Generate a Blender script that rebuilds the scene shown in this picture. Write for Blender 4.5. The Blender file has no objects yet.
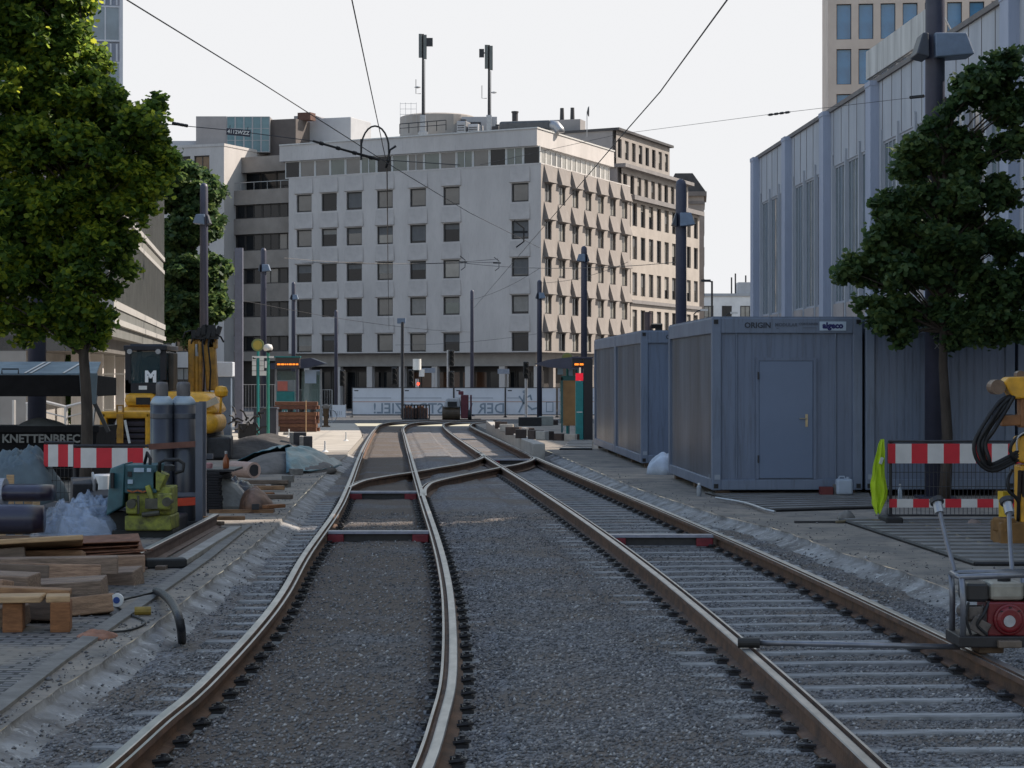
import bpy, math, random
import numpy as np
from mathutils import Vector, Matrix, noise
random.seed(7)
rng = np.random.default_rng(7)
SC = bpy.context.scene
COL = SC.collection
PI = math.pi
F = 2150.0          # focal length in pixels of the 1024 wide picture
H = 1.95            # lens height over the pavement
HY = 375.0          # row of the horizon

# ------------------------------------------------------------------ layout helpers
def zg(y):          # the street dips gently beyond the crossover
    if y < 55: return 0.0
    if y < 145: return -0.01 * (y - 55)
    if y < 200: return -0.9 - 0.006 * (y - 145)
    return -1.23
def gp(px, py, dz=0.0):
    """pavement level point (plus dz) seen at a pixel of the photograph, solved on the sloping street"""
    lo, hi = 3.0, 400.0
    for _ in range(50):
        m = (lo + hi) / 2
        if HY + F * (H - zg(m) - dz) / m > py: lo = m
        else: hi = m
    y = (lo + hi) / 2
    return Vector(((px - 512) / F * y, y, zg(y) + dz))
def at(px, py, y):
    return Vector(((px - 512) / F * y, y, H - (py - HY) / F * y))

# ------------------------------------------------------------------ mesh builder
class MB:
    def __init__(s):
        s.v = []; s.f = []; s.mi = []; s.m = 0; s.x = Matrix.Identity(4)
    def add(s, vs, fs, mi=None):
        b = len(s.v)
        s.v += [tuple(s.x @ Vector(p)) for p in vs]
        for k, f in enumerate(fs):
            s.f.append(tuple(b + i for i in f)); s.mi.append(s.m if mi is None else (mi[k] if isinstance(mi, list) else mi))
        return s
    def box(s, x0, x1, y0, y1, z0, z1, mi=None):
        return s.add([(x0,y0,z0),(x1,y0,z0),(x1,y1,z0),(x0,y1,z0),(x0,y0,z1),(x1,y0,z1),(x1,y1,z1),(x0,y1,z1)],
              [(0,3,2,1),(4,5,6,7),(0,1,5,4),(1,2,6,5),(2,3,7,6),(3,0,4,7)], mi)
    def rbox(s, c, size, rz=0, rx=0, ry=0, mi=None):
        m = Matrix.Translation(Vector(c)) @ Matrix.Rotation(rz,4,'Z') @ Matrix.Rotation(ry,4,'Y') @ Matrix.Rotation(rx,4,'X')
        o = s.x; s.x = o @ m
        a, b, d = size[0]/2, size[1]/2, size[2]/2
        s.box(-a, a, -b, b, -d, d, mi); s.x = o
        return s
    def hexa(s, pts, mi=None):      # 8 corners, bottom ring then top ring
        return s.add(pts, [(0,3,2,1),(4,5,6,7),(0,1,5,4),(1,2,6,5),(2,3,7,6),(3,0,4,7)], mi)
    def quad(s, a, b, c, d, mi=None):
        return s.add([a,b,c,d], [(0,1,2,3)], mi)
    def prism(s, poly, a0, a1, axis='y', mi=None):
        """closed 2D polygon extruded; axis y: poly in (x,z); axis x: poly in (y,z); axis z: poly in (x,y)"""
        def P(p, a):
            return (p[0],a,p[1]) if axis=='y' else ((a,p[0],p[1]) if axis=='x' else (p[0],p[1],a))
        n = len(poly)
        vs = [P(p,a0) for p in poly] + [P(p,a1) for p in poly]
        fs = [tuple(range(n-1,-1,-1)), tuple(range(n,2*n))] + [(i,(i+1)%n,n+(i+1)%n,n+i) for i in range(n)]
        return s.add(vs, fs, mi)
    def cyl(s, p0, p1, r0, r1=None, n=10, mi=None, caps=True):
        p0 = Vector(p0); p1 = Vector(p1); r1 = r0 if r1 is None else r1
        d = (p1-p0); 
        if d.length < 1e-9: return s
        d.normalize()
        a = d.orthogonal().normalized(); b = d.cross(a)
        vs = []
        for p, r in ((p0,r0),(p1,r1)):
            for i in range(n):
                t = 2*PI*i/n; vs.append(p + a*math.cos(t)*r + b*math.sin(t)*r)
        fs = [(i,(i+1)%n,n+(i+1)%n,n+i) for i in range(n)]
        if caps: fs += [tuple(range(n-1,-1,-1)), tuple(range(n,2*n))]
        return s.add(vs, fs, mi)
    def tube(s, pts, r, n=6, mi=None):
        pts = [Vector(p) for p in pts]; k = len(pts)
        rs = r if isinstance(r,(list,tuple)) else [r]*k
        vs = []; a = None
        for i, p in enumerate(pts):
            d = (pts[min(i+1,k-1)] - pts[max(i-1,0)])
            d = d.normalized() if d.length > 1e-9 else Vector((0,0,1))
            if a is None: a = d.orthogonal().normalized()
            else:
                a = a - d*a.dot(d)
                a = a.normalized() if a.length > 1e-6 else d.orthogonal().normalized()
            b = d.cross(a)
            for j in range(n):
                t = 2*PI*j/n; vs.append(p + a*math.cos(t)*rs[i] + b*math.sin(t)*rs[i])
        fs = [(i*n+j, i*n+(j+1)%n, (i+1)*n+(j+1)%n, (i+1)*n+j) for i in range(k-1) for j in range(n)]
        fs += [tuple(range(n-1,-1,-1)), tuple((k-1)*n+j for j in range(n))]
        return s.add(vs, fs, mi)
    def lathe(s, prof, c=(0,0,0), n=14, mi=None):
        """profile list of (r, z) turned about the vertical through c"""
        vs = []; k = len(prof)
        for r, z in prof:
            for j in range(n):
                t = 2*PI*j/n; vs.append((c[0]+r*math.cos(t), c[1]+r*math.sin(t), c[2]+z))
        fs = [(i*n+j, i*n+(j+1)%n, (i+1)*n+(j+1)%n, (i+1)*n+j) for i in range(k-1) for j in range(n)]
        fs += [tuple(range(n-1,-1,-1)), tuple((k-1)*n+j for j in range(n))]
        return s.add(vs, fs, mi)
    def mesh(s, name, mats, smooth=False):
        me = bpy.data.meshes.new(name)
        me.from_pydata(s.v, [], s.f)
        for m in (mats if isinstance(mats,(list,tuple)) else [mats]): me.materials.append(m)
        if any(s.mi): me.polygons.foreach_set('material_index', s.mi)
        if smooth: me.polygons.foreach_set('use_smooth', [True]*len(s.f))
        me.update()
        return me
def obj(name, me, parent=None, loc=(0,0,0), rz=0):
    o = bpy.data.objects.new(name, me); COL.objects.link(o)
    o.location = loc; o.rotation_euler = (0,0,rz)
    if parent is not None: o.parent = parent
    return o
def tag(o, label, cat, group=None, kind=None):
    if label: o['label'] = label
    if cat: o['category'] = cat
    if group: o['group'] = group
    if kind: o['kind'] = kind
    return o
def thing(name, label, cat, loc=(0,0,0), rz=0, group=None):
    o = obj(name, None, None, loc, rz); o.empty_display_size = .2
    return tag(o, label, cat, group)
def bevel(o, w=.01, seg=2, ang=40):
    m = o.modifiers.new('bevel','BEVEL'); m.width = w; m.segments = seg; m.limit_method = 'ANGLE'; m.angle_limit = math.radians(ang)
    return o
def part(name, mb, mats, parent=None, loc=(0,0,0), rz=0, bev=0, smooth=False, label=None):
    o = obj(name, mb.mesh(name, mats, smooth), parent, loc, rz)
    if bev: bevel(o, bev)
    if label: o['label'] = label
    return o
def solo(name, label, cat, mb, mats, loc=(0,0,0), rz=0, group=None, bev=0, smooth=False):
    return tag(part(name, mb, mats, None, loc, rz, bev, smooth), label, cat, group)
def struct(name, mb, mats, smooth=False):
    o = part(name, mb, mats, smooth=smooth); o['kind'] = 'structure'; return o
def copy_tree(o, parent=None):
    c = o.copy(); COL.objects.link(c)
    if parent is not None: c.parent = parent
    for ch in list(o.children): copy_tree(ch, c)
    return c
def dup(o, loc, rz=0, label=None, group=None):
    c = copy_tree(o); c.location = loc; c.rotation_euler = (0,0,rz)
    if label: c['label'] = label
    if group: c['group'] = group
    return c
def text_mesh(txt, size, mat, extrude=.004, mirror=False, bold=0.0, align='CENTER'):
    cu = bpy.data.curves.new('lettering','FONT'); cu.body = txt; cu.size = size; cu.extrude = extrude; cu.offset = bold
    cu.align_x = align; cu.align_y = 'CENTER'; cu.resolution_u = 2
    o = bpy.data.objects.new('lettering', cu); COL.objects.link(o)
    dg = bpy.context.evaluated_depsgraph_get(); dg.update()
    me = bpy.data.meshes.new_from_object(o.evaluated_get(dg))
    bpy.data.objects.remove(o); bpy.data.curves.remove(cu)
    me.name = 'lettering'; me.materials.clear(); me.materials.append(mat)
    if mirror:
        for v in me.vertices: v.co.x *= -1
        me.flip_normals()
    return me
def lettering(txt, size, mat, parent, loc, rz=0, rx=PI/2, **k):
    o = obj('lettering', text_mesh(txt, size, mat, **k), parent, loc)
    o.rotation_euler = (rx, 0, rz); return o

def catmull(pts, step):
    pts = [Vector(p) for p in pts]
    P = [pts[0]*2-pts[1]] + pts + [pts[-1]*2-pts[-2]]
    out = []
    for i in range(1, len(P)-2):
        a,b,c,d = P[i-1],P[i],P[i+1],P[i+2]
        n = max(1, int((c-b).length/step))
        for k in range(n):
            t = k/n
            out.append(.5*((2*b)+(c-a)*t+(2*a-5*b+4*c-d)*t*t+(3*b-a-3*c+d)*t**3))
    out.append(pts[-1]); return out

# ------------------------------------------------------------------ materials
def lin(c):
    return tuple(((x/12.92) if x <= .04045 else ((x+.055)/1.055)**2.4) for x in c)
_M = {}
def mat(name, col, rough=.7, var=.25, scale=6, bump=0.0, bscale=None, metal=0.0, col2=None, spec=.5, stretch=None, coord='Object', fine=True, mixlo=.35, mixhi=.65):
    if name in _M: return _M[name]
    m = bpy.data.materials.new(name); m.use_nodes = True; _M[name] = m
    nt = m.node_tree; N = nt.nodes; L = nt.links
    b = N['Principled BSDF']
    b.inputs['Roughness'].default_value = rough; b.inputs['Metallic'].default_value = metal
    b.inputs['Specular IOR Level'].default_value = spec
    c1 = (*col,1); c2 = (*(col2 if col2 else tuple(x*(1-var) for x in col)),1)
    tc = N.new('ShaderNodeTexCoord'); mp = N.new('ShaderNodeMapping')
    L.new(tc.outputs[coord], mp.inputs[0])
    if stretch: mp.inputs['Scale'].default_value = stretch
    n1 = N.new('ShaderNodeTexNoise'); n1.inputs['Scale'].default_value = scale; n1.inputs['Detail'].default_value = 7; n1.inputs['Roughness'].default_value = .62
    L.new(mp.outputs[0], n1.inputs['Vector'])
    rm = N.new('ShaderNodeMapRange'); rm.inputs[1].default_value = mixlo; rm.inputs[2].default_value = mixhi
    L.new(n1.outputs['Fac'], rm.inputs[0])
    mx = N.new('ShaderNodeMix'); mx.data_type = 'RGBA'; mx.inputs[6].default_value = c1; mx.inputs[7].default_value = c2
    L.new(rm.outputs[0], mx.inputs[0]); L.new(mx.outputs[2], b.inputs['Base Color'])
    rr = N.new('ShaderNodeMapRange'); rr.inputs[3].default_value = max(0,rough-.08); rr.inputs[4].default_value = min(1,rough+.1)
    L.new(n1.outputs['Fac'], rr.inputs[0]); L.new(rr.outputs[0], b.inputs['Roughness'])
    if bump:
        n2 = N.new('ShaderNodeTexNoise'); n2.inputs['Scale'].default_value = bscale or scale*6; n2.inputs['Detail'].default_value = 5
        L.new(mp.outputs[0], n2.inputs['Vector'])
        bp = N.new('ShaderNodeBump'); bp.inputs['Strength'].default_value = min(1,bump); bp.inputs['Distance'].default_value = .02
        L.new(n2.outputs['Fac'], bp.inputs['Height']); L.new(bp.outputs[0], b.inputs['Normal'])
    return m
def glow(name, col, strength):
    if name in _M: return _M[name]
    m = mat(name, col, .5, .1); b = m.node_tree.nodes['Principled BSDF']
    b.inputs['Emission Color'].default_value = (*col,1); b.inputs['Emission Strength'].default_value = strength
    return m
def glassy(name, col, rough=.06, spec=.8):
    return mat(name, col, rough, .3, .6, spec=spec, bump=.06, bscale=.5)
def film(name, col, alpha=.35, rough=.15):
    if name in _M: return _M[name]
    m = mat(name, col, rough, .3, 8, bump=.3, bscale=20)
    m.node_tree.nodes['Principled BSDF'].inputs['Alpha'].default_value = alpha
    return m

STEEL = mat('worn_rail_steel', (.34,.335,.335), .36, .35, 9, metal=.85, stretch=(1,.3,1))
RUST = mat('rail_rust', (.15,.082,.05), .8, .5, 5, bump=.3, col2=(.07,.045,.034))
GALV = mat('galvanised_steel', (.42,.43,.45), .42, .25, 9, metal=.6)
DKSTEEL = mat('dark_steel', (.035,.035,.04), .55, .4, 11)
BLACK = mat('black_rubber', (.012,.012,.014), .6, .4, 12)
MASTBLUE = mat('mast_paint', (.052,.056,.09), .5, .2, 4)
MASTLIGHT = mat('mast_paint_pale', (.15,.16,.21), .5, .2, 4)
LAMPGREY = mat('lamp_housing', (.16,.21,.29), .45, .2, 5)
YELLOW = mat('machine_yellow', (.78,.39,.02), .42, .25, 6, col2=(.52,.26,.02))
RED = mat('signal_red', (.52,.022,.02), .5, .2, 7)
WHITE = mat('white_plastic', (.72,.72,.70), .5, .14, 7)
TEAL = mat('teal_paint', (.015,.22,.22), .45, .2, 6)
WOOD = mat('sawn_timber', (.33,.19,.095), .8, .4, 5, bump=.25, col2=(.17,.09,.048), stretch=(1,8,8))
WOODPALE = mat('fresh_plank', (.50,.33,.18), .8, .35, 5, bump=.25, stretch=(1,8,8))
WOODGREY = mat('weathered_timber', (.17,.125,.095), .85, .4, 5, bump=.3, stretch=(1,8,8))
CONC = mat('cast_concrete', (.34,.32,.29), .9, .3, 7, bump=.3)
CONCDK = mat('dirty_concrete', (.20,.19,.175), .9, .35, 6, bump=.3)
# ================================================================== SETTING
def ballast_mat(name='track_ballast', brown=.44, dk=1.0):
    m = bpy.data.materials.new(name); m.use_nodes = True
    nt = m.node_tree; N = nt.nodes; L = nt.links; b = N['Principled BSDF']; b.inputs['Roughness'].default_value = .9
    tc = N.new('ShaderNodeTexCoord')
    vo = N.new('ShaderNodeTexVoronoi'); vo.inputs['Scale'].default_value = 36; L.new(tc.outputs['Object'], vo.inputs['Vector'])
    hs = N.new('ShaderNodeSeparateColor'); L.new(vo.outputs['Color'], hs.inputs[0])
    cr = N.new('ShaderNodeValToRGB'); e = cr.color_ramp.elements
    e[0].position = 0; e[0].color = (.05,.05,.056,1); e[1].position = 1; e[1].color = (.26*dk,.258*dk,.265*dk,1)
    L.new(hs.outputs[0], cr.inputs[0])
    nz = N.new('ShaderNodeTexNoise'); nz.inputs['Scale'].default_value = .7; nz.inputs['Detail'].default_value = 9; L.new(tc.outputs['Object'], nz.inputs['Vector'])
    mr = N.new('ShaderNodeMapRange'); mr.inputs[1].default_value = brown; mr.inputs[2].default_value = brown+.18; mr.inputs[4].default_value = .85; L.new(nz.outputs['Fac'], mr.inputs[0])
    mx = N.new('ShaderNodeMix'); mx.data_type = 'RGBA'; mx.inputs[7].default_value = (.15,.12,.095,1) if dk==1.0 else (.105,.078,.058,1)
    L.new(mr.outputs[0], mx.inputs[0]); L.new(cr.outputs[0], mx.inputs[6]); L.new(mx.outputs[2], b.inputs['Base Color'])
    bp = N.new('ShaderNodeBump'); bp.inputs['Strength'].default_value = .9; bp.inputs['Distance'].default_value = .03; bp.invert = True
    L.new(vo.outputs['Distance'], bp.inputs['Height']); L.new(bp.outputs[0], b.inputs['Normal'])
    return m
BALLAST = ballast_mat(); DIRT = ballast_mat('dirty_fill', .30, .75)
def stone_mat():
    m = bpy.data.materials.new('loose_stone'); m.use_nodes = True
    nt = m.node_tree; N = nt.nodes; L = nt.links; b = N['Principled BSDF']; b.inputs['Roughness'].default_value = .85
    g = N.new('ShaderNodeNewGeometry'); cr = N.new('ShaderNodeValToRGB'); e = cr.color_ramp.elements
    e[0].color = (.08,.08,.085,1); e[1].color = (.42,.41,.40,1); x = e.new(.62); x.color = (.175,.17,.17,1); x = e.new(.9); x.color = (.26,.245,.235,1)
    L.new(g.outputs['Random Per Island'], cr.inputs[0]); L.new(cr.outputs[0], b.inputs['Base Color'])
    return m
STONE = stone_mat()
PAVE = mat('pavement_concrete', (.30,.255,.205), .92, .4, 1.1, bump=.45, bscale=40, col2=(.15,.138,.125))
HAUNCH = mat('haunch_concrete', (.34,.335,.325), .92, .45, 2.2, bump=.9, bscale=24, col2=(.135,.125,.115))
ASPH = mat('road_asphalt', (.085,.085,.088), .9, .3, 1.5, bump=.3, bscale=60)
PLAT = mat('platform_slabs', (.47,.43,.37), .9, .3, 1.0, bump=.2, bscale=30)  # platform paving, toned pale to lift the sun patch
PAVER = mat('street_slabs', (.23,.225,.22), .9, .3, 1.0, bump=.2, bscale=30)

def dirt_blend(m, lo, hi, amp, col, sc):
    # gravel and dirt lying on the lower part of the sloping concrete, with a ragged limit
    nt=m.node_tree;N=nt.nodes;L=nt.links;b=N['Principled BSDF']; old=b.inputs['Base Color'].links[0].from_socket
    tc=N.new('ShaderNodeTexCoord'); sp=N.new('ShaderNodeSeparateXYZ'); L.new(tc.outputs['Object'],sp.inputs[0])
    nz=N.new('ShaderNodeTexNoise'); nz.inputs['Scale'].default_value=sc; nz.inputs['Detail'].default_value=8; nz.inputs['Roughness'].default_value=.7; L.new(tc.outputs['Object'],nz.inputs['Vector'])
    a=N.new('ShaderNodeMath'); a.operation='MULTIPLY_ADD'; a.inputs[1].default_value=amp; L.new(nz.outputs['Fac'],a.inputs[0]); L.new(sp.outputs[2],a.inputs[2])
    mr=N.new('ShaderNodeMapRange'); mr.inputs[1].default_value=hi; mr.inputs[2].default_value=lo; L.new(a.outputs[0],mr.inputs[0])
    mx=N.new('ShaderNodeMix'); mx.data_type='RGBA'; mx.inputs[7].default_value=(*col,1); L.new(mr.outputs[0],mx.inputs[0]); L.new(old,mx.inputs[6]); L.new(mx.outputs[2],b.inputs['Base Color'])
dirt_blend(HAUNCH, -.075, -.035, .16, (.085,.08,.075), 4.5)
def speckle(m, sc, col, lo, hi):
    nt=m.node_tree;N=nt.nodes;L=nt.links;b=N['Principled BSDF']; old=b.inputs['Base Color'].links[0].from_socket
    tc=N.new('ShaderNodeTexCoord'); nz=N.new('ShaderNodeTexNoise'); nz.inputs['Scale'].default_value=sc; nz.inputs['Detail'].default_value=4; nz.inputs['Roughness'].default_value=.75; L.new(tc.outputs['Object'],nz.inputs['Vector'])
    mr=N.new('ShaderNodeMapRange'); mr.inputs[1].default_value=lo; mr.inputs[2].default_value=hi; mr.inputs[4].default_value=.85; L.new(nz.outputs['Fac'],mr.inputs[0])
    mx=N.new('ShaderNodeMix'); mx.data_type='RGBA'; mx.inputs[7].default_value=(*col,1); L.new(mr.outputs[0],mx.inputs[0]); L.new(old,mx.inputs[6]); L.new(mx.outputs[2],b.inputs['Base Color'])
speckle(PAVE, 3.2, (.07,.066,.06), .55, .68); speckle(PAVE, 28, (.33,.30,.26), .62, .7); speckle(HAUNCH, 9, (.46,.45,.43), .56, .66)
def curve_x(pts):
    ys = [p[1] for p in pts]; xs = [p[0] for p in pts]
    return lambda y: float(np.interp(y, ys, xs))
Ledge = [(-2.45,2),(-2.6,8)] + [tuple(gp(*p)[:2]) for p in [(0,729),(56,691),(133,641),(186,599.6),(232,563),(275.6,526.6),(299,500),(331,467)]] + [(-4.05,53),(-5.2,75),(-6.9,97),(-8.2,112)]
Redge = [(6.6,2),(5.4,9),(4.5,15)] + [tuple(gp(*p)[:2]) for p in [(953,590.7),(901,570.8),(842.6,553),(784,531),(716,514.6),(638,489),(560,456)]] + [(-.2,70),(-1.05,90),(-2.0,112)]
XL = curve_x(Ledge); XR = curve_x(Redge)
YS = list(np.arange(2, 30, .5)) + list(np.arange(30, 60, 1)) + list(np.arange(60, 112.1, 4)); YS[-1] = 112.0
def strip(name, fa, fb, za, zb, m, n=1, wob=0.0):
    mb = MB(); k = len(YS); vs = []; fs = []
    for y in YS:
        for j in range(n+1):
            t = j/n; x = fa(y)+(fb(y)-fa(y))*t; z = zg(y)+za+(zb-za)*t
            if wob and 0 < j < n: 
                w = noise.noise(Vector((x*3,y*3,1.7)))*wob; z += w
            vs.append((x,y,z))
    for i in range(k-1):
        for j in range(n): a = i*(n+1)+j; fs.append((a,a+1,a+n+2,a+n+1))
    mb.add(vs, fs); return struct(name, mb, m, smooth=n>1)
ZB = -.155          # ballast bed below the pavement
hw = lambda y: .34 + .05*noise.noise(Vector((0,y*1.3,0)))
def edgewob(y): return .03*noise.noise(Vector((3,y*1.9,0)))
XLe = lambda y: XL(y)+edgewob(y); XRe = lambda y: XR(y)+edgewob(y+50)
strip('pavement', lambda y: -260, XLe, 0, 0, PAVE)
strip('pavement', XRe, lambda y: 260, 0, 0, PAVE)
# broken pavement edge: a short vertical face, then the sloping concrete haunch
def edge_haunch(edge, sgn):
    mb = MB(); vs=[]; fs=[]; n=12; ys = list(np.arange(2,26,.08))+list(np.arange(26,54,.25))
    for y in ys:
        x0 = edge(y); w = hw(y+sgn*9)
        prof = [(0,-.001),(.012,-.045)] + [(.012+w*t, -.045-(.135)*(t**1.15)) for t in (.05,.12,.2,.3,.4,.5,.62,.74,.87,1)]
        for j,(dx,dz) in enumerate(prof):
            p = Vector((x0+sgn*dx, y, zg(y)+dz))
            if j>1: p.z += (.010*noise.noise(Vector((p.x*6,p.y*3,2)))+.014*noise.noise(Vector((p.x*17,p.y*13,2))))*(1 if j<11 else .3); p.x += .02*noise.noise(Vector((p.x*3,p.y*2,5)))+.014*noise.noise(Vector((p.x*3,p.y*14,5)))
            vs.append(p)
    for i in range(len(ys)-1):
        for j in range(n-1): a=i*n+j; fs.append((a,a+1,a+n+1,a+n))
    mb.add(vs,fs); struct('concrete_haunch', mb, HAUNCH, smooth=True)
edge_haunch(XLe, 1); edge_haunch(XRe, -1)
for e, s in ((XLe,1),(XRe,-1)):
    mb = MB(); ys = list(np.arange(53.75,112.1,2.0)); ys[-1]=112
    for a,b in zip(ys,ys[1:]): mb.quad((e(a),a,zg(a)-.001),(e(b),b,zg(b)-.001),(e(b)+s*.02,b,zg(b)-.3),(e(a)+s*.02,a,zg(a)-.3))
    struct('platform_edge', mb, CONC)

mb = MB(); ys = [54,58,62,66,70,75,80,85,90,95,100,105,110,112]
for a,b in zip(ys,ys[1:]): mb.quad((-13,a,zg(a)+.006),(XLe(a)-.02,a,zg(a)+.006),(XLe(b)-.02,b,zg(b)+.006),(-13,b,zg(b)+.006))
struct('platform', mb, PLAT)  # pale paving sheet laid over the street to brighten the sun patch
# rails, read off the photograph on the rail-head plane
RZ = .05
def R(lst): return [gp(x,y,RZ) for x,y in lst]
LLp = [Vector((-2.13,6.5,RZ)), Vector((-2.06,8.5,RZ))] + R([(103,768),(159,719),(199,686),(252,631),(282,593),(305.5,553),(335,511.5),(348,485.5),(363,448),(374,430),(383,423.5),(405.5,421),(442.6,419.5),(480,418.6)])
LRp = [Vector((-.62,6.5,RZ)), Vector((-.52,8.5,RZ))] + R([(426,768),(443,715),(451.5,674),(451.5,618),(447,577.5),(437,537.5),(422,493),(413,463),(405.5,437),(403.7,428),(411,423.5),(428,421.7),(455,420.6),(490,419.9)])
RLp = [Vector((2.14,6.5,RZ)), Vector((1.94,8.5,RZ))] + R([(866,764),(809,706),(764.5,661.7),(720,618.7),(665.6,580.6),(615.6,540),(574,517.8),(539,492),(518,475.6),(501.7,466),(483,455.7),(466.5,445),(452.5,434.6),(444,427),(444.5,423.4),(460,421.2),(495,420.2)])
RRp = [Vector((3.66,6.5,RZ)), Vector((3.55,8.5,RZ)), Vector((3.42,11,RZ))] + R([(1017,673.6),(975,650),(886,609.8),(809,575.6),(738,543),(716,530),(665.5,510.7),(599,483),(560,467.7),(533.8,457),(520,449.5),(503.8,442),(487.3,434.4),(475,428.6),(470.5,425),(478,422.6),(500,421)])
C1p = R([(348,487),(363.4,480.3),(387,475.6),(415,471.4),(438,467.4),(462,463.4),(478,459.2),(484,455.2),(478,451.5)])
C2p = R([(424.5,495.5),(424.5,489.5),(427.8,484.9),(433.7,481.5),(452.5,476.8),(476,472),(499.4,467.4),(518,464),(530,460.5),(534,457.5),(530,454.5)])
def smooth(P, deg, y1=60.0):
    Q=[p for p in P if 9.0<p.y<y1*1.12]; c=np.polyfit([p.y for p in Q],[p.x for p in Q],deg)
    return [Vector((float(np.polyval(c,y)),y,zg(y)+RZ)) for y in np.arange(7.0,y1-3,2.5)]+[p for p in P if p.y>=y1]
RLp=smooth(RLp,3); RRp=smooth(RRp,3)
def rail_profile(s):
    # (x, z, steel?) ring seen in section; s = side of the groove and guard lip
    h = .17
    P = [(-.075,-h),(.075,-h),(.075,-h+.012),(.012,-h+.03),(.009,-.055),(.072,-.04),(.072,-.004),(.055,-.004),(.05,-.032),(.026,-.032),(.022,-.003),(.014,0),(-.032,0),(-.038,-.006),(-.038,-.04),(-.009,-.055),(-.012,-h+.03),(-.075,-h+.012)]
    st = [0]*len(P); st[6]=1; st[10]=1; st[11]=1; st[12]=1
    if s < 0: return [(-x,z) for x,z in P], st
    return P, st
def rail(pts, side, label, group='tram rails', step=.35):
    c = catmull(pts, step); prof, st = rail_profile(side); n = len(prof)
    vs=[]; fs=[]; mi=[]
    for i,p in enumerate(c):
        d = c[min(i+1,len(c)-1)]-c[max(i-1,0)]; d.z=0; d.normalize(); r = Vector((d.y,-d.x,0))
        for x,z in prof: vs.append(p + r*x + Vector((0,0,z)))
    for i in range(len(c)-1):
        for j in range(n):
            fs.append((i*n+j,i*n+(j+1)%n,(i+1)*n+(j+1)%n,(i+1)*n+j)); mi.append(st[j])
    fs.append(tuple(range(n-1,-1,-1))); mi.append(0); fs.append(tuple((len(c)-1)*n+j for j in range(n))); mi.append(0)
    mb = MB(); mb.add(vs,fs,mi)
    return solo('tram_rail', label, 'rail', mb, [RUST,STEEL], group=group), c
_, cLL = rail(LLp, 1, 'grooved rail curving beside the timber stack and the broken pavement edge')
_, cLR = rail(LRp, -1, 'bowed grooved rail between the dirt-filled track bed and the central gravel')
_, cRL = rail(RLp, 1, 'grooved rail with the long steel rod end resting on it, bordering the central gravel')
_, cRR = rail(RRp, -1, 'grooved rail next to the site cabins, carrying the petrol engine machine')
_, cC1 = rail(C1p, -1, 'further of the two curved crossover rails joining both tracks', 'crossover rails', .2)
_, cC2 = rail(C2p, -1, 'closer of the two curved crossover rails joining both tracks', 'crossover rails', .2)
def xat(c, y):
    for a,b in zip(c,c[1:]):
        if a.y <= y <= b.y: return a.x+(b.x-a.x)*(y-a.y)/max(1e-6,b.y-a.y)
    return c[0].x if y < c[0].y else c[-1].x
def tangent(c, y):
    d = Vector((xat(c,y+.5)-xat(c,y-.5), 1.0)); return math.atan2(-d.x, d.y)

# ballast bed as a height field between the two haunches
def bed_z(x, y):
    ll,lr,rl,rr = xat(cLL,y),xat(cLR,y),xat(cRL,y),xat(cRR,y)
    n = .018*noise.noise(Vector((x*1.1,y*.8,0)))+.012*noise.noise(Vector((x*4,y*4,3)))
    if x < ll-.07: b = -.134 if x > ll-.5 else -.115
    elif x < lr: b = -.088 if y < 60 else -.09
    elif x < rl: 
        b = -.085
        if x > rl-.62: b = -.126 if y < 30 else -.118
        if x < lr+.36: b = -.114
    elif x < rr: b = -.134
    else: b = -.135 if x < rr+.5 else -.12
    for r in (ll,lr,rl,rr):
        d = abs(x-r)
        if d < .17: b = min(b, -.125-.02*(1-d/.17))
    return zg(y)+b+n
mb = MB(); ys = list(np.arange(4.5,22,.10))+list(np.arange(22,40,.22))+list(np.arange(40,60,.6))+list(np.arange(60,112.1,2)); ys[-1]=112; nx = 110
vs=[];fs=[];mi=[]
for y in ys:
    a = XL(y)+.02 ; b = XR(y)-.02
    for j in range(nx+1):
        x = a+(b-a)*j/nx; z = bed_z(x,y)
        if y > 108: z = zg(y)-.14
        vs.append((x,y,z))
for i in range(len(ys)-1):
    for j in range(nx):
        q=i*(nx+1)+j; fs.append((q,q+1,q+nx+2,q+nx+1)); p=vs[q]; mi.append(1 if xat(cLL,p[1])-.05<p[0]<xat(cLR,p[1]) else 0)
mb.add(vs,fs,mi); struct('track_bed', mb, [BALLAST,DIRT], smooth=True)
mb = MB(); mb.quad((-60,-60,-.16),(60,-60,-.16),(60,4.6,-.16),(-60,4.6,-.16)); struct('ground', mb, CONCDK)
# far street: one sheet per slope section out to the horizon
mb = MB()
for a,b in ((112,145),(145,200),(200,1500)):
    mb.quad((-1500 if a>=200 else -260,a,zg(a)),(1500 if a>=200 else 260,a,zg(a)),(1500 if a>=200 else 260,b,zg(b)),(-1500 if a>=200 else -260,b,zg(b)))
struct('road', mb, ASPH)

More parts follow.
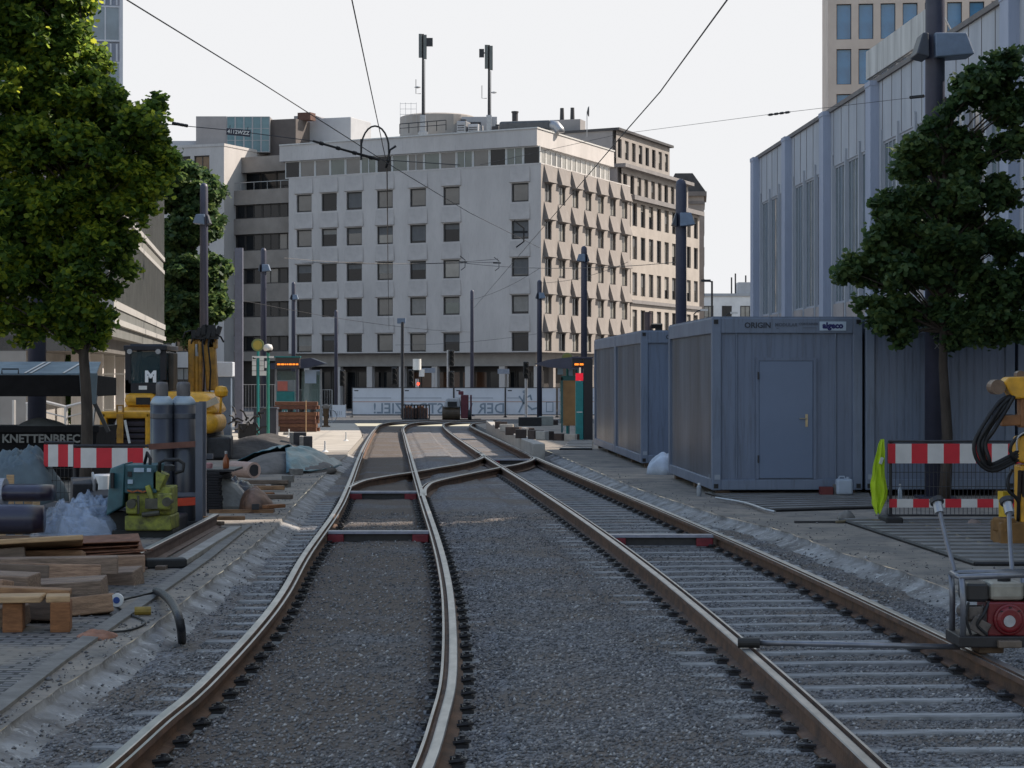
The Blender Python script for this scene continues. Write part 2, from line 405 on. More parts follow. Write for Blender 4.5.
# loose stones
def stones(n, y0, y1, smin, smax, name='loose_gravel', label='loose dark gravel stones lying on the track bed'):
    base = np.array([(1,0,0),(-1,0,0),(0,1,0),(0,-1,0),(0,0,1),(0,0,-1)],float)
    tri = np.array([(0,2,4),(2,1,4),(1,3,4),(3,0,4),(2,0,5),(1,2,5),(3,1,5),(0,3,5)])
    V = []
    u = rng.random(n); yy = 1/(1/y0*(1-u)+1/y1*u)        # denser towards the camera
    for y in yy:
        x = rng.uniform(XL(y)+.09, XR(y)-.09)
        ok = True
        for c in (cLL,cLR,cRL,cRR):
            if abs(xat(c,y)-x) < .085: ok=False
        if not ok: continue
        if xat(cRL,y) < x < xat(cRR,y) and rng.random() < .35: continue
        if xat(cLL,y) < x < xat(cLR,y) and rng.random() < .45: continue
        zz=bed_z(x,y); dd=min(x-XLe(y),XRe(y)-x)-.012
        if dd<.36:
            if rng.random()<(.8 if dd<.2 else .5): continue
            zz=max(zz,zg(y)-.045-.135*max(0,dd/.34)**1.15)
        V.append((x,y,zz))
    V = np.array(V); n = len(V)
    s = rng.uniform(smin,smax,(n,1,1))*rng.uniform(.6,1.1,(n,1,3)); s[:,:,2]*=.75
    pts = base[None]*s*rng.uniform(.75,1.25,(n,6,1))
    a = rng.uniform(0,2*PI,n); ca,sa = np.cos(a)[:,None],np.sin(a)[:,None]
    x = pts[:,:,0]*ca-pts[:,:,1]*sa; y = pts[:,:,0]*sa+pts[:,:,1]*ca
    pts = np.stack([x,y,pts[:,:,2]+x*.35],2)+V[:,None,:]+np.array([0,0,.004])
    me = bpy.data.meshes.new(name); nv=n*6; nf=n*8
    me.vertices.add(nv); me.vertices.foreach_set('co', pts.reshape(-1))
    idx = (tri[None]+np.arange(n)[:,None,None]*6).reshape(-1)
    me.loops.add(nf*3); me.loops.foreach_set('vertex_index', idx.astype(np.int32))
    me.polygons.add(nf); me.polygons.foreach_set('loop_start', np.arange(0,nf*3,3,dtype=np.int32)); me.polygons.foreach_set('loop_total', np.full(nf,3,np.int32))
    me.materials.append(STONE); me.update(calc_edges=True)
    tag(obj(name, me), label, 'gravel', kind='stuff')
stones(100000, 8.6, 32, .006, .020)

def debris(n):
    base=np.array([(1,0,0),(-1,0,0),(0,1,0),(0,-1,0),(0,0,1),(0,0,-1)],float); tri=np.array([(0,2,4),(2,1,4),(1,3,4),(3,0,4),(2,0,5),(1,2,5),(3,1,5),(0,3,5)])
    u=rng.random(n); yy=1/(1/9.0*(1-u)+1/48*u); side=rng.random(n)<.6
    off=rng.exponential(.35,n)+.02; xs_=np.array([XL(y)-o if s else XR(y)+o for y,o,s in zip(yy,off,side)])
    V=np.stack([xs_,yy,np.full(n,.006)],1); s=rng.uniform(.005,.015,(n,1,1))*rng.uniform(.6,1.2,(n,1,3)); big=rng.random(n)<.03; s[big]*=2.2; s[:,:,2]*=.7
    pts=base[None]*s*rng.uniform(.7,1.3,(n,6,1))+V[:,None,:]; me=bpy.data.meshes.new('pavement_grit'); me.vertices.add(n*6); me.vertices.foreach_set('co',pts.reshape(-1))
    me.loops.add(n*24); me.loops.foreach_set('vertex_index',(tri[None]+np.arange(n)[:,None,None]*6).reshape(-1).astype(np.int32)); me.polygons.add(n*8)
    me.polygons.foreach_set('loop_start',np.arange(0,n*24,3,dtype=np.int32)); me.polygons.foreach_set('loop_total',np.full(n*8,3,np.int32)); me.materials.append(STONE); me.update(calc_edges=True)
    tag(obj('pavement_grit',me),'grit and small rubble scattered along the pavement edges','rubble',kind='stuff')
debris(2800)
# sleepers with their rail fastenings
SLEEP = mat('sleeper_concrete', (.36,.36,.36), .9, .5, 2.0, bump=.35, bscale=30, col2=(.14,.14,.14), stretch=(1,3,1))
def fastening_mesh(s):
    mb = MB()
    if 1:
        mb.rbox((s*.10,0,.008),(.09,.14,.016)); mb.rbox((s*.098,0,.024),(.055,.10,.022),ry=s*.25)
        mb.cyl((s*.108,0,.01),(s*.108,0,.062),.016,n=6); mb.cyl((s*.108,0,.034),(s*.108,0,.046),.03,n=6)
        mb.tube([(s*.06,-.06,.03),(s*.12,-.065,.04),(s*.15,0,.03),(s*.12,.065,.04),(s*.06,.06,.03)],.011,5)
    return mb.mesh('rail_fastening', DKSTEEL)
FAST = [fastening_mesh(-1), fastening_mesh(1)]
sm = MB(); sm.hexa([(-1.2,-.13,-.14),(1.2,-.13,-.14),(1.2,.13,-.14),(-1.2,.13,-.14),(-1.18,-.075,0),(1.18,-.075,0),(1.18,.075,0),(-1.18,.075,0)]); SLM = sm.mesh('sleeper', SLEEP)
def sleepers(ca, cb, label, group, y0, y1):
    y = y0
    while y < y1:
        xa,xb = xat(ca,y),xat(cb,y); th = tangent(cb,y) if y > 20 else (tangent(ca,y)+tangent(cb,y))/2
        s = obj('sleeper', SLM, None, ((xa+xb)/2,y,zg(y)-.1215), th+random.uniform(-.006,.006)); tag(s,label,'sleeper',group)
        for x in (xa,xb):
            dx = (x-(xa+xb)/2)/math.cos(th)
            [obj('rail_fastening', q, s, (dx,0,.0015), 0) for q in FAST]
        y += .6
sleepers(cRL,cRR,'grey concrete sleeper lying across the clear track beside the cabins','sleepers of the track beside the cabins',8.3,46)
sleepers(cLL,cLR,'half buried concrete sleeper under the curving gravel-filled track','sleepers of the gravel-filled track',8.4,36)
# clips along the crossover rails
cm = MB()
for c in (cC1,cC2):
    pass
# tie bars with pale covers
def tie(pa, pb, label, flip=False):
    a = Vector(pa); b = Vector(pb); d = b-a; L_ = d.length; t = thing('gauge_tie_bar', label,'tie bar',((a+b)/2),math.atan2(d.y,d.x),'gauge tie bars across the tracks')
    m = MB(); m.box(-L_/2+.06,L_/2-.06,-.03,.03,-.14,-.045); part('bar', m, DKSTEEL, t)
    m = MB(); m.prism([(-.10,-.044),(.10,-.044),(.09,-.012),(-.09,-.012)],-L_/2+.06,L_/2-.06,'x'); part('cover', m, mat('pale_sheet',(.23,.23,.27),.4,.35,6,bump=.4), t)
    for s in (-1,1):
        m = MB(); m.rbox((s*(L_/2-.17),-.02,-.10),(.2,.16,.10)); part('clamp', m, mat('tie_red',(.22,.02,.03),.6,.4,9), t, bev=.01)
tie((xat(cLL,26.4),26.4,.05),(xat(cLR,26.4),26.4,.05),'pale covered tie bar with dark red clamps over a brown dirt mound')
tie((xat(cLL,35.4),35.4,.05),(xat(cLR,35.4),35.4,.05),'pale covered tie bar with dark red clamps just before the crossover')
tie((xat(cRL,25.8),25.8,.05),(xat(cRR,25.8),25.8,.05),'foil-wrapped tie bar across the clear track beside the cabins')
tie((xat(cRL,49.0),49.0,.05),(xat(cRR,49.0),49.0,.05),'thin tie bar behind the crossover with a red end by the kerb')
# dark timber ballast keepers on the crossover
# ================================================================== BUILDINGS
class Fr:           # a facade frame inside a building: x along the wall, y outwards, z up
    def __init__(s, loc, rz): s.loc=Vector(loc); s.rz=rz; s.m=Matrix.Translation(s.loc)@Matrix.Rotation(rz,4,'Z')
    def p(s, x,y,z): return s.m @ Vector((x,y,z))
def facade(mb, xs, zs, holes, depth, y0=0.0):
    def A(a,b,c,d): mb.quad(a,b,c,d)
    for i in range(len(xs)-1):
        for j in range(len(zs)-1):
            x0,x1,z0,z1 = xs[i],xs[i+1],zs[j],zs[j+1]
            if (i,j) in holes:
                y1 = y0-depth
                A((x0,y0,z0),(x0,y1,z0),(x0,y1,z1),(x0,y0,z1)); A((x1,y0,z0),(x1,y0,z1),(x1,y1,z1),(x1,y1,z0))
                A((x0,y0,z0),(x1,y0,z0),(x1,y1,z0),(x0,y1,z0)); A((x0,y0,z1),(x0,y1,z1),(x1,y1,z1),(x1,y0,z1))
            else: A((x0,y0,z0),(x0,y0,z1),(x1,y0,z1),(x1,y0,z0))
_W = {}
def window(parent, fr, x, y, z, w, h, fm, pm, t=.08, mull=0, rails=0, name='window'):
    k = (round(w,2),round(h,2),fm.name,t,mull,rails)
    if k not in _W:
        mb = MB(); a,b=w/2,h/2
        mb.box(-a,a,-.06,.03,-b,-b+t); mb.box(-a,a,-.06,.03,b-t,b); mb.box(-a,-a+t,-.06,.028,-b+t,b-t); mb.box(a-t,a,-.06,.028,-b+t,b-t)
        for q in range(mull): 
            c = -a+w*(q+1)/(mull+1); mb.box(c-t*.4,c+t*.4,-.06,.025,-b+t,b-t)
        for q in range(rails):
            c = -b+h*(q+1)/(rails+1); mb.box(-a+t,a-t,-.06,.022,c-t*.4,c+t*.4)
        _W[k] = mb.mesh('window', fm)
    kp = (round(w,2),round(h,2),pm.name)
    if kp not in _W:
        mb = MB(); mb.box(-w/2+.02,w/2-.02,-.03,-.012,-h/2+.02,h/2-.02); _W[kp] = mb.mesh('pane', pm)
    o = obj(name, _W[k], parent, fr.p(x,y,z), fr.rz); obj('pane', _W[kp], o)
    if parent.name.startswith(('office','stepped','white_office')) and name=='window' and rb.random()<.42:
        hh=round(rb.choice((.25,.4,.55,.8))*h,2); bm=rb.choice((BL1,BL2)); kb=('b',round(w,2),hh,bm.name)
        if kb not in _W:
            mb=MB(); mb.box(-w/2+t,w/2-t,-.0115,-.006,-hh,0); _W[kb]=mb.mesh('blind',bm)
        obj('blind',_W[kb],o,(0,0,h/2-t))
    return o
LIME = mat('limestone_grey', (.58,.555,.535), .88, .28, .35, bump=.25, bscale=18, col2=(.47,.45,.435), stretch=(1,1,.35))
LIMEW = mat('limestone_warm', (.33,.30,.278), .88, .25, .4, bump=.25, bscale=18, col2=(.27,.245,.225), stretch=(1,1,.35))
SPAN = mat('spandrel_stone', (.52,.495,.475), .88, .3, .8, bump=.25, bscale=20, col2=(.41,.39,.375))
CREAM = mat('cream_render', (.40,.365,.33), .9, .18, .5, bump=.15)
GREYR = mat('grey_render', (.30,.29,.29), .9, .2, .5, bump=.15)
DKROOF = mat('roof_felt', (.07,.07,.075), .9, .3, 1)
BANDB = mat('beige_band', (.30,.27,.24), .9, .25, .5, bump=.15)
WFR = mat('bronze_window_frame', (.03,.028,.027), .5, .2, 5)
WFW = mat('white_window_frame', (.60,.60,.58), .55, .15, 5)
G1 = glassy('dark_glass', (.012,.014,.017), .05, .35)
G2 = glassy('glass_over_blinds', (.13,.125,.115), .12)
G3 = glassy('glass_over_green_curtain', (.10,.13,.115), .08)
G4 = glassy('glass_over_pale_curtain', (.30,.29,.26), .15)
GB = glassy('blue_tower_glass', (.03,.20,.40), .05, 1.0)
rb = random.Random(3)
BL1 = mat('blind_pale',(.27,.26,.24),.6,.2,2); BL2 = mat('blind_grey',(.12,.125,.13),.6,.2,2)

# ---------------- corner office block
C0 = Vector((2.55,189.0,-1.23)); U = Vector((-.857,.515,0)); V_ = Vector((.364,.931,0))
B = thing('office_building','grey stone corner office block with glazed roof storey and wedge shaped panels over its windows','building',C0)
fF = Fr((0,0,0), math.atan2(U.y,U.x)); 
LV = 25.0
fS = Fr(V_*LV, math.atan2(-V_.y,-V_.x))
ZB0 = 1.23           # local z of world 0
cols_x = [2.15, 9.35, 12.97, 16.6, 20.05, 22.9, 25.8]; rows_z = [4.9,8.2,11.5,14.8,18.1]
LF = 27.6
def grid_wall(fr, L_, cx, rz_, w, h, ztop, zbot, mat_, depth=.35, wallname='wall'):
    xs=[0]; 
    for c in sorted(cx): xs += [c-w/2,c+w/2]
    xs.append(L_); zs=[zbot]
    for r in rz_: zs += [r+ZB0-h/2, r+ZB0+h/2]
    zs.append(ztop)
    holes = {(2*i+1,2*j+1) for i in range(len(cx)) for j in range(len(rz_))}
    mb = MB(); facade(mb,xs,zs,holes,depth); return part(wallname,mb,mat_,B,fr.loc,fr.rz)
BT = 20.5+ZB0; BB = 3.98+ZB0
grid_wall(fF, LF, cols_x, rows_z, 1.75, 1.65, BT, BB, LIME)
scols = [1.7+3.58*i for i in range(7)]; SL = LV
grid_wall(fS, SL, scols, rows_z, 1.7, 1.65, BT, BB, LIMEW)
def inner(u0,v0,u1,v1,z0,z1,mb):     # block inside the two facade directions
    a = U*u0+V_*v0; b = U*u1+V_*v0; c = U*u1+V_*v1; d = U*u0+V_*v1
    mb.hexa([(*p[:2],z0) for p in (a,d,c,b)]+[(*p[:2],z1) for p in (a,d,c,b)])
mb = MB(); inner(.42,.42,LF,LV,BB,BT-.01,mb); part('core',mb,GREYR,B)
mb = MB(); inner(-.02,-.02,LF,LV+.02,BT,BT+.12,mb); inner(.01,.01,LF,LV,BB-.02,BB,mb); part('ledge',mb,LIME,B)
for c in cols_x:
    for r in rows_z:
        window(B,fF,c,-.16,r+ZB0,1.75,1.65,WFR,rb.choice([G1,G1,G1,G2,G2,G3,G4] if c<18 else [G1,G1,G1,G2]),.13,mull=0)
wed = MB()
def wedge(wt,wb,h,pr):
    m = MB(); m.hexa([(-wb/2,0,0),(-wb/2,pr,.06),(wb/2,pr,.06),(wb/2,0,0),(-wt/2,0,h),(-wt/2,.02,h),(wt/2,.02,h),(wt/2,0,h)])
    return m
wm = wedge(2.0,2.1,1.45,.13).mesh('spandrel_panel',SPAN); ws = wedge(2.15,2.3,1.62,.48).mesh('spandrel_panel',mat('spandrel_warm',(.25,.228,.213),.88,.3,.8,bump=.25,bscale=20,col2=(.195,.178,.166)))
for r in rows_z:
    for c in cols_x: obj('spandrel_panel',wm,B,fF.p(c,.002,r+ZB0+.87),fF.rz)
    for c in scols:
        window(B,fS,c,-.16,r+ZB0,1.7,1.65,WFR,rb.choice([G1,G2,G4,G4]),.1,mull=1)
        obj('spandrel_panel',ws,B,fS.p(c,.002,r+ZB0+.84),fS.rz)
# glazed set-back storey and its roof slab
AZ0, AZ1 = BT+.12, 22.25+ZB0
mb = MB(); inner(1.2,1.2,LF+1,LV-4,AZ0,AZ1,mb); part('attic_core',mb,G2,B)
n = 16; L_=LF+.5; w = L_/n
for i in range(n):
    window(B,fF,.95+w*(i+.5)-.3,-1.0,(AZ0+AZ1)/2,w-.03,AZ1-AZ0-.02,WFW,rb.choice([G3,G2,G1,G2]),.09,mull=rb.choice([0,0,1]),name='attic_window')
fA = Fr(U*1.05+V_*(LV-3.5), fS.rz); n=15; w=(LV-4.6)/n
for i in range(n):
    window(B,fA,w*(i+.5),0,(AZ0+AZ1)/2,w-.03,AZ1-AZ0-.02,WFW,rb.choice([G4,G4,G2]),.14,name='attic_window')
mb = MB(); inner(.7,.7,LF+1.5,LV-3.0,AZ1,23.75+ZB0,mb); part('roof',mb,LIME,B)
mb = MB(); inner(.62,.62,LF+1.5,LV-2.9,23.75+ZB0,23.87+ZB0,mb); part('roof_edge',mb,WFW,B)
# recessed ground floor
mb = MB(); inner(.9,.9,LF,LV,2.75+ZB0,BB-.02,mb); part('fascia',mb,mat('shop_fascia',(.33,.31,.29),.7,.2,1),B)
mb = MB(); inner(2.2,2.2,LF,LV,-.3,2.75+ZB0,mb); part('shop_core',mb,mat('shop_dark',(.035,.03,.028),.6,.3,.5),B)
for i in range(9):
    window(B,fF,2.4+i*2.9,-2.15,1.75,2.8,3.6,WFR,rb.choice([G1,G1,mat('shop_warm_glass',(.10,.05,.03),.15,.3,.7)]),.12,mull=1,name='shop_window')
for i in range(8):
    m = MB(); m.box(-.3,.3,-.5,-.05,-.3,2.75+ZB0-.01); part('pillar',m,LIME,B,fF.p(1.0+i*3.6,-.9,0),fF.rz)
for i in range(7):
    m = MB(); m.box(-.3,.3,-.5,-.05,-.3,2.75+ZB0-.01); part('pillar',m,LIMEW,B,fS.p(1.5+i*3.5,-.9,0),fS.rz)
# ribbon windowed wing beside it
fW = Fr(U*LF - V_*-1.0, fF.rz); WL = 8.0
wz = [(19.4,21.9,'t')]
mb = MB(); mb.box(0.03,WL,-8,-.9,-.3,19.3+ZB0); mb.box(0.03,WL-.6,-8,-2.6,19.3+ZB0,22.7+ZB0); part('wing_wall',mb,mat('wing_dark_wall',(.06,.052,.046),.7,.3,.7),B,fW.loc,fW.rz)
mb = MB()
for z0,z1 in ((3.3,4.2),(5.7,7.5),(9.0,10.7),(12.2,13.9),(15.5,17.0),(18.35,19.75)):
    mb.box(0.02,WL,-.9,.05,z0+ZB0,z1+ZB0)
mb.box(0.02,WL,-3.2,-1.4,21.6+ZB0,23.1+ZB0)
part('wing_band',mb,BANDB,B,fW.loc,fW.rz)
for z0,z1 in ((4.2,5.7),(7.5,9.0),(10.7,12.2),(13.9,15.5),(17.0,18.35)):
    for i in range(4):
        window(B,fW,1.0+2.0*i,-.35,(z0+z1)/2+ZB0,1.98,z1-z0-.02,WFR,rb.choice([G1,G1,G2]),.10,mull=1,name='ribbon_window')
for i in range(4): window(B,fW,1.0+1.9*i,-2.4,20.65+ZB0,1.85,1.9,WFR,rb.choice([mat('sunlit_brown_glass',(.20,.12,.06),.2,.4,.8),G1]),.1,name='terrace_window')  # brown-gold reflections are put into these pane colours
mb = MB()
mb.tube([(0,-.1,20.5+ZB0),(WL,-.1,20.5+ZB0)],.035,5)
for i in range(6): mb.tube([(WL*i/5,-.1,19.75+ZB0),(WL*i/5,-.1,20.5+ZB0)],.03,5)
part('terrace_railing',mb,GALV,B,fW.loc,fW.rz)
RT = 23.87
# roof structures as things on the roof
def P3(px,py,y): return at(px,py,y)
def roofbox(name,label,cat,px0,px1,py0,y,depth,m,zb=RT,rz=-.35,extra=None,bev=.05):
    a = P3(px0,py0,y); b = P3(px1,py0,y); w = (b.x-a.x)
    t = thing(name,label,cat,((a.x+b.x)/2,y+depth/2,zb),rz)
    mb = MB(); mb.box(-w/2,w/2,-depth/2,depth/2,0,a.z-zb); part('casing',mb,m,t,bev=bev)
    return t, w, a.z-zb
t,w,h = roofbox('rooftop_plant_room','long pale grey plant room with a sloping end on the office roof','plant room',299,362,118,214,5,mat('pale_cladding',(.40,.41,.43),.6,.15,.6),zb=21.5)
mb=MB(); mb.prism([(-w/2-.0,h),(w/2-3.2,h),(w/2-4.0,h+.35),(-w/2,h+.35)],-2.4,2.4,'y'); part('roof',mb,GREYR,t)
t,w,h = roofbox('rooftop_block','dark brown grey stair block at the end of the office roof','roof block',274,304,119,212,4,mat('brown_render',(.12,.105,.10),.9,.2,.7),zb=21.5)
mb=MB(); mb.box(1.0,2.4,-.6,.6,h,h+.75); part('chimney',mb,mat('brick_chimney',(.13,.07,.055),.9,.3,4),t)
# round drum with the masts
pc = P3(438,118,203); t = thing('rooftop_drum','low cream drum shaped machine room standing on the flat office roof','machine room',(pc.x,203,RT))
mb=MB(); mb.lathe([(3.6,0),(3.6,pc.z-RT),(3.3,pc.z-RT+.12),(0.1,pc.z-RT+.12)],n=28); part('wall',mb,CREAM,t)
mb=MB(); mb.box(2.3,5.6,-3.9,1,0,pc.z-RT-.35); part('side_cabin',mb,mat('pale_cladding',(.4,.4,.4)),t)
mb=MB(); mb.box(2.9,4.1,-3.96,-3.92,.6,1.5); part('vent_grille',mb,DKSTEEL,t)
mb=MB()
for i in range(4): mb.tube([(-3.4+.5*i,-3.2,1.6),(-3.4+.5*i,-3.2,3.4)],.02,4)
for z in (2.3,2.8,3.3): mb.tube([(-3.4,-3.2,z),(-1.9,-3.2,z)],.02,4)
part('aerial_rack',mb,GALV,t)
def mast(px,py,pb,label,side):
    a = P3(px,py,198); t = thing('antenna_mast',label,'antenna mast',(a.x,198,RT),0,'antenna masts on the office roof'); hh=a.z-RT
    mb=MB(); mb.cyl((0,0,0),(0,0,hh),.14,.09,8); part('pole',mb,DKSTEEL,t)
    mb=MB(); mb.box(-.45,.45,-.35,.35,0,.5); mb.box(-.25,.25,-.3,.3,.5,2.0); part('base',mb,GALV,t,bev=.03)
    for dx,dy,h0,h1 in ((-.24,-.1,2.2,.0),(.2,-.18,2.35,.1)):
        mb=MB(); mb.rbox((dx,dy,hh-(h0+h1)/2),(.3,.2,h0-h1)); part('antenna_panel',mb,mat('antenna_grey',(.16,.17,.16),.6,.1,3),t,bev=.03)
    mb=MB(); mb.cyl((side*.3,-.1,hh-.75),(side*.75,-.1,hh-.75),.06,.06,6); mb.box(side*.55-.2 if side>0 else -.9,side*.9 if side>0 else -.45,-.3,.05,hh-1.15,hh-.4); part('radio_unit',mb,DKSTEEL,t)
    mb=MB(); mb.tube([(.17,.02,.4),(.17,.02,hh-2.4)],.03,5); mb.tube([(-.2,0,hh*.42),(-.65,0,hh*.42),(-.65,0,hh*.56)],.03,5)
    part('feeder_cable',mb,BLACK,t)
    mb=MB(); mb.lathe([(.05,-.1),(.28,-.03),(.28,.03),(.05,.1)],c=(.45*-side if side<0 else -.5,-.2,hh*.48),n=10); part('drum_antenna',mb,GALV,t)
mast(423,34,118,'taller antenna mast, rising out of the cream drum on the office roof',1)
mast(489,45,118,'shorter antenna mast, standing between the drum and the dark duct on the office roof',-1)
# duct
pa = P3(500,139,196); pb = P3(553,140,196)
t = thing('roof_duct','thick dark ventilation duct with a bent silver end on the office roof','duct',(pa.x,196,RT+.25),-.25)
mb=MB(); Lq=pb.x-pa.x; mb.rbox((Lq/2,0,.45),(Lq,.9,.9)); part('trunk',mb,mat('duct_dark',(.08,.085,.09),.5,.3,2),t,bev=.2)
mb=MB(); mb.tube([(Lq-.1,0,.45),(Lq+.4,0,.4),(Lq+.7,0,.0),(Lq+.75,0,-.25)],.48,12); part('bend',mb,GALV,t,smooth=True)
for i,(px,py,l) in enumerate(((515,113,'dark flue pipe rising from behind the duct'),)):
    a=P3(px,py,200); mb=MB(); mb.cyl((0,0,0),(0,0,a.z-RT),.28,.28,10); mb.cyl((0,0,a.z-RT),(0,0,a.z-RT+.15),.34,.34,10); solo('flue_pipe',l,'flue',mb,DKSTEEL,(a.x,200,RT))
for i,(px0,px1,py,m,l) in enumerate(((459,468,121,GALV,'small round topped air unit beside the cream drum'),(470,481,124,mat('pale_cladding',(.4,.4,.4)),'pale boxy air unit just beside the shorter antenna mast'),(494,501,126,DKSTEEL,'dark air unit at the start of the thick duct'))):
    t,w,h = roofbox('air_unit',l,'air unit',px0,px1,py,197,1.6,m,rz=-.3)
    mb=MB(); mb.cyl((0,0,h),(0,0,h+.22),w*.32,w*.32,12); part('fan',mb,DKSTEEL,t)
    mb=MB(); [mb.box(-w*.4,w*.4,-.83,-.81,h*.2+k*h*.16,h*.2+k*h*.16+.07) for k in range(4)]; part('louvre',mb,DKSTEEL,t)
a=P3(398,132,192.5); b=P3(445,128,189.5)
mb=MB(); mb.tube([(a.x,a.y+3,RT+.9),(b.x,b.y+3,RT+.9)],.04,5); mb.tube([(a.x,a.y+3,RT+.5),(b.x,b.y+3,RT+.5)],.03,5)
for k in range(6): 
    q=Vector((a.x,a.y+3,0)).lerp(Vector((b.x,b.y+3,0)),k/5); mb.tube([(q.x,q.y,RT),(q.x,q.y,RT+.9)],.04,5)
solo('roof_railing','thin dark guard railing along the office roof edge','railing',mb,DKSTEEL)

# ---------------- white block and glass penthouse further left
P = at(224,300,206); B2 = thing('white_office_block','pale office block behind the leafy tree with a blue glazed penthouse on top','building',(P.x,P.y,-1.23))
fr = Fr((0,0,0), math.radians(158)); 
zt = at(224,146,206).z+1.23
xs=[0]; 
for i in range(7): xs += [1.6+2.1*i,3.3+2.1*i]
xs.append(18); zs=[0]
for r in range(7): zs += [2.0+3.4*r,3.9+3.4*r]
zs.append(zt); holes={(2*i+1,2*j+1) for i in range(7) for j in range(7)}
mb=MB(); facade(mb,xs,zs,holes,.3); mb.box(0,18,-9,-.35,0,zt); part('wall',mb,LIME,B2,fr.loc,fr.rz)
mb=MB(); mb.quad((0,0,0),(0,-.36,0),(0,-.36,zt),(0,0,zt)); mb.box(-.05,18.05,-9.05,.05,zt,zt+.25); part('parapet',mb,LIME,B2,fr.loc,fr.rz)
for i in range(7):
    for j in range(7): window(B2,fr,2.45+2.1*i,-.2,2.95+3.4*j,1.7,1.9,WFR,rb.choice([G1,G1,G2,mat('sunlit_brown_glass',(.2,.12,.06))]),.1,mull=1)  # some panes carry a brown reflection in their base colour
a=P3(196,116,212); b=P3(269,118,212)
mb=MB(); mb.box(0,3.0,0,6,0,a.z-zt+1.2); part('penthouse_wall',mb,GREYR,B2,Vector((a.x-P.x,a.y-P.y,zt)))
for i in range(5): 
    fp=Fr(Vector((a.x-P.x+3.0,a.y-P.y,zt)),PI); window(B2,fp,-.45-.85*i,0.05,(a.z-zt+1.2)/2,.84,a.z-zt+1.15,GALV,glassy('penthouse_blue_glass',(.16,.27,.30),.1),.06,rails=2,name='penthouse_window')
mb=MB(); mb.box(3.0,7.3,.12,6,0,a.z-zt+1.15); part('penthouse_core',mb,GREYR,B2,Vector((a.x-P.x,a.y-P.y,zt)))
mb=MB(); mb.box(-3.4,0,.5,5,0,1.2); mb.box(-5.6,-3.4,.5,5,0,.8); part('roof_cabin',mb,mat('pale_cladding',(.4,.4,.4)),B2,Vector((a.x-P.x,a.y-P.y,zt)))

# ---------------- stepped cream block behind the corner
S0 = C0 + V_*25.2; B3 = thing('stepped_building','cream office block with two grey set-back upper storeys and rows of tall windows','building',(S0.x,S0.y,-1.23))
LB = 24.0; f3 = Fr(V_*LB, fS.rz)
def inner3(u0,v0,u1,v1,z0,z1,mb): inner(u0,v0,u1,v1,z0+ZB0,z1+ZB0,mb)
def wallrow(L_, n, zrows, w, h, z0, z1, m, inset, fm, gl, mull=0, v1=None):
    fr = Fr(V_*(v1 if v1 else LB)+U*inset, fS.rz); st = L_/n; xs=[0]
    for i in range(n): xs += [st*(i+.5)-w/2, st*(i+.5)+w/2]
    xs.append(L_); zs=[z0+ZB0]
    for r in zrows: zs += [r-h/2+ZB0,r+h/2+ZB0]
    zs.append(z1+ZB0); mb=MB(); facade(mb,xs,zs,{(2*i+1,2*j+1) for i in range(n) for j in range(len(zrows))},.35)
    part('wall',mb,m,B3,fr.loc,fr.rz)
    for i in range(n):
        for r in zrows: window(B3,fr,st*(i+.5),-.2,r+ZB0,w,h,fm,rb.choice(gl),.1,mull)
wallrow(LB,9,[3.6,7.3,11.0,14.6,17.9],1.5,2.3,-1.2,19.3,CREAM,0,WFR,[G1,G1,G2])
mb=MB(); inner3(.4,.2,16,LB-.02,-1.2,19.28,mb); part('core',mb,GREYR,B3)
mb=MB(); inner3(-.5,-.1,16,LB+.4,19.3,19.75,mb); inner3(-.25,-.05,1,LB+.2,9.05,9.4,mb); part('cornice',mb,mat('cornice_grey',(.22,.21,.21),.8,.2,1),B3)
wallrow(LB-1,10,[21.1],1.3,1.9,19.75,22.6,mat('warm_grey_render',(.31,.285,.265),.9,.2,.6),1.2,WFR,[G1,G2],v1=LB-.5)
mb=MB(); inner3(1.6,.3,16,LB-.5,19.75,22.6,mb); part('core',mb,GREYR,B3)
mb=MB(); inner3(.6,.1,16,LB,22.6,22.95,mb); part('cornice',mb,mat('cornice_grey',(.22,.21,.21)),B3)
wallrow(LB-6,8,[24.6],1.2,1.9,22.95,26.3,mat('warm_grey_render',(.4,.37,.34)),1.8,WFR,[G1,G2],v1=LB-5.5)
mb=MB(); inner3(2.2,.45,9,LB-5.6,22.95,26.3,mb); part('core',mb,GREYR,B3)
mb=MB(); inner3(1.4,.3,9.3,LB-5.2,26.3,26.55,mb); part('roof',mb,DKROOF,B3)
a=P3(562,120,218)
mb=MB(); mb.box(-1.6,1.6,-1,1,0,a.z-22.9); solo('chimney_stack','grey double chimney with two dark pots on the stepped block','chimney',mb,GREYR,(a.x+.6,219,22.95),-.3)
ch=bpy.data.objects['chimney_stack']
for dx in (-.6,.5): mb=MB(); mb.cyl((dx,0,a.z-22.9),(dx,0,a.z-21.6),.24,.2,8); part('chimney_pot',mb,DKSTEEL,ch)
a=P3(587,112,214); t=thing('satellite_dish','small satellite dish on a thin pole above the stepped roof','dish',(a.x,214,26.55))
mb=MB(); mb.cyl((0,0,-.9),(0,0,a.z-26.5),.04,.04,5); part('pole',mb,GALV,t)
mb=MB(); mb.lathe([(.05,0),(.4,.08),(.55,.2),(.5,.2),(.05,.05)],n=14); o=part('dish',mb,DKSTEEL,t,(0,0,a.z-26.5)); o.rotation_euler=(0,PI/2,0)

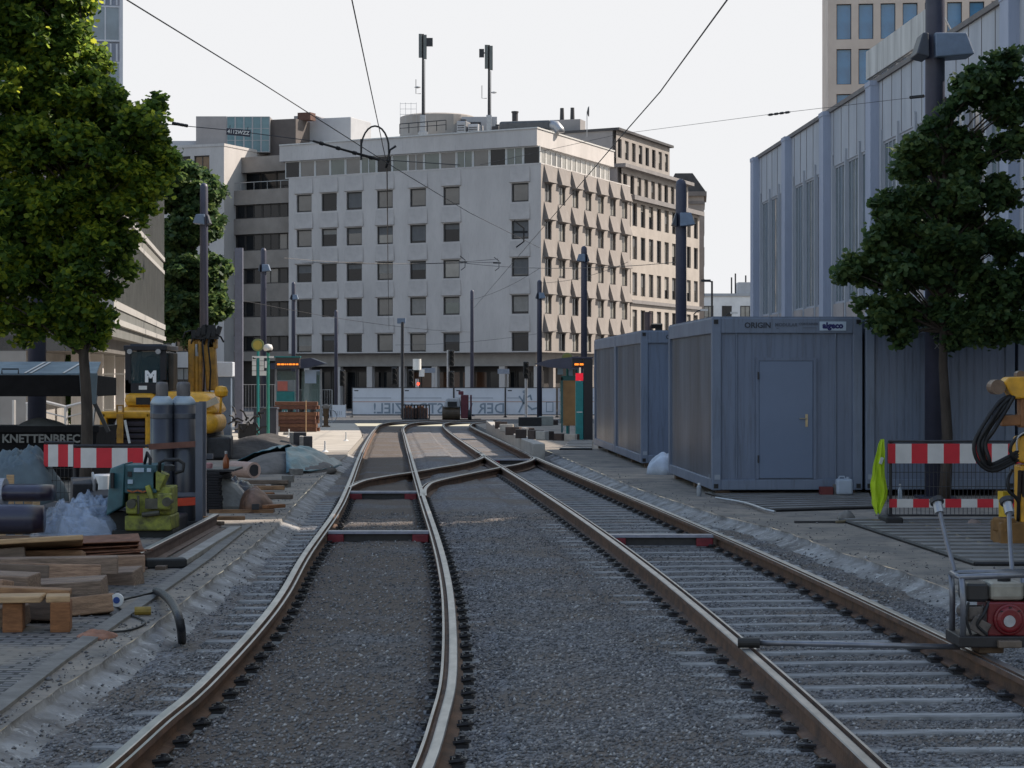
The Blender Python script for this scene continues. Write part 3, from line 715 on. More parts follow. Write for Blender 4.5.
# ---------------- tower with cornice at the end of that row
a=P3(697,200,245); B4=thing('cornice_building','narrow grey brown block with an overhanging cornice beyond the stepped block','building',(a.x-.1,245,-1.5),-.085)
zt=P3(697,196,245).z+1.5
mb=MB(); mb.box(-3.2,.9,0,9,0,zt); part('wall',mb,mat('old_stone',(.33,.29,.26),.9,.25,.6,bump=.2),B4)
mb=MB(); mb.box(-3.5,1.2,-.3,9.3,zt,zt+.5); mb.box(-3.3,1.0,-.12,9.1,zt-.9,zt-.6); part('cornice',mb,mat('old_stone_dark',(.2,.18,.17),.9,.2,1),B4)
mb=MB(); mb.prism([(-3.4,zt+.5),(1.1,zt+.5),(-.4,zt+2.6),(-2.4,zt+2.6)],-.1,9,'y'); part('roof',mb,DKROOF,B4)
for k in range(5):
    for yy in (1.2,3.4,5.6): 
        window(B4,Fr((.9,yy,0),-PI/2),0,.02,zt-3.2-3.6*k,.9,2.0,WFR,G1,.1)
    window(B4,Fr((-.1,0,0),PI),0,.02,zt-3.2-3.6*k,.8,2.0,WFR,G1,.1)

# ---------------- far low white building
a=P3(690,296,330); b=P3(764,292,330)
B5=thing('distant_building','low white building far down the street with a row of dark windows','building',((a.x+b.x)/2,330,-1.5))
w=b.x-a.x+14; zt=a.z+1.5
xs=[-w/2]; nn=9; st=w/nn
for i in range(nn): xs+=[-w/2+st*(i+.5)-.7,-w/2+st*(i+.5)+.7]
xs.append(w/2)
mb=MB(); mb.box(-w/2,w/2,.3,9,0,zt); fr5=Fr((0,0,0),PI); zs=[0]
for r in (2.5,6,9.4): zs+=[r-.9,r+.9]
zs.append(zt); facade(mb,[-x for x in reversed(xs)],zs,set(),.2) if False else None
part('wall',mb,mat('white_render',(.80,.79,.78),.9,.15,.6),B5)
for r in (2.5,6,zt-6,zt-2.4):
    for i in range(nn): window(B5,fr5,-w/2+st*(i+.5),-.28,r,1.5,1.8,WFR,rb.choice([G1,G4]),.12,mull=1)
mb=MB(); mb.box(-w/2-.2,w/2+.2,.1,9.2,zt,zt+.4); mb.box(2,6,2,6,zt+.4,zt+2.2); part('roof',mb,mat('pale_cladding',(.4,.4,.4)),B5)
mb=MB(); [mb.cyl((x,3,zt+.4),(x,3,zt+.4+h_),.12,.12,6) for x,h_ in ((1.0,2.6),(1.6,3.2),(3.2,2.9),(4.4,3.6))]; part('flue',mb,DKSTEEL,B5)

# ---------------- white pilastered hall along the right
m_ = -.043; dirR = Vector((m_,1,0)).normalized()
zR = 15.95
WHITEW = mat('white_facade', (.42,.45,.50), .7, .15, .5, bump=.1, col2=(.33,.36,.41), stretch=(1,1,.3))
PIL = mat('blue_grey_pilaster', (.34,.39,.50), .65, .18, .5, col2=(.27,.31,.41), stretch=(1,1,.2))
B6 = thing('white_hall','long white hall with blue grey pilasters and tall narrow windows in threes','building',(15.95,140,-.9))
nb = 11; bay = 12.05
fr = Fr((0,0,0), math.atan2(-dirR.y,-dirR.x))          # runs from the far corner towards the camera
zt = zR+.9
LR_=nb*bay+1.0
xs=[0]; xs_h=[]
for k in range(nb):
    x0=1.0+k*bay
    for q in range(3):
        c=x0+.6+ (bay-1.6)*(q+.5)/3+.0; xs+=[c-1.35,c+1.35]; xs_h.append(len(xs)-2-1+0)
xs.append(LR_)
zs=[0,1.0,5.4,6.6,13.9,zt]
nwin=3*nb
holes={(2*i+1,1) for i in range(nwin)}|{(2*i+1,3) for i in range(nwin)}
xs2=[0]
for i in range(nwin): xs2+=[xs[1+2*i],xs[2+2*i]]
xs2.append(LR_)
# local frame: x along -dirR, y outwards must point to the street (-x world): check handedness
mb=MB(); 
FLIP = (fr.m.to_3x3() @ Vector((0,1,0))).x > 0
sgn=-1 if FLIP else 1
if FLIP:
    fr = Fr((-0+dirR.x*-LR_, dirR.y*-LR_,0), math.atan2(dirR.y,dirR.x)); xs2=[LR_-x for x in reversed(xs2)]
facade(mb,xs2,zs,holes,.16); mb.box(0,LR_,-22,-.2,0,zt-.2); part('wall',mb,WHITEW,B6,fr.loc,fr.rz)
mb=MB(); mb.box(-.05,LR_+.05,-22.05,.12,zt,zt+.22,0); [mb.box(x_,x_+.04,.002,.02,13.95,zt-.02) for x_ in np.arange(1.5,LR_-1,2.0)]; mb.box(0,LR_,-1.4,-.5,zt+.22,zt+.5); part('roof_edge',mb,mat('roof_edge_brown',(.16,.15,.15),.7,.2,1),B6,fr.loc,fr.rz)
for k in range(nb+1):
    x = k*bay; x = LR_-x-1.0 if FLIP else x
    m=MB(); m.box(-.1,1.1,-.1,.42,0,zt-.15); m.box(-.13,1.13,-.1,.45,zt-.15,zt+.08); part('pilaster',m,PIL,B6,fr.p(x,0,0),fr.rz)
GW = glassy('hall_glass',(.13,.18,.20),.1); 
for i in range(nwin):
    c=(xs2[1+2*i]+xs2[2+2*i])/2
    window(B6,fr,c,-.08,10.25,2.7,7.3,mat('hall_mullion',(.33,.36,.42),.6,.15,2),rb.choice([GW,G2,GW,GW]),.12,mull=2); window(B6,fr,c,-.08,3.2,2.7,4.4,GALV,rb.choice([G2,GW]),.12)
    m=MB(); m.box(c-1.34,c+1.34,.003,.05,5.4,6.6); part('spandrel_panel',m,mat('pinkish_panel',(.36,.33,.33),.7,.2,.6),B6,fr.loc,fr.rz)
    m=MB(); m.box(c+1.42,c+1.62,.003,.10,1.0,14.5); part('fin',m,WHITEW,B6,fr.loc,fr.rz)
m=MB(); m.box(0,8,-14,-6,zt+.2,zt+1.6); part('roof_cabin',m,mat('beige_roof_cabin',(.36,.30,.24),.9,.2,.8),B6, fr.p((LR_-9) if FLIP else 1,0,0), fr.rz)
# roof sign lattice seen from its back
yS0,yS1=66,81; xs_=lambda y: 15.95+m_*(y-140)+.35
t=thing('roof_sign','tall white rooftop sign board seen from behind on a steel lattice','roof sign',(xs_(95),100,zR+.2))
def rl(y,z,dx=0): return Vector((xs_(y)+dx-xs_(95), y-100, z-.2-0))
mb=MB(); y0,y1=93.0,107.5; mb.hexa([rl(y0,.75),rl(y1,.75),rl(y1,.75,.15),rl(y0,.75,.15),rl(y0,2.15),rl(y1,2.15),rl(y1,2.15,.15),rl(y0,2.15,.15)]); part('board',mb,mat('sign_back_white',(.58,.59,.58),.6,.45,1.4,stretch=(1,1,.1)),t)
mb=MB()
for k in range(8):
    y=y0+(y1-y0)*k/7; mb.tube([rl(y,.2,.2),rl(y,2.0,.2)],.05,5); mb.tube([rl(y,.3,1.0),rl(y,1.8,.2)],.04,5)
    if k<7: mb.tube([rl(y,.3,.2),rl(y+(y1-y0)/7,.75,.2)],.035,5)
mb.tube([rl(y0,.72,.2),rl(y1,.72,.2)],.05,5); part('lattice',mb,GALV,t)
p=at(985,10,86); t=thing('rooftop_vent_box','dark blue grey flared vent box on the hall roof','vent',(p.x+3.4,86,zR+.2))
mb=MB(); mb.hexa([(-.9,-1.2,0),(-.9,1.2,0),(1.2,1.2,0),(1.2,-1.2,0),(-2.2,-1.3,1.9),(-2.2,1.3,1.9),(2.4,1.3,1.9),(2.4,-1.3,1.9)]); part('casing',mb,mat('vent_blue',(.10,.13,.18),.6,.2,1),t)
mb=MB(); mb.box(-.9,1.2,-1.2,1.2,-.3,0); part('curb',mb,DKROOF,t)

# ---------------- beige tower with blue glass
a=P3(828,100,176); B7=thing('beige_tower','tall beige stone tower with a grid of blue glazed windows','building',(a.x,176,-1),-.11)
TOW=mat('tower_stone',(.62,.53,.46),.85,.2,.4,bump=.15,col2=(.54,.455,.39))
fr7=Fr((0,0,0),PI)      # faces the camera; x runs to the left, so use negative x
nC=8; st=1.78; zs=[0]; nR=13; r0=P3(830,22,176).z+1; 
rows=[r0-3.68*k for k in range(11,-1,-1)]+[r0+3.68,r0+7.36]
for r in rows: zs+=[r-1.45,r+1.45]
zs.append(r0+10); xs=[-(.4+st*nC+.5)]
for i in range(nC-1,-1,-1): c=.4+st*(i+.5); xs+=[-c-.6,-c+.6]
xs.append(0)
mb=MB(); facade(mb,xs,zs,{(2*i+1,2*j+1) for i in range(nC) for j in range(len(rows))},.4); wT=.4+st*nC+.5
mb.box(-wT,0,-14,-.45,0,zs[-1]); mb.quad((0,0,0),(0,-.46,0),(0,-.46,zs[-1]),(0,0,zs[-1])); mb.quad((-wT,0,0),(-wT,-.46,0),(-wT,-.46,zs[-1]),(-wT,0,zs[-1]))
part('wall',mb,TOW,B7,fr7.loc,fr7.rz)
for i in range(nC):
    for j in range(len(rows)):
        if rows[j] > 18: window(B7,fr7,-(.4+st*(i+.5)),-.25,rows[j],1.2,2.9,WFR,GB,.06)
mb=MB(); mb.box(-wT-.1,.1,-14.1,.1,zs[-1],zs[-1]+.5); part('roof',mb,TOW,B7,fr7.loc,fr7.rz)

# ---------------- banded building and tower on the left
a=at(162,300,88); B8=thing('banded_building','low building behind the excavator with white ledges and ribbed grey panels','building',(a.x,88,-.4))
RIB=mat('ribbed_panel',(.15,.155,.15),.75,.25,1.0,col2=(.11,.115,.11))
LEDGE=mat('white_ledge',(.36,.355,.345),.7,.12,1)
# facade faces the street (+x); runs from its far corner towards the camera
f8=Fr((0,0,0), -PI/2+.114)
L8=30.0; z8=lambda py: H-(py-HY)/F*88+.4
tops=[(225,259,0),(272,284,1),(287,318,0),(330,350,1)]
mb=MB(); mb.box(0,L8,-18,-.3,3.0,z8(200)); part('wall',mb,mat('banded_core',(.12,.115,.11),.8,.2,1),B8,f8.loc,f8.rz)
def band8(name,pyt,pyb,y1,m,ribs=0):
    mb=MB(); mb.box(0,L8,-.3,y1,z8(pyb),z8(pyt))
    if ribs:
        x=.3
        while x<L8: mb.box(x,x+.12,y1,y1+.1,z8(pyb)+.01,z8(pyt)-.01); x+=.55
    return part(name,mb,m,B8,f8.loc,f8.rz)
band8('panel_band',200,258,0,RIB,1); band8('ledge',258,262,.12,LEDGE); band8('panel_band',262,271,.05,mat('shade_band',(.2,.2,.185),.8,.2,1)); band8('ledge',271,274.5,.11,LEDGE)
band8('panel_band',274.5,325,0,RIB,1); band8('ledge',325,330,.14,LEDGE); band8('panel_band',330,337,.1,RIB); band8('ledge',337,341,.16,LEDGE); band8('panel_band',341,349,.05,RIB)
mb=MB(); mb.box(0.02,L8,-6,-2.2,0,z8(349)); part('ground_floor',mb,mat('ground_floor_grey',(.30,.29,.28),.8,.2,1),B8,f8.loc,f8.rz)
for k in range(6):
    m=MB(); m.box(k*5.2+.2,k*5.2+.7,-1.3,-.8,0,z8(349)-.01); part('pillar',m,LIME,B8,f8.loc,f8.rz)
a=at(122,30,150); B9=thing('glass_tower','pale grey blue high-rise with white mullions rising above the maple crown','building',(a.x,150,-1),.19)
fr9=Fr((0,0,0),PI); zt=44.0
mb=MB(); mb.box(0,18,-14,-.1,0,zt); part('wall',mb,mat('tower_bluegrey',(.26,.29,.36),.6,.2,.6),B9,fr9.loc,fr9.rz)
for k in range(8):
    for i in range(7):
        zz=P3(0,24,150).z+1+3.9*(k-5)
        window(B9,fr9,.2+.95+2.45*i,.02,zz,2.1,2.5,mat('mullion_white',(.55,.57,.62),.5,.1,2),glassy('pale_blue_glass',(.20,.27,.33),.12),.12,mull=1)
        m=MB(); [m.box(.3+2.45*i+q*.42,.42+2.45*i+q*.42,0,.06,zz-2.6,zz-1.4) for q in range(6)]
        part('louvre_panel',m,mat('mullion_white',(.5,.5,.5)),B9,fr9.loc,fr9.rz)
for i in range(8): m=MB(); m.box(-.06+2.45*i,.16+2.45*i,0,.25,0,zt); part('mullion',m,mat('mullion_white',(.5,.5,.5)),B9,fr9.loc,fr9.rz)
# unseen blocks added beyond the hall, spaced to shade the street and pass sun streaks
def shade_block(x0,x1,y0,y1,h,label):
    t=thing('neighbouring_block',label,'building',((x0+x1)/2,(y0+y1)/2,-.5)); w=(x1-x0)/2; d=(y1-y0)/2
    mb=MB(); mb.box(-w,w,-d,d,0,h); part('wall',mb,BANDB,t)
    mb=MB(); mb.box(-w-.2,w+.2,-d-.1,d+.1,h,h+.4); part('roof',mb,DKROOF,t)
    for k in range(int(h//3.5)):
        for q in range(int((y1-y0)//4)):
            window(t,Fr((-w,-d+2+4*q,0),PI/2),0,.03,2.0+3.5*k,2.0,1.8,WFR,G1,.1)
# ================================================================== LEFT SIDE: STORES AND MACHINES
def heap(name,label,cat,c,rx,ry,h,m,seed=0,amp=.25,freq=2.0,pw=.7,group=None,rz=0,n=40,kind=None,creases=0.0):
    mb=MB(); vs=[]; fs=[]; k=n; r_n=max(14,n//3)
    for i in range(r_n+1):
        t=i/r_n
        for j in range(k):
            a=2*PI*j/k; w=1+.22*noise.noise(Vector((math.cos(a)*1.5,math.sin(a)*1.5,seed)))
            x=math.cos(a)*rx*t*w; y=math.sin(a)*ry*t*w
            z=h*(1-t**2)**pw
            z*=1+amp*noise.noise(Vector((x*freq,y*freq,seed+3)))*1.3
            if creases: z+=creases*(.75*abs(noise.noise(Vector((x*6,y*6+z*3,seed+9))))+.6*abs(noise.noise(Vector((x*13,y*13+z*9,seed+4))))-.25)*(1-t**4)
            vs.append((x,y,max(z,0) if t<1 else -.02))
    for i in range(r_n):
        for j in range(k): fs.append((i*k+j,i*k+(j+1)%k,(i+1)*k+(j+1)%k,(i+1)*k+j))
    fs.append(tuple(r_n*k+j for j in range(k)))
    mb.add(vs,fs); o=solo(name,label,cat,mb,m,c,rz,group,smooth=True)
    if kind: o['kind']=kind
    return o
def stripes(mb, x0,x1,y0,y1,z0,z1, first_red, w):
    x=x0; red=first_red; q=w*.45
    while x<x1-1e-4:
        e=min(x1,x+q); mb.box(x,e,y0,y1,z0,z1,0 if red else 1); red=not red; x=e; q=w
BRED=mat('barrier_red',(.60,.012,.03),.45,.12,5); BWHITE=mat('barrier_white',(.66,.64,.62),.45,.12,5)
# ---- skip with raised lid
t=thing('waste_skip','dark lidded waste skip with pale lettering under the maple','skip',(-9.2,40.2,0))
w=1.62
mb=MB(); mb.hexa([(-w,-.85,.08),(-w,.9,.08),(w-.1,.9,.08),(w-.1,-.85,.08),(-w-.2,-1,1.0),(-w-.2,1,1.0),(w+.02,1,1.0),(w+.02,-1,1.0)]); mb.box(-w-.22,w+.05,-1.04,-.99,.9,1.02)
SKIP=mat('skip_black',(.009,.009,.012),.75,.4,5,bump=.1,spec=.25); LIDB=mat('skip_lid_blue',(.13,.185,.23),.5,.25,4)
part('body',mb,SKIP,t,bev=.01)
for s in (-1.4,-.4,.6,1.4): mb=MB(); mb.box(s-.05,s+.05,-1.02,-.9,.1,.9); part('rib',mb,SKIP,t)
mb=MB(); mb.hexa([(-w,-1,1.56),(-w,1,1.56),(w,1,1.56),(w,-1,1.56),(-w,-1,1.95),(-w,1,1.9),(w,1,1.9),(w,-1,1.95)]); lid=part('lid',mb,SKIP,t,bev=.015)
mb=MB(); mb.hexa([(-w,-.99,1.951),(-w,.2,2.16),(w-.15,.2,2.16),(w,-.99,1.951),(-w,-.97,1.98),(-w,.22,2.2),(w-.15,.22,2.2),(w,-.97,1.98)]); part('lid_panel',mb,LIDB,lid)
mb=MB(); mb.prism([(w-.26,1.42),(w+.0,1.42),(w+.03,1.98),(w-.3,1.98)],-1.06,-1.012,'y'); part('lid_end',mb,LIDB,lid)
for x in (-.78,-.68,-.58,.3,.4,1.0): mb=MB(); mb.hexa([(x,-.98,1.984),(x+.12,.1,2.186),(x+.16,.1,2.186),(x+.04,-.98,1.984),(x,-.98,1.994),(x+.12,.1,2.196),(x+.16,.1,2.196),(x+.04,-.98,1.994)]); part('lid_stripe',mb,BWHITE,lid)
for x in (-1.2,-.1): mb=MB(); mb.tube([(x,-1,1.97),(x,-1,2.06),(x+.3,-1,2.06),(x+.3,-1,1.97)],.015,5); part('lid_handle',mb,DKSTEEL,lid)
for x in (w-.18,w-.02): mb=MB(); mb.tube([(x-.05,-1,1.0),(x-.03+.05,-.98,1.58)],.025,6); part('stay',mb,GALV,t)
for x in (w-.1,): mb=MB(); mb.rbox((w+.06,-1.0,1.25),(.07,.06,.75),ry=-.45); part('stay',mb,DKSTEEL,t)
for x in (-w+.1,-w+.2): mb=MB(); mb.tube([(x,-1,1.0),(x,-1,1.58)],.025,6); part('stay',mb,DKSTEEL,t)
lettering('KNETTENBRECH',.21,mat('skip_letters',(.24,.24,.235),.7,.3,8),t,(.70,-1.046,.785),bold=.006)
for i,(dx,h,m) in enumerate(((-1.3,.5,LIDB),(.25,.16,LIDB),(.9,.18,WOODGREY))):
    pass
heap('blue_bag','dark teal waste bag heaped in the skip beside its end','bag',(-10.25,40.1,.95),.32,.3,.52,mat('bag_teal',(.02,.06,.08),.4,.3,4,bump=.3),5)
heap('rubble_sack','grey rubble sack poking out of the skip below its raised lid','bag',(-8.75,40,.95),.55,.3,.2,mat('bag_grey',(.16,.17,.18),.6,.3,4,bump=.3),8)
# ---- barrier boards and fence posts
def barrier(name,label,x0,x1,y,z0,z1,first,wst,group,toe=None,posts=(0,1),mesh=False):
    t=thing(name,label,'barrier',((x0+x1)/2,y,0),0,group); a=x0-(x0+x1)/2; b=-a
    mb=MB(); stripes(mb,a,b,-.02,.02,z0,z1,first,wst); part('board',mb,[BRED,BWHITE],t)
    mb=MB(); mb.tube([(a,.0,z1+.03),(b,.0,z1+.03)],.018,6); mb.tube([(a,.03,.12),(b,.03,.12)],.015,6); part('rail',mb,DKSTEEL,t)
    if toe: mb=MB(); stripes(mb,a+.02,b,-.02,.02,toe[0],toe[1],first,wst); part('toe_board',mb,[BRED,BWHITE],t)
    for q in posts:
        x=a+(b-a)*q; mb=MB(); mb.cyl((x,.045,.05),(x,.045,z1+.05),.022,n=8); part('post',mb,DKSTEEL,t)
        mb=MB(); mb.rbox((x,.05,.055),(.22,.62,.11)); part('foot',mb,BLACK,t,bev=.02)
    if mesh:
        mb=MB(); x=a
        while x<b: mb.box(x-.003,x+.003,.055,.061,.12,z1); x+=.055
        for k in range(6): z=.12+(z1-.12)*k/5; mb.box(a,b,.05,.056,z-.004,z+.004)
        part('mesh_infill',mb,DKSTEEL,t)
    return t
X29=lambda px,y: (px-512)/F*y
barrier('barrier_board','short red and white barrier board in front of the skip and maple trunk',X29(74,29),X29(152,29),29,.70,.965,True,.21,'red and white barriers',posts=(.0,.95))
barrier('barrier_board','red and white barrier board behind dark slats, beside the grey tarpaulin',X29(44,30.3),X29(74,30.3),30.3,.66,.97,True,.14,'red and white barriers',posts=(.05,),mesh=True)
# ---- tarpaulin heap, pipes in film, film
TARP=mat('grey_tarp',(.10,.14,.165),.55,.35,3,bump=.4,bscale=9)
heap('tarpaulin_heap','crumpled blue grey tarpaulin over a heap under the dark skip lettering','tarpaulin',(X29(22,30.5),30.5,0),.62,.6,.86,TARP,2,.22,2.2,.55,creases=.16,n=64)
PUR=mat('purple_pipe',(.022,.017,.036),.3,.2,3); 
FILM=film('clear_film',(.50,.62,.82),.34,.05)
def roll(name,label,px,y,z,r,L_,rz,flat=1.0):
    t=thing(name,label,'pipe roll',(X29(px,y),y,z),rz,'dark rolls wrapped in clear film')
    mb=MB(); prof=[]; n=18
    vs=[];fs=[]
    for i in range(9):
        x=-L_+L_*i/8; rr=r*(1 if 0<i<8 else .9)
        for j in range(n): a=2*PI*j/n; vs.append((x,math.cos(a)*rr,math.sin(a)*rr*flat))
    for i in range(8):
        for j in range(n): fs.append((i*n+j,i*n+(j+1)%n,(i+1)*n+(j+1)%n,(i+1)*n+j))
    fs+= [tuple(range(n-1,-1,-1)),tuple(8*n+j for j in range(n))]
    mb.add(vs,fs); part('roll',mb,PUR,t,smooth=True)
    mb=MB(); mb.cyl((-L_*.42,0,0),(-L_*.36,0,0),r*1.02,n=18); part('tape',mb,mat('pale_tape',(.33,.35,.4),.4,.2,5),t)
    mb=MB(); vs=[];fs=[]
    for i in range(14):
        x=-.55+.62*i/13
        for j in range(n):
            a=2*PI*j/n; rr=r*(1.02+.08*noise.noise(Vector((x*9,math.cos(a)*3,math.sin(a)*3))))*(1 if i<10 else 1-.18*(i-9)); vs.append((x,math.cos(a)*rr,math.sin(a)*rr*flat))
    for i in range(13):
        for j in range(n): fs.append((i*n+j,i*n+(j+1)%n,(i+1)*n+(j+1)%n,(i+1)*n+j))
    mb.add(vs,fs); part('film_wrap',mb,film('clear_wrap',(.5,.6,.8),.05,.12),t,smooth=True)
roll('pipe_roll','lower dark purple roll lying on a pallet in clear film',44,23.6,.37,.165,1.7,.04)
roll('pipe_roll','upper flattened dark purple roll resting on the lower roll',53,24.1,.63,.16,1.5,-.06,.62)
t=thing('pallet','worn pallet carrying the film wrapped purple rolls','pallet',(X29(18,23.8),23.8,0))
for k in range(5): mb=MB(); mb.box(-.9,.75,-.5+.22*k,-.38+.22*k,.11,.135); part('deck_board',mb,WOOD,t)
for k in range(4): mb=MB(); mb.box(-.85+.5*k,-.72+.5*k,-.5,.5,0,.109); part('bearer',mb,WOODGREY,t)
def crumple(name,label,c,rx,ry,h,seed,m=FILM):
    o=heap(name,label,'plastic film',c,rx,ry,h,m,seed,.3,2.5,.5,creases=.24,n=66); o.data.polygons.foreach_set('use_smooth',[False]*len(o.data.polygons)); return o
crumple('plastic_film','crumpled clear plastic film spilling off the purple rolls',(X29(68,24.2),24.2,.0),.45,.5,.46,4)
crumple('plastic_film','clear plastic sheet spread between the purple rolls and the green tamper',(X29(93,26.2),26.2,.02),.42,.5,.40,7)
mb=MB(); mb.box(-1.0,1.2,-.9,1.0,0,.2); mb.box(-.6,.9,-.7,.6,.2,.32); mb.rbox((.3,.2,.4),(.7,.5,.12),.3,.1)
solo('dark_crate','dark low crate under the spread clear plastic sheet','crate',mb,mat('crate_dark',(.03,.03,.038),.6,.4,4,bump=.2),(X29(85,26.8),27.2,0),bev=.03)
for i,(px,y,h) in enumerate(((10,26.5,.72),(2,26,.62),(19,26.2,.6),(28,26.4,.6),(36,26.3,.58))):
    mb=MB(); mb.rbox((0,0,h/2),(.09,.03,h),.1*i,.03*(i-2)); solo('timber_stake','upright pale timber stake at the tarpaulin, taller than the stakes around it' if i==0 else 'short pale timber stake end in the row before the tarpaulin','stake',mb,WOODPALE,(X29(px,y),y,0),group=None if i==0 else 'timber stakes before the tarpaulin')
# small dark drum and white can between barrier and tamper
p=Vector((X29(84,27.6),27.6,0)); mb=MB(); mb.rbox((0,0,.42),(.32,.3,.38),.3,.25); mb.rbox((.14,-.1,.5),(.03,.3,.36),.3,.25,mi=1); solo('tool_case','dark tilted tool case with a pale edge under the barrier board','case',mb,[DKSTEEL,GALV],p,bev=.02)
mb=MB(); mb.lathe([(.13,0),(.13,.28),(.11,.3),(.0,.3)],n=14); solo('white_bucket','white bucket standing on a dark block behind the green tamper','bucket',mb,WHITE,(X29(103,28.4),28.4,.34))
mb=MB(); mb.box(-.25,.3,-.2,.3,0,.339); solo('dark_block','dark block under the white bucket by the barrier','block',mb,DKSTEEL,(X29(103,28.4),28.4,0),bev=.02)
# ---- green and yellow rail tamper
LIMEY=mat('tamper_lime',(.30,.32,.045),.6,.4,8,col2=(.085,.085,.03),bump=.2); TEALD=mat('tamper_teal',(.035,.115,.135),.5,.35,6,col2=(.02,.065,.08))
t=thing('tamping_machine','small rail tamper with teal hood over a grimy lime yellow base','machine',(X29(142,26),26,0))
def lz(py): return H-(py-HY)/82.7
def lx(px): return (px-142)/82.7
mb=MB(); mb.box(lx(128),lx(160),-.25,.35,lz(492),lz(464)); mb.box(lx(131),lx(157),-.27,-.25,lz(488),lz(468),0); part('hood',mb,TEALD,t,bev=.025)
mb=MB(); mb.rbox((lx(134),-.285,lz(473)),(.05,.02,.06)); part('dial',mb,BLACK,t)
mb=MB(); [part('sticker',MB().rbox(*q),mat('pale_sticker',(.35,.45,.55),.5,.2,9),t) for q in (((lx(134.5),-.285,lz(480.5)),(.06,.02,.05)),((lx(153),-.285,lz(469)),(.05,.02,.045)),((lx(143),-.285,lz(469)),(.12,.02,.05)))]
mb=MB(); mb.hexa([(lx(109),-.2,lz(515)),(lx(109),.3,lz(515)),(lx(127),.3,lz(505)),(lx(127),-.3,lz(505)),(lx(113),-.2,lz(468)),(lx(113),.3,lz(468)),(lx(129),.3,lz(462)),(lx(129),-.3,lz(462))]); part('side_guard',mb,TEALD,t,bev=.02)
mb=MB(); mb.box(lx(115),lx(118),-.30,-.21,lz(487),lz(472)); part('slot',mb,BLACK,t)
mb=MB(); mb.box(lx(129),lx(175),-.3,.35,lz(529),lz(514)); mb.box(lx(131),lx(174),-.22,.3,lz(514),lz(486)); mb.box(lx(131),lx(142),-.36,-.2,lz(512),lz(500)); mb.box(lx(162),lx(176),-.36,-.2,lz(508),lz(492)); part('base',mb,LIMEY,t,bev=.02)
mb=MB(); mb.rbox((lx(160),-.1,lz(480)),(.16,.3,.22),0,0,.4); mb.rbox((lx(154),-.27,lz(492)),(.06,.12,.2),0,0,-.3); part('arm',mb,LIMEY,t,bev=.015)
mb=MB(); 
for px,py in ((137,502),(172,500)): mb.cyl((lx(px),-.42,lz(py)),(lx(px),-.2,lz(py)),.055,n=12)
mb.cyl((lx(143),-.33,lz(512)),(lx(143),-.33,lz(494)),.016,n=8); mb.cyl((lx(147),-.34,lz(513)),(lx(164),-.34,lz(511)),.03,n=8); mb.box(lx(150),lx(163),-.35,-.2,lz(507),lz(497)); part('cylinder_block',mb,mat('grimy_steel',(.09,.085,.06),.6,.5,9),t)
mb=MB(); mb.tube([(lx(162),-.2,lz(474)),(lx(163),-.25,lz(462)),(lx(168),-.25,lz(459)),(lx(182),-.25,lz(459)),(lx(187),-.25,lz(463)),(lx(186),-.25,lz(470)),(lx(178),-.25,lz(472))],.022,8); mb.tube([(lx(146),-.1,lz(463)),(lx(150),-.2,lz(452)),(lx(153),-.2,lz(458)),(lx(153),-.25,lz(475))],.02,7); part('hose',mb,BLACK,t,smooth=True)
mb=MB(); mb.lathe([(.07,0),(.07,.06),(.02,.08)],(lx(172),-.2,lz(470)),n=10); part('valve',mb,BLACK,t)
mb=MB(); [mb.rbox((lx(134+5*k),-.26,lz(490)),(.07,.03,.018),0,0,.3*(-1)**k) for k in range(4)]; part('cable_bundle',mb,mat('orange_cable',(.35,.10,.03),.5,.2,9),t)
mb=MB(); mb.box(lx(116),lx(176),-.25,.35,.0,lz(529)); mb.box(lx(112),lx(128),-.1,.35,0,lz(512)); part('skid',mb,mat('grimy_black',(.03,.03,.028),.8,.4,7),t)
# ---- gas cylinders in a rack
CYL=mat('cylinder_grey',(.04,.043,.055),.35,.2,4); CYT=mat('cylinder_shoulder',(.33,.40,.46),.35,.2,5)
gt=thing('cylinder_rack','dark steel rack holding four tall grey gas cylinders','rack',(X29(174,27.5),27.6,0))
kx=lambda px:(px-174)/78.2; kz=lambda py:H-(py-HY)/78.2
mb=MB(); mb.box(kx(148),kx(206),-.3,.55,.03,.09); part('base_plate',mb,DKSTEEL,gt)
for px,y in ((201,-.25),(196,.5),(150,.5)): mb=MB(); mb.box(kx(px-3.5),kx(px+3.5),y-.03,y+.03,.09,kz(402)); part('post',mb,mat('rack_grey',(.12,.13,.16),.5,.2,4),gt)
mb=MB(); mb.box(kx(150),kx(206),.52,.56,.85,.92); mb.box(kx(176),kx(200),-.24,-.21,kz(496),kz(492)); part('cross_bar',mb,mat('rack_grey',(.12,.13,.16)),gt)
mb=MB(); mb.rbox((kx(175),-.262,kz(445)),(.62,.012,.075),ry=-.06); part('strap',mb,mat('brown_strap',(.16,.07,.05),.8,.3,9),gt)
mb=MB(); mb.rbox((kx(188),-.262,kz(501)),(.26,.012,.10),ry=-.06); part('strap',mb,mat('red_strap',(.62,.06,.02),.6,.2,9),gt,label='bright orange red strap low on the rack')
cyl=None
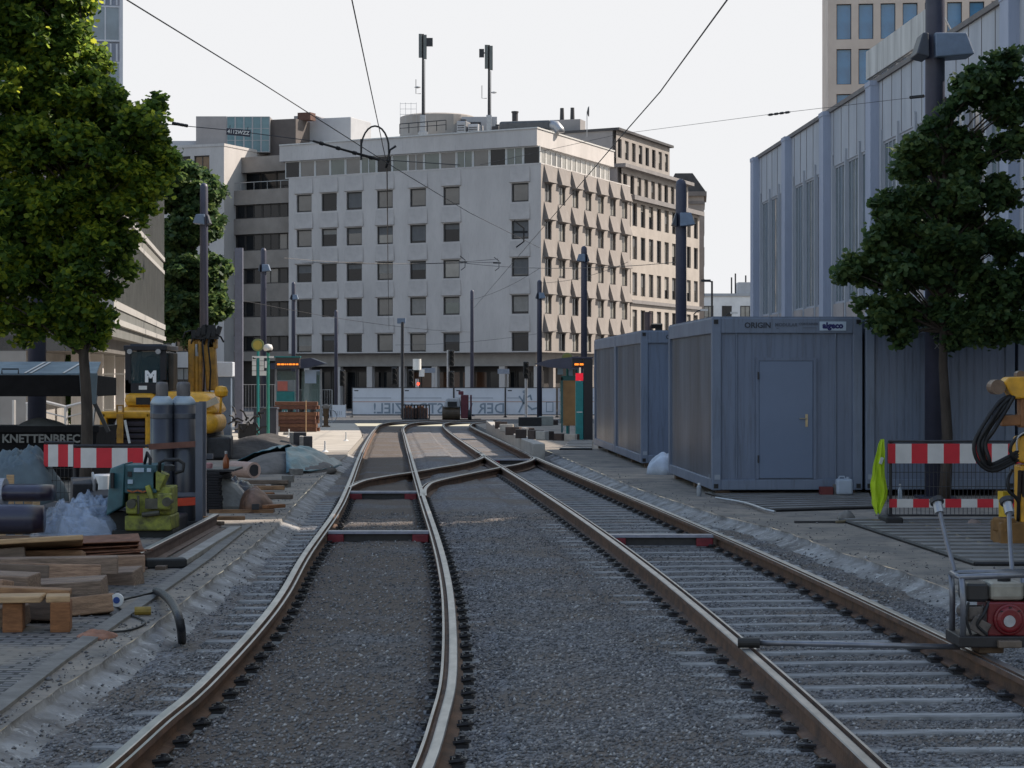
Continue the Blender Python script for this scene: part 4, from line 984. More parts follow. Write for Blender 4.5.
for i,(px,y,l) in enumerate(((163,27.5,'dented grey gas cylinder at the tamper end of the rack, in the front pair'),(185,27.5,'grey gas cylinder beside the rack post, in the front pair'),(157,27.82,'grey gas cylinder mostly hidden, its cap just showing at the tamper end'),(178,27.82,'grey gas cylinder in the back, its cap showing between the front pair'))):
    loc=(X29(px,27.5),y,.092)
    if cyl is None:
        cyl=thing('gas_cylinder',l,'gas cylinder',loc,0,'gas cylinders in the rack')
        mb=MB(); mb.lathe([(.13,0),(.14,.02),(.14,1.475)],n=24); part('body',mb,CYL,cyl,smooth=True)
        mb=MB(); mb.lathe([(.1402,1.4751),(.136,1.51),(.115,1.55),(.08,1.585),(.06,1.59)],n=24); part('shoulder',mb,CYT,cyl,smooth=True)
        mb=MB(); mb.lathe([(.062,1.58),(.068,1.60),(.068,1.73),(.055,1.765),(.02,1.77)],n=16); part('valve_cap',mb,mat('cap_grey',(.13,.12,.12),.6,.3,7),cyl,smooth=True)
        mb=MB(); mb.lathe([(.141,1.30),(.1412,1.31),(.1412,1.36),(.141,1.37)],n=24); part('band',mb,mat('cylinder_band',(.07,.075,.09),.5,.3,6),cyl,smooth=True)
    else: dup(cyl,loc,.4*i,l)
# ---- stack of rubber mats with a plate and bottle
MATM=mat('rubber_mat',(.012,.012,.016),.75,.4,9)
mm=MB(); mm.box(-.17,.17,-.6,.6,0,.03); mm.box(-.172,.172,-.602,.602,.012,.016,0); MM=mm.mesh('rubber_mat',MATM)
for k in range(15): o=obj('rubber_mat',MM,None,(X29(214,31)+random.uniform(-.012,.012),31,.02+.037*k),random.uniform(-.03,.03)); tag(o,'thin black rubber mat in the neat stack behind the gas cylinders','mat','stacked black rubber mats')
mb=MB(); mb.box(-.28,.28,-.5,.5,0,.03); solo('steel_plate','dark plate lying on top of the black rubber mats','plate',mb,DKSTEEL,(X29(219,31),31,.58))
t=thing('bottle','small amber bottle with dark neck standing on the plate over the mats','bottle',(X29(226,30.8),30.8,.61))
mb=MB(); mb.lathe([(.04,0),(.045,.01),(.045,.13),(.018,.18),(.018,.21)],n=12); part('body',mb,mat('amber_plastic',(.25,.07,.02),.3,.2,9),t,smooth=True)
mb=MB(); mb.lathe([(.02,.21),(.02,.25),(.0,.25)],n=10); part('cap',mb,GALV,t)
mb=MB(); mb.lathe([(.05,0),(.055,.06),(.04,.08)],n=10); solo('pink_rag','small pink cup shaped lump on the plate over the mats','rag',mb,mat('pink_cloth',(.4,.2,.2),.8,.3,9),(X29(209,30.9),30.9,.61))
# ---- lying rail and bars
def bar(p0,p1,prof,name,label,m,cat,step=2):
    a=Vector(p0);b=Vector(p1);d=(b-a).normalized();r=Vector((d.y,-d.x,0)).normalized();n=len(prof)
    mb=MB(); vs=[q+r*x+Vector((0,0,z)) for q in (a,b) for x,z in prof]
    fs=[tuple(range(n-1,-1,-1)),tuple(range(n,2*n))]+[(i,(i+1)%n,n+(i+1)%n,n+i) for i in range(n)]
    st=[0,0]+[1 if prof[i][1]>.155 and prof[(i+1)%n][1]>.155 else 0 for i in range(n)]
    mb.add(vs,fs,st); return solo(name,label,cat,mb,m)
rp=[(-.07,0),(.07,0),(.07,.012),(.012,.03),(.012,.125),(.036,.135),(.036,.165),(.028,.17),(-.028,.17),(-.036,.165),(-.036,.135),(-.012,.125),(-.012,.03),(-.07,.012)]
bar(gp(136,571,.01),gp(216,527,.01),rp,'loose_rail','unused rail length lying on the pavement beside the tamper',[mat('loose_rail_rust',(.15,.10,.085),.75,.4,8),STEEL],'rail')
bar(gp(176,567,.01),gp(236,530,.01),[(-.07,0),(.07,0),(.07,.05),(-.07,.05)],'steel_bar','flat grey bar lying next to the unused rail',[CONC,CONC],'bar')
bar(gp(160,570,.005),gp(222,531,.005),[(-.05,0),(.05,0),(.05,.035),(-.05,.035)],'timber_batten','dark batten lying between the unused rail and the flat bar',[WOODGREY,WOODGREY],'batten')
mb=MB(); mb.rbox((0,0,.05),(.42,.2,.1),.3); solo('black_wedge','black wedge block lying by the end of the unused rail','block',mb,BLACK,gp(165,568),bev=.02)
# ---- stacked timbers
tb=random.Random(11); TI=[mat('timber_a',(.44,.28,.185),.85,.45,5,bump=.6,col2=(.20,.125,.085),stretch=(1,9,9)),mat('timber_b',(.33,.235,.175),.85,.4,5,bump=.6,col2=(.16,.115,.085),stretch=(1,9,9)),WOODGREY,mat('timber_c',(.42,.26,.16),.85,.4,5,bump=.6,col2=(.19,.115,.07),stretch=(1,9,9))]
def beam(px,py_top,y,L_,w,h,rz,m,label=None,name='timber_beam',group='beams of the timber stack'):
    # px: column of the end that faces the track; top edge at row py_top
    z=H-(py_top-HY)/F*y-h; x=X29(px,y)
    mb=MB(); mb.box(-L_,0,-w/2,w/2,0,h); o=solo(name,label or 'weathered square timber beam piled in the stack by the pavers','timber beam',mb,m,(x,y,z),rz,group,bev=.012)
    o.rotation_euler=(tb.uniform(-.25,.25),tb.uniform(-.08,.07),rz+tb.uniform(-.28,.28)); return o
B_=[(145,555,20.6,2.4,.26,.16,-.06,0),(118,556,19.6,2.2,.26,.16,.10,1),(84,551,20.3,2.2,.24,.16,-.02,3),(140,568,20.0,2.2,.26,.17,-.1,1),(100,566,19.0,2.2,.24,.17,.12,0),(48,567,18.3,2.0,.22,.15,.0,2),
    (35,574,17.6,1.6,.22,.15,-.1,1),(135,580,20.4,2.2,.26,.17,.04,0),(8,580,17.3,1.4,.22,.16,.05,0),(105,581,18.9,1.9,.24,.17,-.13,3),(140,575,21.2,2.6,.26,.16,.02,2),(128,590,19.9,1.9,.24,.16,.0,1),(112,596,18.4,1.9,.22,.17,-.16,3),(70,592,17.7,1.9,.22,.17,.06,2),(26,547,19.8,2,.22,.15,.05,2),(20,604,17.5,1.4,.24,.16,.1,1)]
for b in B_: beam(*b[:7],TI[b[7]])
beam(140,566,22.0,2.6,.3,.34,0,WOODGREY); beam(100,574,21.4,2.6,.3,.34,.05,WOODGREY); beam(128,588,20.8,2.4,.3,.30,-.03,WOODGREY); beam(95,590,19.6,2.4,.3,.26,.08,WOODGREY); beam(60,598,18.6,2.4,.3,.22,.08,WOODGREY)
for q in ((106,577,18.0,2.2,.24,.19,.08,1),(112,594,17.5,2.0,.2,.15,.22,3),(30,588,17.0,1.6,.22,.18,.05,0),(62,600,16.9,1.8,.22,.17,.12,2),(28,605,16.6,1.5,.2,.15,.0,1)): beam(*q[:7],TI[q[7]])
beam(83,538,20.2,2.2,.9,.05,-.05,WOODPALE,'pale broad plank lying on top of the timber stack','timber_plank',None)
for k in range(6): beam(141-k%2*3,541+k*2.0,21.0,1.25,.7,.012,.02+.01*k,mat('rust_sheet',(.20,.085,.045),.8,.45,9,bump=.3),'thin rusty steel sheet in the pile beside the pale plank','steel_sheet','rusty thin sheets')
# low trestle near the camera
t=thing('plank_trestle','low bench of pale planks on two short brown blocks on the pavers','trestle',(X29(35,16.4),16.4,0))
mb=MB(); mb.rbox((-.28,-.08,.255),(.72,.24,.05),.02,.02,-.01); part('plank',mb,WOODPALE,t,bev=.01)
mb=MB(); mb.rbox((-.16,.14,.295),(.8,.16,.05),.1,0,.05); part('plank',mb,WOOD,t,bev=.01)
mb=MB(); mb.rbox((.17,.03,.252),(.18,.34,.05),.2); part('plank',mb,WOODPALE,t,bev=.01)
for x in (-.16,.2): mb=MB(); mb.rbox((x,0,.115),(.15,.3,.23),.15); part('block',mb,mat('orange_brown_wood',(.27,.115,.045),.8,.4,7,stretch=(1,6,6)),t,bev=.01)
# ---- cables and the conduit stub
pts=[gp(156,591,.04),gp(163,594,.10),gp(172,603,.15),gp(178,615,.14),gp(181,628,.05),gp(182,641,-.1)]
mb=MB(); mb.tube(catmull(pts,.05),.034,10); solo('conduit_stub','bent black conduit sticking out of the pavement edge into the ballast','conduit',mb,mat('conduit_black',(.012,.014,.02),.4,.2,30,bump=.4),smooth=True)
pts=[gp(155,592,.04),gp(130,598,.03),gp(115,601,.02),gp(100,596,.03),gp(84,584,.12),gp(82,579,.16),gp(88,582,.12),gp(105,597,.03),gp(125,612,.015),gp(145,622,.012),gp(130,630,.012),gp(110,632,.012)]
mb=MB(); mb.tube(catmull(pts,.06),.009,6); solo('black_cable','thin black cable looping across the pavers from the conduit stub','cable',mb,BLACK)
t=thing('cable_reel','small white cable spool with blue label lying against the timber stack','spool',gp(117,600,.09))
mb=MB(); mb.cyl((0,-.02,0),(0,.02,0),.055,n=18); part('flange',mb,WHITE,t); mb=MB(); mb.cyl((0,-.025,0),(0,-.0201,0),.028,n=14); part('label_disc',mb,mat('label_blue',(.03,.08,.3),.5,.2,5),t)
mb=MB(); mb.cyl((-.06,0,.04),(.07,.02,.04),.035,n=10); solo('yellow_plug','small dirty yellow plug on the cable end','plug',mb,mat('plug_yellow',(.3,.2,.03),.6,.4,9),gp(142,616))
heap('brick_dust','small heap of pink brick crumbs on the pavement strip','rubble',gp(97,637),.16,.2,.05,mat('brick_crumbs',(.35,.17,.11),.9,.4,12,bump=.5),3,.6,9)
# paver field with dark joints and its concrete edging strip
def paver_mat():
    m=mat('wet_pavers',(.16,.155,.15),.8,.35,3,bump=.2); nt=m.node_tree;N=nt.nodes;L=nt.links
    tc=N.new('ShaderNodeTexCoord'); br=N.new('ShaderNodeTexBrick'); br.inputs['Scale'].default_value=2.4; br.inputs['Mortar Size'].default_value=.04; br.inputs['Color1'].default_value=(.19,.175,.16,1); br.inputs['Color2'].default_value=(.11,.11,.115,1); br.inputs['Mortar'].default_value=(.02,.02,.022,1)
    L.new(tc.outputs['Object'],br.inputs['Vector']); 
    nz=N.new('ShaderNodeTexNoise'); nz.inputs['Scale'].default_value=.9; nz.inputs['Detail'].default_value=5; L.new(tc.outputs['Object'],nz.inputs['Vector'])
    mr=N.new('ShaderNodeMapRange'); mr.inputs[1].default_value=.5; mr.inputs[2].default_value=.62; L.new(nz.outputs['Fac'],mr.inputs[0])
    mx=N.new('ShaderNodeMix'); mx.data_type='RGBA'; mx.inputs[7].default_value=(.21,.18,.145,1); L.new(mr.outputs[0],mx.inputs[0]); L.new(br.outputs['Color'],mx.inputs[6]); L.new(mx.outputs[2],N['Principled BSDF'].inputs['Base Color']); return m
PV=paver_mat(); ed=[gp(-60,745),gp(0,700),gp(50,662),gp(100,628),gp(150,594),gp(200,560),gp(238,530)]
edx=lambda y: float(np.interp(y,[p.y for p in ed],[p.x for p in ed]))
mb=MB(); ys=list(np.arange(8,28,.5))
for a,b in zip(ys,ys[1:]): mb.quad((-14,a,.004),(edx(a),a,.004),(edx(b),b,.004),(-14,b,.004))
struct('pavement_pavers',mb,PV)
mb=MB()
for a,b in zip(ys,ys[1:]): mb.hexa([(edx(a),a,-.05),(edx(b),b,-.05),(edx(b)+.12,b,-.05),(edx(a)+.12,a,-.05),(edx(a),a,.03),(edx(b),b,.03),(edx(b)+.12,b,.025),(edx(a)+.12,a,.025)])
struct('kerb_edging',mb,CONCDK)
# ---- building rubble between the mats and the platform
mb=MB(); mb.cyl((-.35,.5,.2),(.12,-.05,.2),.15,n=20); mb.cyl((.1201,-.0501,.2),(.125,-.055,.2),.11,n=20,mi=1); solo('clay_pipe','pale pink pipe section lying beyond the stacked rubber mats','pipe',mb,[mat('pale_pink_pipe',(.52,.36,.30),.7,.2,6),DKSTEEL],gp(248,481),smooth=False)
mb=MB(); mb.hexa([(-.3,0,0),(-.3,.5,0),(.35,.5,0),(.4,0,0),(-.3,.1,.55),(-.3,.45,.5),(.0,.5,.38),(.05,.1,.4)]); o=solo('film_sack','grey plastic sheeted sack leaning against the rubber mats','sack',mb,mat('film_sack',(.20,.20,.19),.35,.5,4,bump=.8,bscale=10),gp(233,512),bev=.08)
heap('brown_sack','crumpled clear sack of brown offcuts near the pavement edge','sack',gp(258,512),.27,.25,.33,mat('brown_bagged',(.23,.13,.085),.5,.6,6,bump=.8,bscale=12),6,.25,2.5,.5,creases=.06)
for i,(px,py,l,rz,m) in enumerate(((262,490,.75,.2,WOOD),(255,497,.6,.35,mat('orange_brown_wood',(.27,.115,.045))),(268,484,.7,.0,WOODGREY),(276,499,.5,-.2,WOODGREY))):
    mb=MB(); mb.box(-l/2,l/2,-.07,.07,0,.07); solo('wood_offcut',['light brown offcut lying by the pink pipe','orange brown offcut under the pink pipe','grey offcut behind the pink pipe','short grey offcut beside the brown sack'][i],'offcut',mb,m,gp(px,py,.02+.02*i),rz,bev=.01)
for i,(px,py,l,rz,m,lab) in enumerate(((240,488,.9,.5,WOODGREY,'long grey board leaning over the sack by the rubber mats'),(222,520,.6,.1,WOOD,'short brown board before the stack of rubber mats'),(274,508,.35,.9,mat('orange_brown_wood',(.27,.115,.045)),'small orange brown wedge at the pavement edge'),(205,525,.5,-.3,WOODGREY,'grey batten end by the gas cylinder rack'),(250,468,.8,.15,WOODPALE,'pale board lying behind the pink pipe'))):
    mb=MB(); mb.box(-l/2,l/2,-.06,.06,0,.05); solo('wood_offcut',lab,'offcut',mb,m,gp(px,py,.03+.03*(i%3)),rz,bev=.01)
heap('black_sack','black plastic sack slumped beside the stack of rubber mats','sack',gp(240,500),.3,.3,.3,mat('black_sack',(.02,.02,.025),.3,.3,5,bump=.5,bscale=12),17,.3,2.5,.5,creases=.1)
mb=MB(); mb.box(-.5,.4,-.05,.05,0,.05); mb.box(.1,.2,-.08,.08,.05,.13,1); solo('batten','thin batten with a bracket in front of the sacks','batten',mb,[WOOD,DKSTEEL],gp(245,513),.05)
heap('sand_heap','heap of grey sand partly covered with a teal tarpaulin','sand heap',gp(283,471,-.02),.95,2.2,.36,mat('grey_sand',(.16,.15,.14),.95,.3,6,bump=.5,bscale=30),9,.25,1.2)
def cover(name,label,c,rx,ry,h,a0,a1,m,seed):
    mb=MB(); vs=[];fs=[];n=40;k=12
    for i in range(k+1):
        t=.15+.97*i/k
        for j in range(n+1):
            a=a0+(a1-a0)*j/n; w=1+.12*noise.noise(Vector((math.cos(a)*2,math.sin(a)*2,seed)))
            x=math.cos(a)*rx*t*w;y=math.sin(a)*ry*t*w; z=max(.03,h*max(0,1-t*t)**.6+.05+.16*abs(noise.noise(Vector((x*3.5,y*1.6,seed)))))
            vs.append((x,y,z))
    for i in range(k):
        for j in range(n): q=i*(n+1)+j; fs.append((q,q+1,q+n+2,q+n+1))
    mb.add(vs,fs); o=solo(name,label,'tarpaulin',mb,m,c,smooth=True); md=o.modifiers.new('s','SOLIDIFY'); md.thickness=.012; return o
TEALT=mat('teal_tarp',(.03,.125,.16),.4,.4,4,bump=.5,bscale=9)
cover('teal_tarpaulin','rumpled teal tarpaulin draped over the sand heap',gp(285,470,-.02),.98,2.35,.38,-1.3,3.3,TEALT,2)
heap('soil_mound','dark mound of soil below the excavator','soil heap',gp(258,456,-.05),1.2,3.2,.42,mat('dark_soil',(.055,.05,.048),.95,.4,5,bump=.8,bscale=18),12,.4,1.2)
heap('soil_mound','low dark soil bank beside the platform end',Vector((0,0,0)) and 'soil heap',gp(272,446,-.05),.9,3,.3,mat('dark_soil',(.055,.05,.048)),15,.4,1.2)
for i,(px,py,w,h,l) in enumerate(((298,452,.42,.5,'pale faced concrete block standing at the platform end'),(306,453,.32,.42,'dark concrete block beside the pale faced block'))):
    mb=MB(); mb.box(-w/2,w/2,-.25,.25,0,h); mb.box(-w/2-.005,-w/2+.1,-.255,.255,-.001,h+.005,1); solo('concrete_block',l,'block',mb,[mat('block_dark',(.05,.05,.055),.8,.3,7),CONC],gp(px,py),.1,bev=.015)
for i,(px,py) in enumerate(((288,482),(296,475),(281,487))):
    mb=MB(); mb.box(-.1,.1,-.15,.15,0,.12); solo('small_brick','small dark brick on the pavement in front of the teal tarpaulin','brick',mb,CONCDK,gp(px,py),.4*i,'bricks before the tarpaulin')
# ---- excavator
EX=(X29(165,50.5),50.5,0); t=thing('excavator','yellow wheel-less crawler excavator with dark cab parked behind the gas cylinders','excavator',EX)
t['label']='yellow crawler excavator with dark cab parked behind the gas cylinders'
ex=lambda px:(px-165)/42.57; ez=lambda py:H-(py-HY)/42.57
for x in (-.85,.75):
    mb=MB(); prof=[]
    for k in range(9): a=PI/2+PI*k/8; prof.append((-1.1+math.cos(a)*.33,.33+math.sin(a)*.33))
    for k in range(9): a=-PI/2+PI*k/8; prof.append((1.1+math.cos(a)*.33,.33+math.sin(a)*.33))
    mb.prism(prof,x,x+.45,'x'); tr=part('crawler_track',mb,mat('track_black',(.025,.024,.024),.8,.3,8,bump=.5,bscale=40),t)
    for k in range(4):
        mb=MB(); mb.cyl((x-.02,-.9+.6*k,.33),(x+.47,-.9+.6*k,.33),.2,n=12); part('track_roller',mb,DKSTEEL,tr)
mb=MB(); mb.box(-.5,.8,-.8,.8,.3,.72); part('undercarriage',mb,DKSTEEL,t)
mb=MB(); mb.box(ex(130),ex(215),-1.0,1.0,ez(425),ez(405)); mb.box(ex(132),ex(163),-1.05,.6,ez(406),ez(393)); part('body',mb,YELLOW,t,bev=.12)
mb=MB(); mb.box(ex(144),ex(158),-1.07,-1.04,ez(404),ez(397)); part('side_vent',mb,BLACK,t)
# rounded counterweight and engine cover
def rounded(x0,x1,y0,y1,z0,z1,m,name,n=3):
    mb=MB(); mb.box(x0,x1,y0,y1,z0,z1); o=part(name,mb,m,t); bevel(o,n,6); o.data.polygons.foreach_set('use_smooth',[True]*6); return o
rounded(ex(166),ex(226),-1.5,.3,ez(432),ez(412),YELLOW,'counterweight',.22)
mb=MB(); mb.hexa([(ex(163),-1.4,ez(413)),(ex(163),.6,ez(413)),(ex(226),.6,ez(413)),(ex(226),-1.4,ez(413)),(ex(166),-1.2,ez(391)),(ex(166),.5,ez(391)),(ex(216),.4,ez(392)),(ex(214),-1.1,ez(392))]); o=part('engine_cover',mb,YELLOW,t); bevel(o,.16,6); o.data.polygons.foreach_set('use_smooth',[True]*6)
mb=MB(); mb.hexa([(ex(196),-1.41,ez(411)),(ex(196),-1.38,ez(411)),(ex(224),-1.30,ez(396)),(ex(224),-1.42,ez(396)),(ex(199),-1.41,ez(414)),(ex(199),-1.38,ez(414)),(ex(227),-1.30,ez(402)),(ex(227),-1.42,ez(402))]); part('stripe',mb,mat('cream_stripe',(.55,.45,.33),.5,.2,6),t)
mb=MB(); mb.rbox((ex(196),-1.37,ez(403)),(.25,.03,.16),0,0,-.4); part('side_vent',mb,BLACK,t)
CABM=mat('cab_navy',(.008,.011,.02),.4,.3,4)
mb=MB(); x0,x1=ex(132),ex(172); y0,y1=-.9,.7
for a in (x0,x1-.13):
    for b in (y0,y1-.09): mb.box(a,a+.13,b,b+.09,ez(393),ez(350))
mb.box(x0,x1,y0,y0+.08,ez(393),ez(383)); mb.box(x0,x1,y1-.08,y1,ez(393),ez(380)); mb.box(x0,x0+.08,y0,y1,ez(393),ez(380)); mb.box(x1-.08,x1,y0,y1,ez(393),ez(380)); cab=part('cab',mb,CABM,t)
mb=MB(); mb.box(x0-.03,x1+.03,y0-.05,y1+.08,ez(351),ez(346)); mb.box(x0+.1,x1-.1,y0+.05,y1-.1,ez(346),ez(344.5)); part('cab_roof',mb,CABM,cab,bev=.03)
mb=MB(); mb.box(x0+.09,x1-.09,y0+.02,y0+.04,ez(383),ez(352)); mb.box(x0+.02,x0+.04,y0+.09,y1-.09,ez(380),ez(352)); mb.box(x1-.04,x1-.02,y0+.09,y1-.09,ez(380),ez(352)); mb.box(x0+.09,x1-.09,y1-.04,y1-.02,ez(380),ez(352)); part('cab_glass',mb,film('cab_glass_teal',(.02,.06,.075),.6,.05),cab)
mb=MB(); mb.rbox(((x0+x1)/2,-.1,ez(375)),(.5,.15,.8)); mb.rbox(((x0+x1)/2,.1,ez(388)),(.5,.5,.12)); mb.rbox(((x0+x1)/2,-.1,ez(360)),(.25,.12,.2)); part('seat',mb,BLACK,cab,bev=.05)
lettering('M',.34,mat('logo_white',(.85,.85,.85),.5,.05,5),cab,((x0+x1)/2+.12,y0-.004,ez(377)),bold=.022)
mb=MB(); mb.rbox((ex(149.5),y0-.006,ez(387.5)),(.19,.012,.09)); part('plate',mb,WHITE,cab)
mb=MB(); mb.rbox((x0-.09,.3,ez(368)),(.1,.2,.3)); mb.tube([(x0,.3,ez(356)),(x0-.09,.3,ez(362))],.015,5); part('mirror',mb,BLACK,cab,bev=.02)
for px in (137,165): mb=MB(); mb.cyl((ex(px),y0-.1,ez(352)),(ex(px),y0-.03,ez(352)),.06,n=10); part('work_lamp',mb,GALV,cab)
for px in (175.5,):
    mb=MB(); mb.box(ex(172),ex(177),-.5,.1,ez(390),ez(353)); part('guard_plate',mb,mat('brown_guard',(.10,.085,.07),.6,.3,5),t,bev=.02)
BY=mat('boom_ochre',(.50,.25,.03),.5,.35,6,col2=(.27,.14,.03))
mb=MB(); mb.box(ex(186),ex(193),.3,.55,ez(395),ez(340)); mb.box(ex(196),ex(200),.3,.55,ez(395),ez(340)); mb.box(ex(186),ex(200),.35,.5,ez(345),ez(339)); mb.box(ex(186),ex(200),.35,.5,ez(395),ez(388)); bm=part('boom',mb,BY,t,bev=.03)
mb=MB(); mb.cyl((ex(194.5),.3,ez(392)),(ex(194.5),.3,ez(356)),.05,n=10); mb.cyl((ex(194.5),.3,ez(356)),(ex(194.5),.3,ez(344)),.03,n=8,mi=1); part('ram',mb,[BY,GALV],bm)
mb=MB(); mb.rbox((ex(208),.5,ez(364)),(.26,.3,1.25),0,0,-.06); mb.rbox((ex(210),.5,ez(343)),(.2,.3,.25)); part('stick',mb,BY,t,bev=.03)
mb=MB(); r5=random.Random(5)
for k in range(7):
    x=ex(r5.uniform(188,216)); z=ez(r5.uniform(328,341)); w=r5.uniform(.12,.3)
    mb.tube([(x-w*.6,.3,z-.08),(x-w*.4,.25,z+.05),(x,.25,z+.09),(x+w*.4,.3,z+.02),(x+w*.6,.35,z-.1)],.022,5)
for k in range(2):
    x=ex(202+k*6); mb.tube([(x,.28,ez(392)),(x+.03,.25,ez(370)),(x-.03,.25,ez(345)),(x,.3,ez(334))],.022,5)
[mb.rbox((ex(192+5*k),.3,ez(334-2*(k%3))),(.1,.16,.2),0,0,.3*(k%2)) for k in range(6)]; mb.rbox((ex(203),.35,ez(336)),(.62,.2,.14)); mb.rbox((ex(207),.35,ez(329)),(.3,.15,.2)); part('hydraulic_hoses',mb,BLACK,t)
mb=MB(); mb.lathe([(.05,0),(.14,.04),(.16,.14),(.12,.24),(.03,.27)],(ex(227),-1.0,ez(397)),n=12); mb.cyl((ex(226),-1,ez(412)),(ex(227),-1,ez(396)),.03,n=6); part('beacon',mb,YELLOW,t)
mb=MB(); mb.rbox((1.25,-.4,.28),(.75,1.8,.5),.1); part('dozer_blade',mb,DKSTEEL,t,bev=.05)
# low yellow louvred machine
gx=lambda px:(px-127)/46.7; gz=lambda py:H-(py-HY)/46.7
t=thing('compressor','yellow framed compressor with black horizontal louvres in front of the excavator','compressor',(X29(127,46),46,0))
mb=MB(); mb.box(gx(103),gx(110),-.4,.7,.1,gz(412)); mb.box(gx(103),gx(153),-.4,.7,gz(418),gz(411)); mb.box(gx(148),gx(153),-.4,.7,.1,gz(412)); mb.box(gx(103),gx(153),-.4,.7,.1,.3); part('frame',mb,YELLOW,t,bev=.04)
mb=MB(); mb.box(gx(110),gx(148),-.2,.6,.3,gz(418)); part('core',mb,BLACK,t)
for k in range(5): mb=MB(); mb.rbox((gx(132),-.3,gz(423+k*6)),(.66,.1,.07),0,.5); part('louvre',mb,mat('louvre_grey',(.07,.06,.075),.5,.2,6),t)
mb=MB(); mb.rbox((gx(124),-.46,gz(428)),(.14,.06,.62)); mb.tube([(gx(121),-.45,gz(412)),(gx(121),-.46,gz(405)),(gx(127),-.46,gz(405)),(gx(127),-.45,gz(412))],.025,6); part('hook_block',mb,BY,t,bev=.02)
mb=MB(); mb.rbox((gx(118.5),-.45,gz(429)),(.05,.03,.5),0,0,.3); mb.rbox((gx(131),-.45,gz(431)),(.05,.03,.5),0,0,-.2); part('warning_strip',mb,WHITE,t)
# rubbish around the digger
def scrap(name,label,px,py,w,h,seed,m=BLACK):
    r_=random.Random(seed); mb=MB(); c=gp(px,py)
    for k in range(22):
        p=Vector((r_.uniform(-w,w),r_.uniform(-.4,.4),r_.uniform(.02,h))); q=p+Vector((r_.uniform(-.4,.4),r_.uniform(-.3,.3),r_.uniform(-.3,.3))); q.z=max(.02,q.z); mb.tube([p,(p+q)/2+Vector((0,0,.08)),q],r_.uniform(.015,.04),5)
    mb.rbox((0,0,h*.3),(w*1.2,.5,h*.5),.2); return solo(name,label,'scrap',mb,m,c)
scrap('scrap_heap','tangle of dark hoses and scrap between excavator and dark bin',247,440,.45,.95,3)
mb=MB(); mb.box(-.4,.4,-.35,.35,0,.95); mb.box(-.43,.43,-.38,.38,.95,1.02,0); mb.box(-.36,.36,-.36,-.355,.1,.9,0); solo('dark_bin','dark blue grey waste bin at the foot of the teal poles','bin',mb,mat('bin_dark',(.03,.035,.055),.5,.2,5),gp(266,436),bev=.03)
# ================================================================== RIGHT SIDE
CBL=mat('cabin_blue_grey',(.155,.195,.275),.45,.12,.9,bump=.12,bscale=3,col2=(.125,.157,.225),stretch=(1,1,.35)); CFR=mat('cabin_frame',(.165,.205,.28),.45,.1,1.2,col2=(.135,.168,.23))
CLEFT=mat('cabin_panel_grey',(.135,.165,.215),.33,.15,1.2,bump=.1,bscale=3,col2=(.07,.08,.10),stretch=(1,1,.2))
def streaks(m, amt=.55, col=(.05,.055,.062)):
    nt=m.node_tree;N=nt.nodes;L=nt.links;b=N['Principled BSDF']; old=b.inputs['Base Color'].links[0].from_socket
    tc=N.new('ShaderNodeTexCoord'); mp=N.new('ShaderNodeMapping'); mp.inputs['Scale'].default_value=(9,9,.7); L.new(tc.outputs['Object'],mp.inputs[0])
    nz=N.new('ShaderNodeTexNoise'); nz.inputs['Scale'].default_value=1.6; nz.inputs['Detail'].default_value=7; nz.inputs['Roughness'].default_value=.68; L.new(mp.outputs[0],nz.inputs['Vector'])
    mr=N.new('ShaderNodeMapRange'); mr.inputs[1].default_value=.52; mr.inputs[2].default_value=.75; mr.inputs[4].default_value=amt; L.new(nz.outputs['Fac'],mr.inputs[0])
    mx=N.new('ShaderNodeMix'); mx.data_type='RGBA'; mx.inputs[7].default_value=(*col,1); L.new(mr.outputs[0],mx.inputs[0]); L.new(old,mx.inputs[6]); L.new(mx.outputs[2],b.inputs['Base Color'])
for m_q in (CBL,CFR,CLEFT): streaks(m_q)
streaks(LIME,.4,(.25,.235,.225)); streaks(WHITEW,.4,(.19,.205,.23)); streaks(PIL,.35,(.17,.19,.235))
DOORM=mat('cabin_door',(.14,.19,.285),.35,.1,1.0)
CW,CL,CH=2.435,6.058,2.77
def ribs(mb,a,b,z0,z1,y0,axis,out,step=.125,d=.006):
    # shallow vertical folds on a panel
    x=a
    while x<b-step*.6:
        if axis=='x': mb.box(x+step*.12,min(b,x+step*.88),min(y0,y0+out*d),max(y0,y0+out*d),z0,z1)
        else: mb.box(min(y0,y0+out*d),max(y0,y0+out*d),x+step*.12,min(b,x+step*.88),z0,z1)
        x+=step
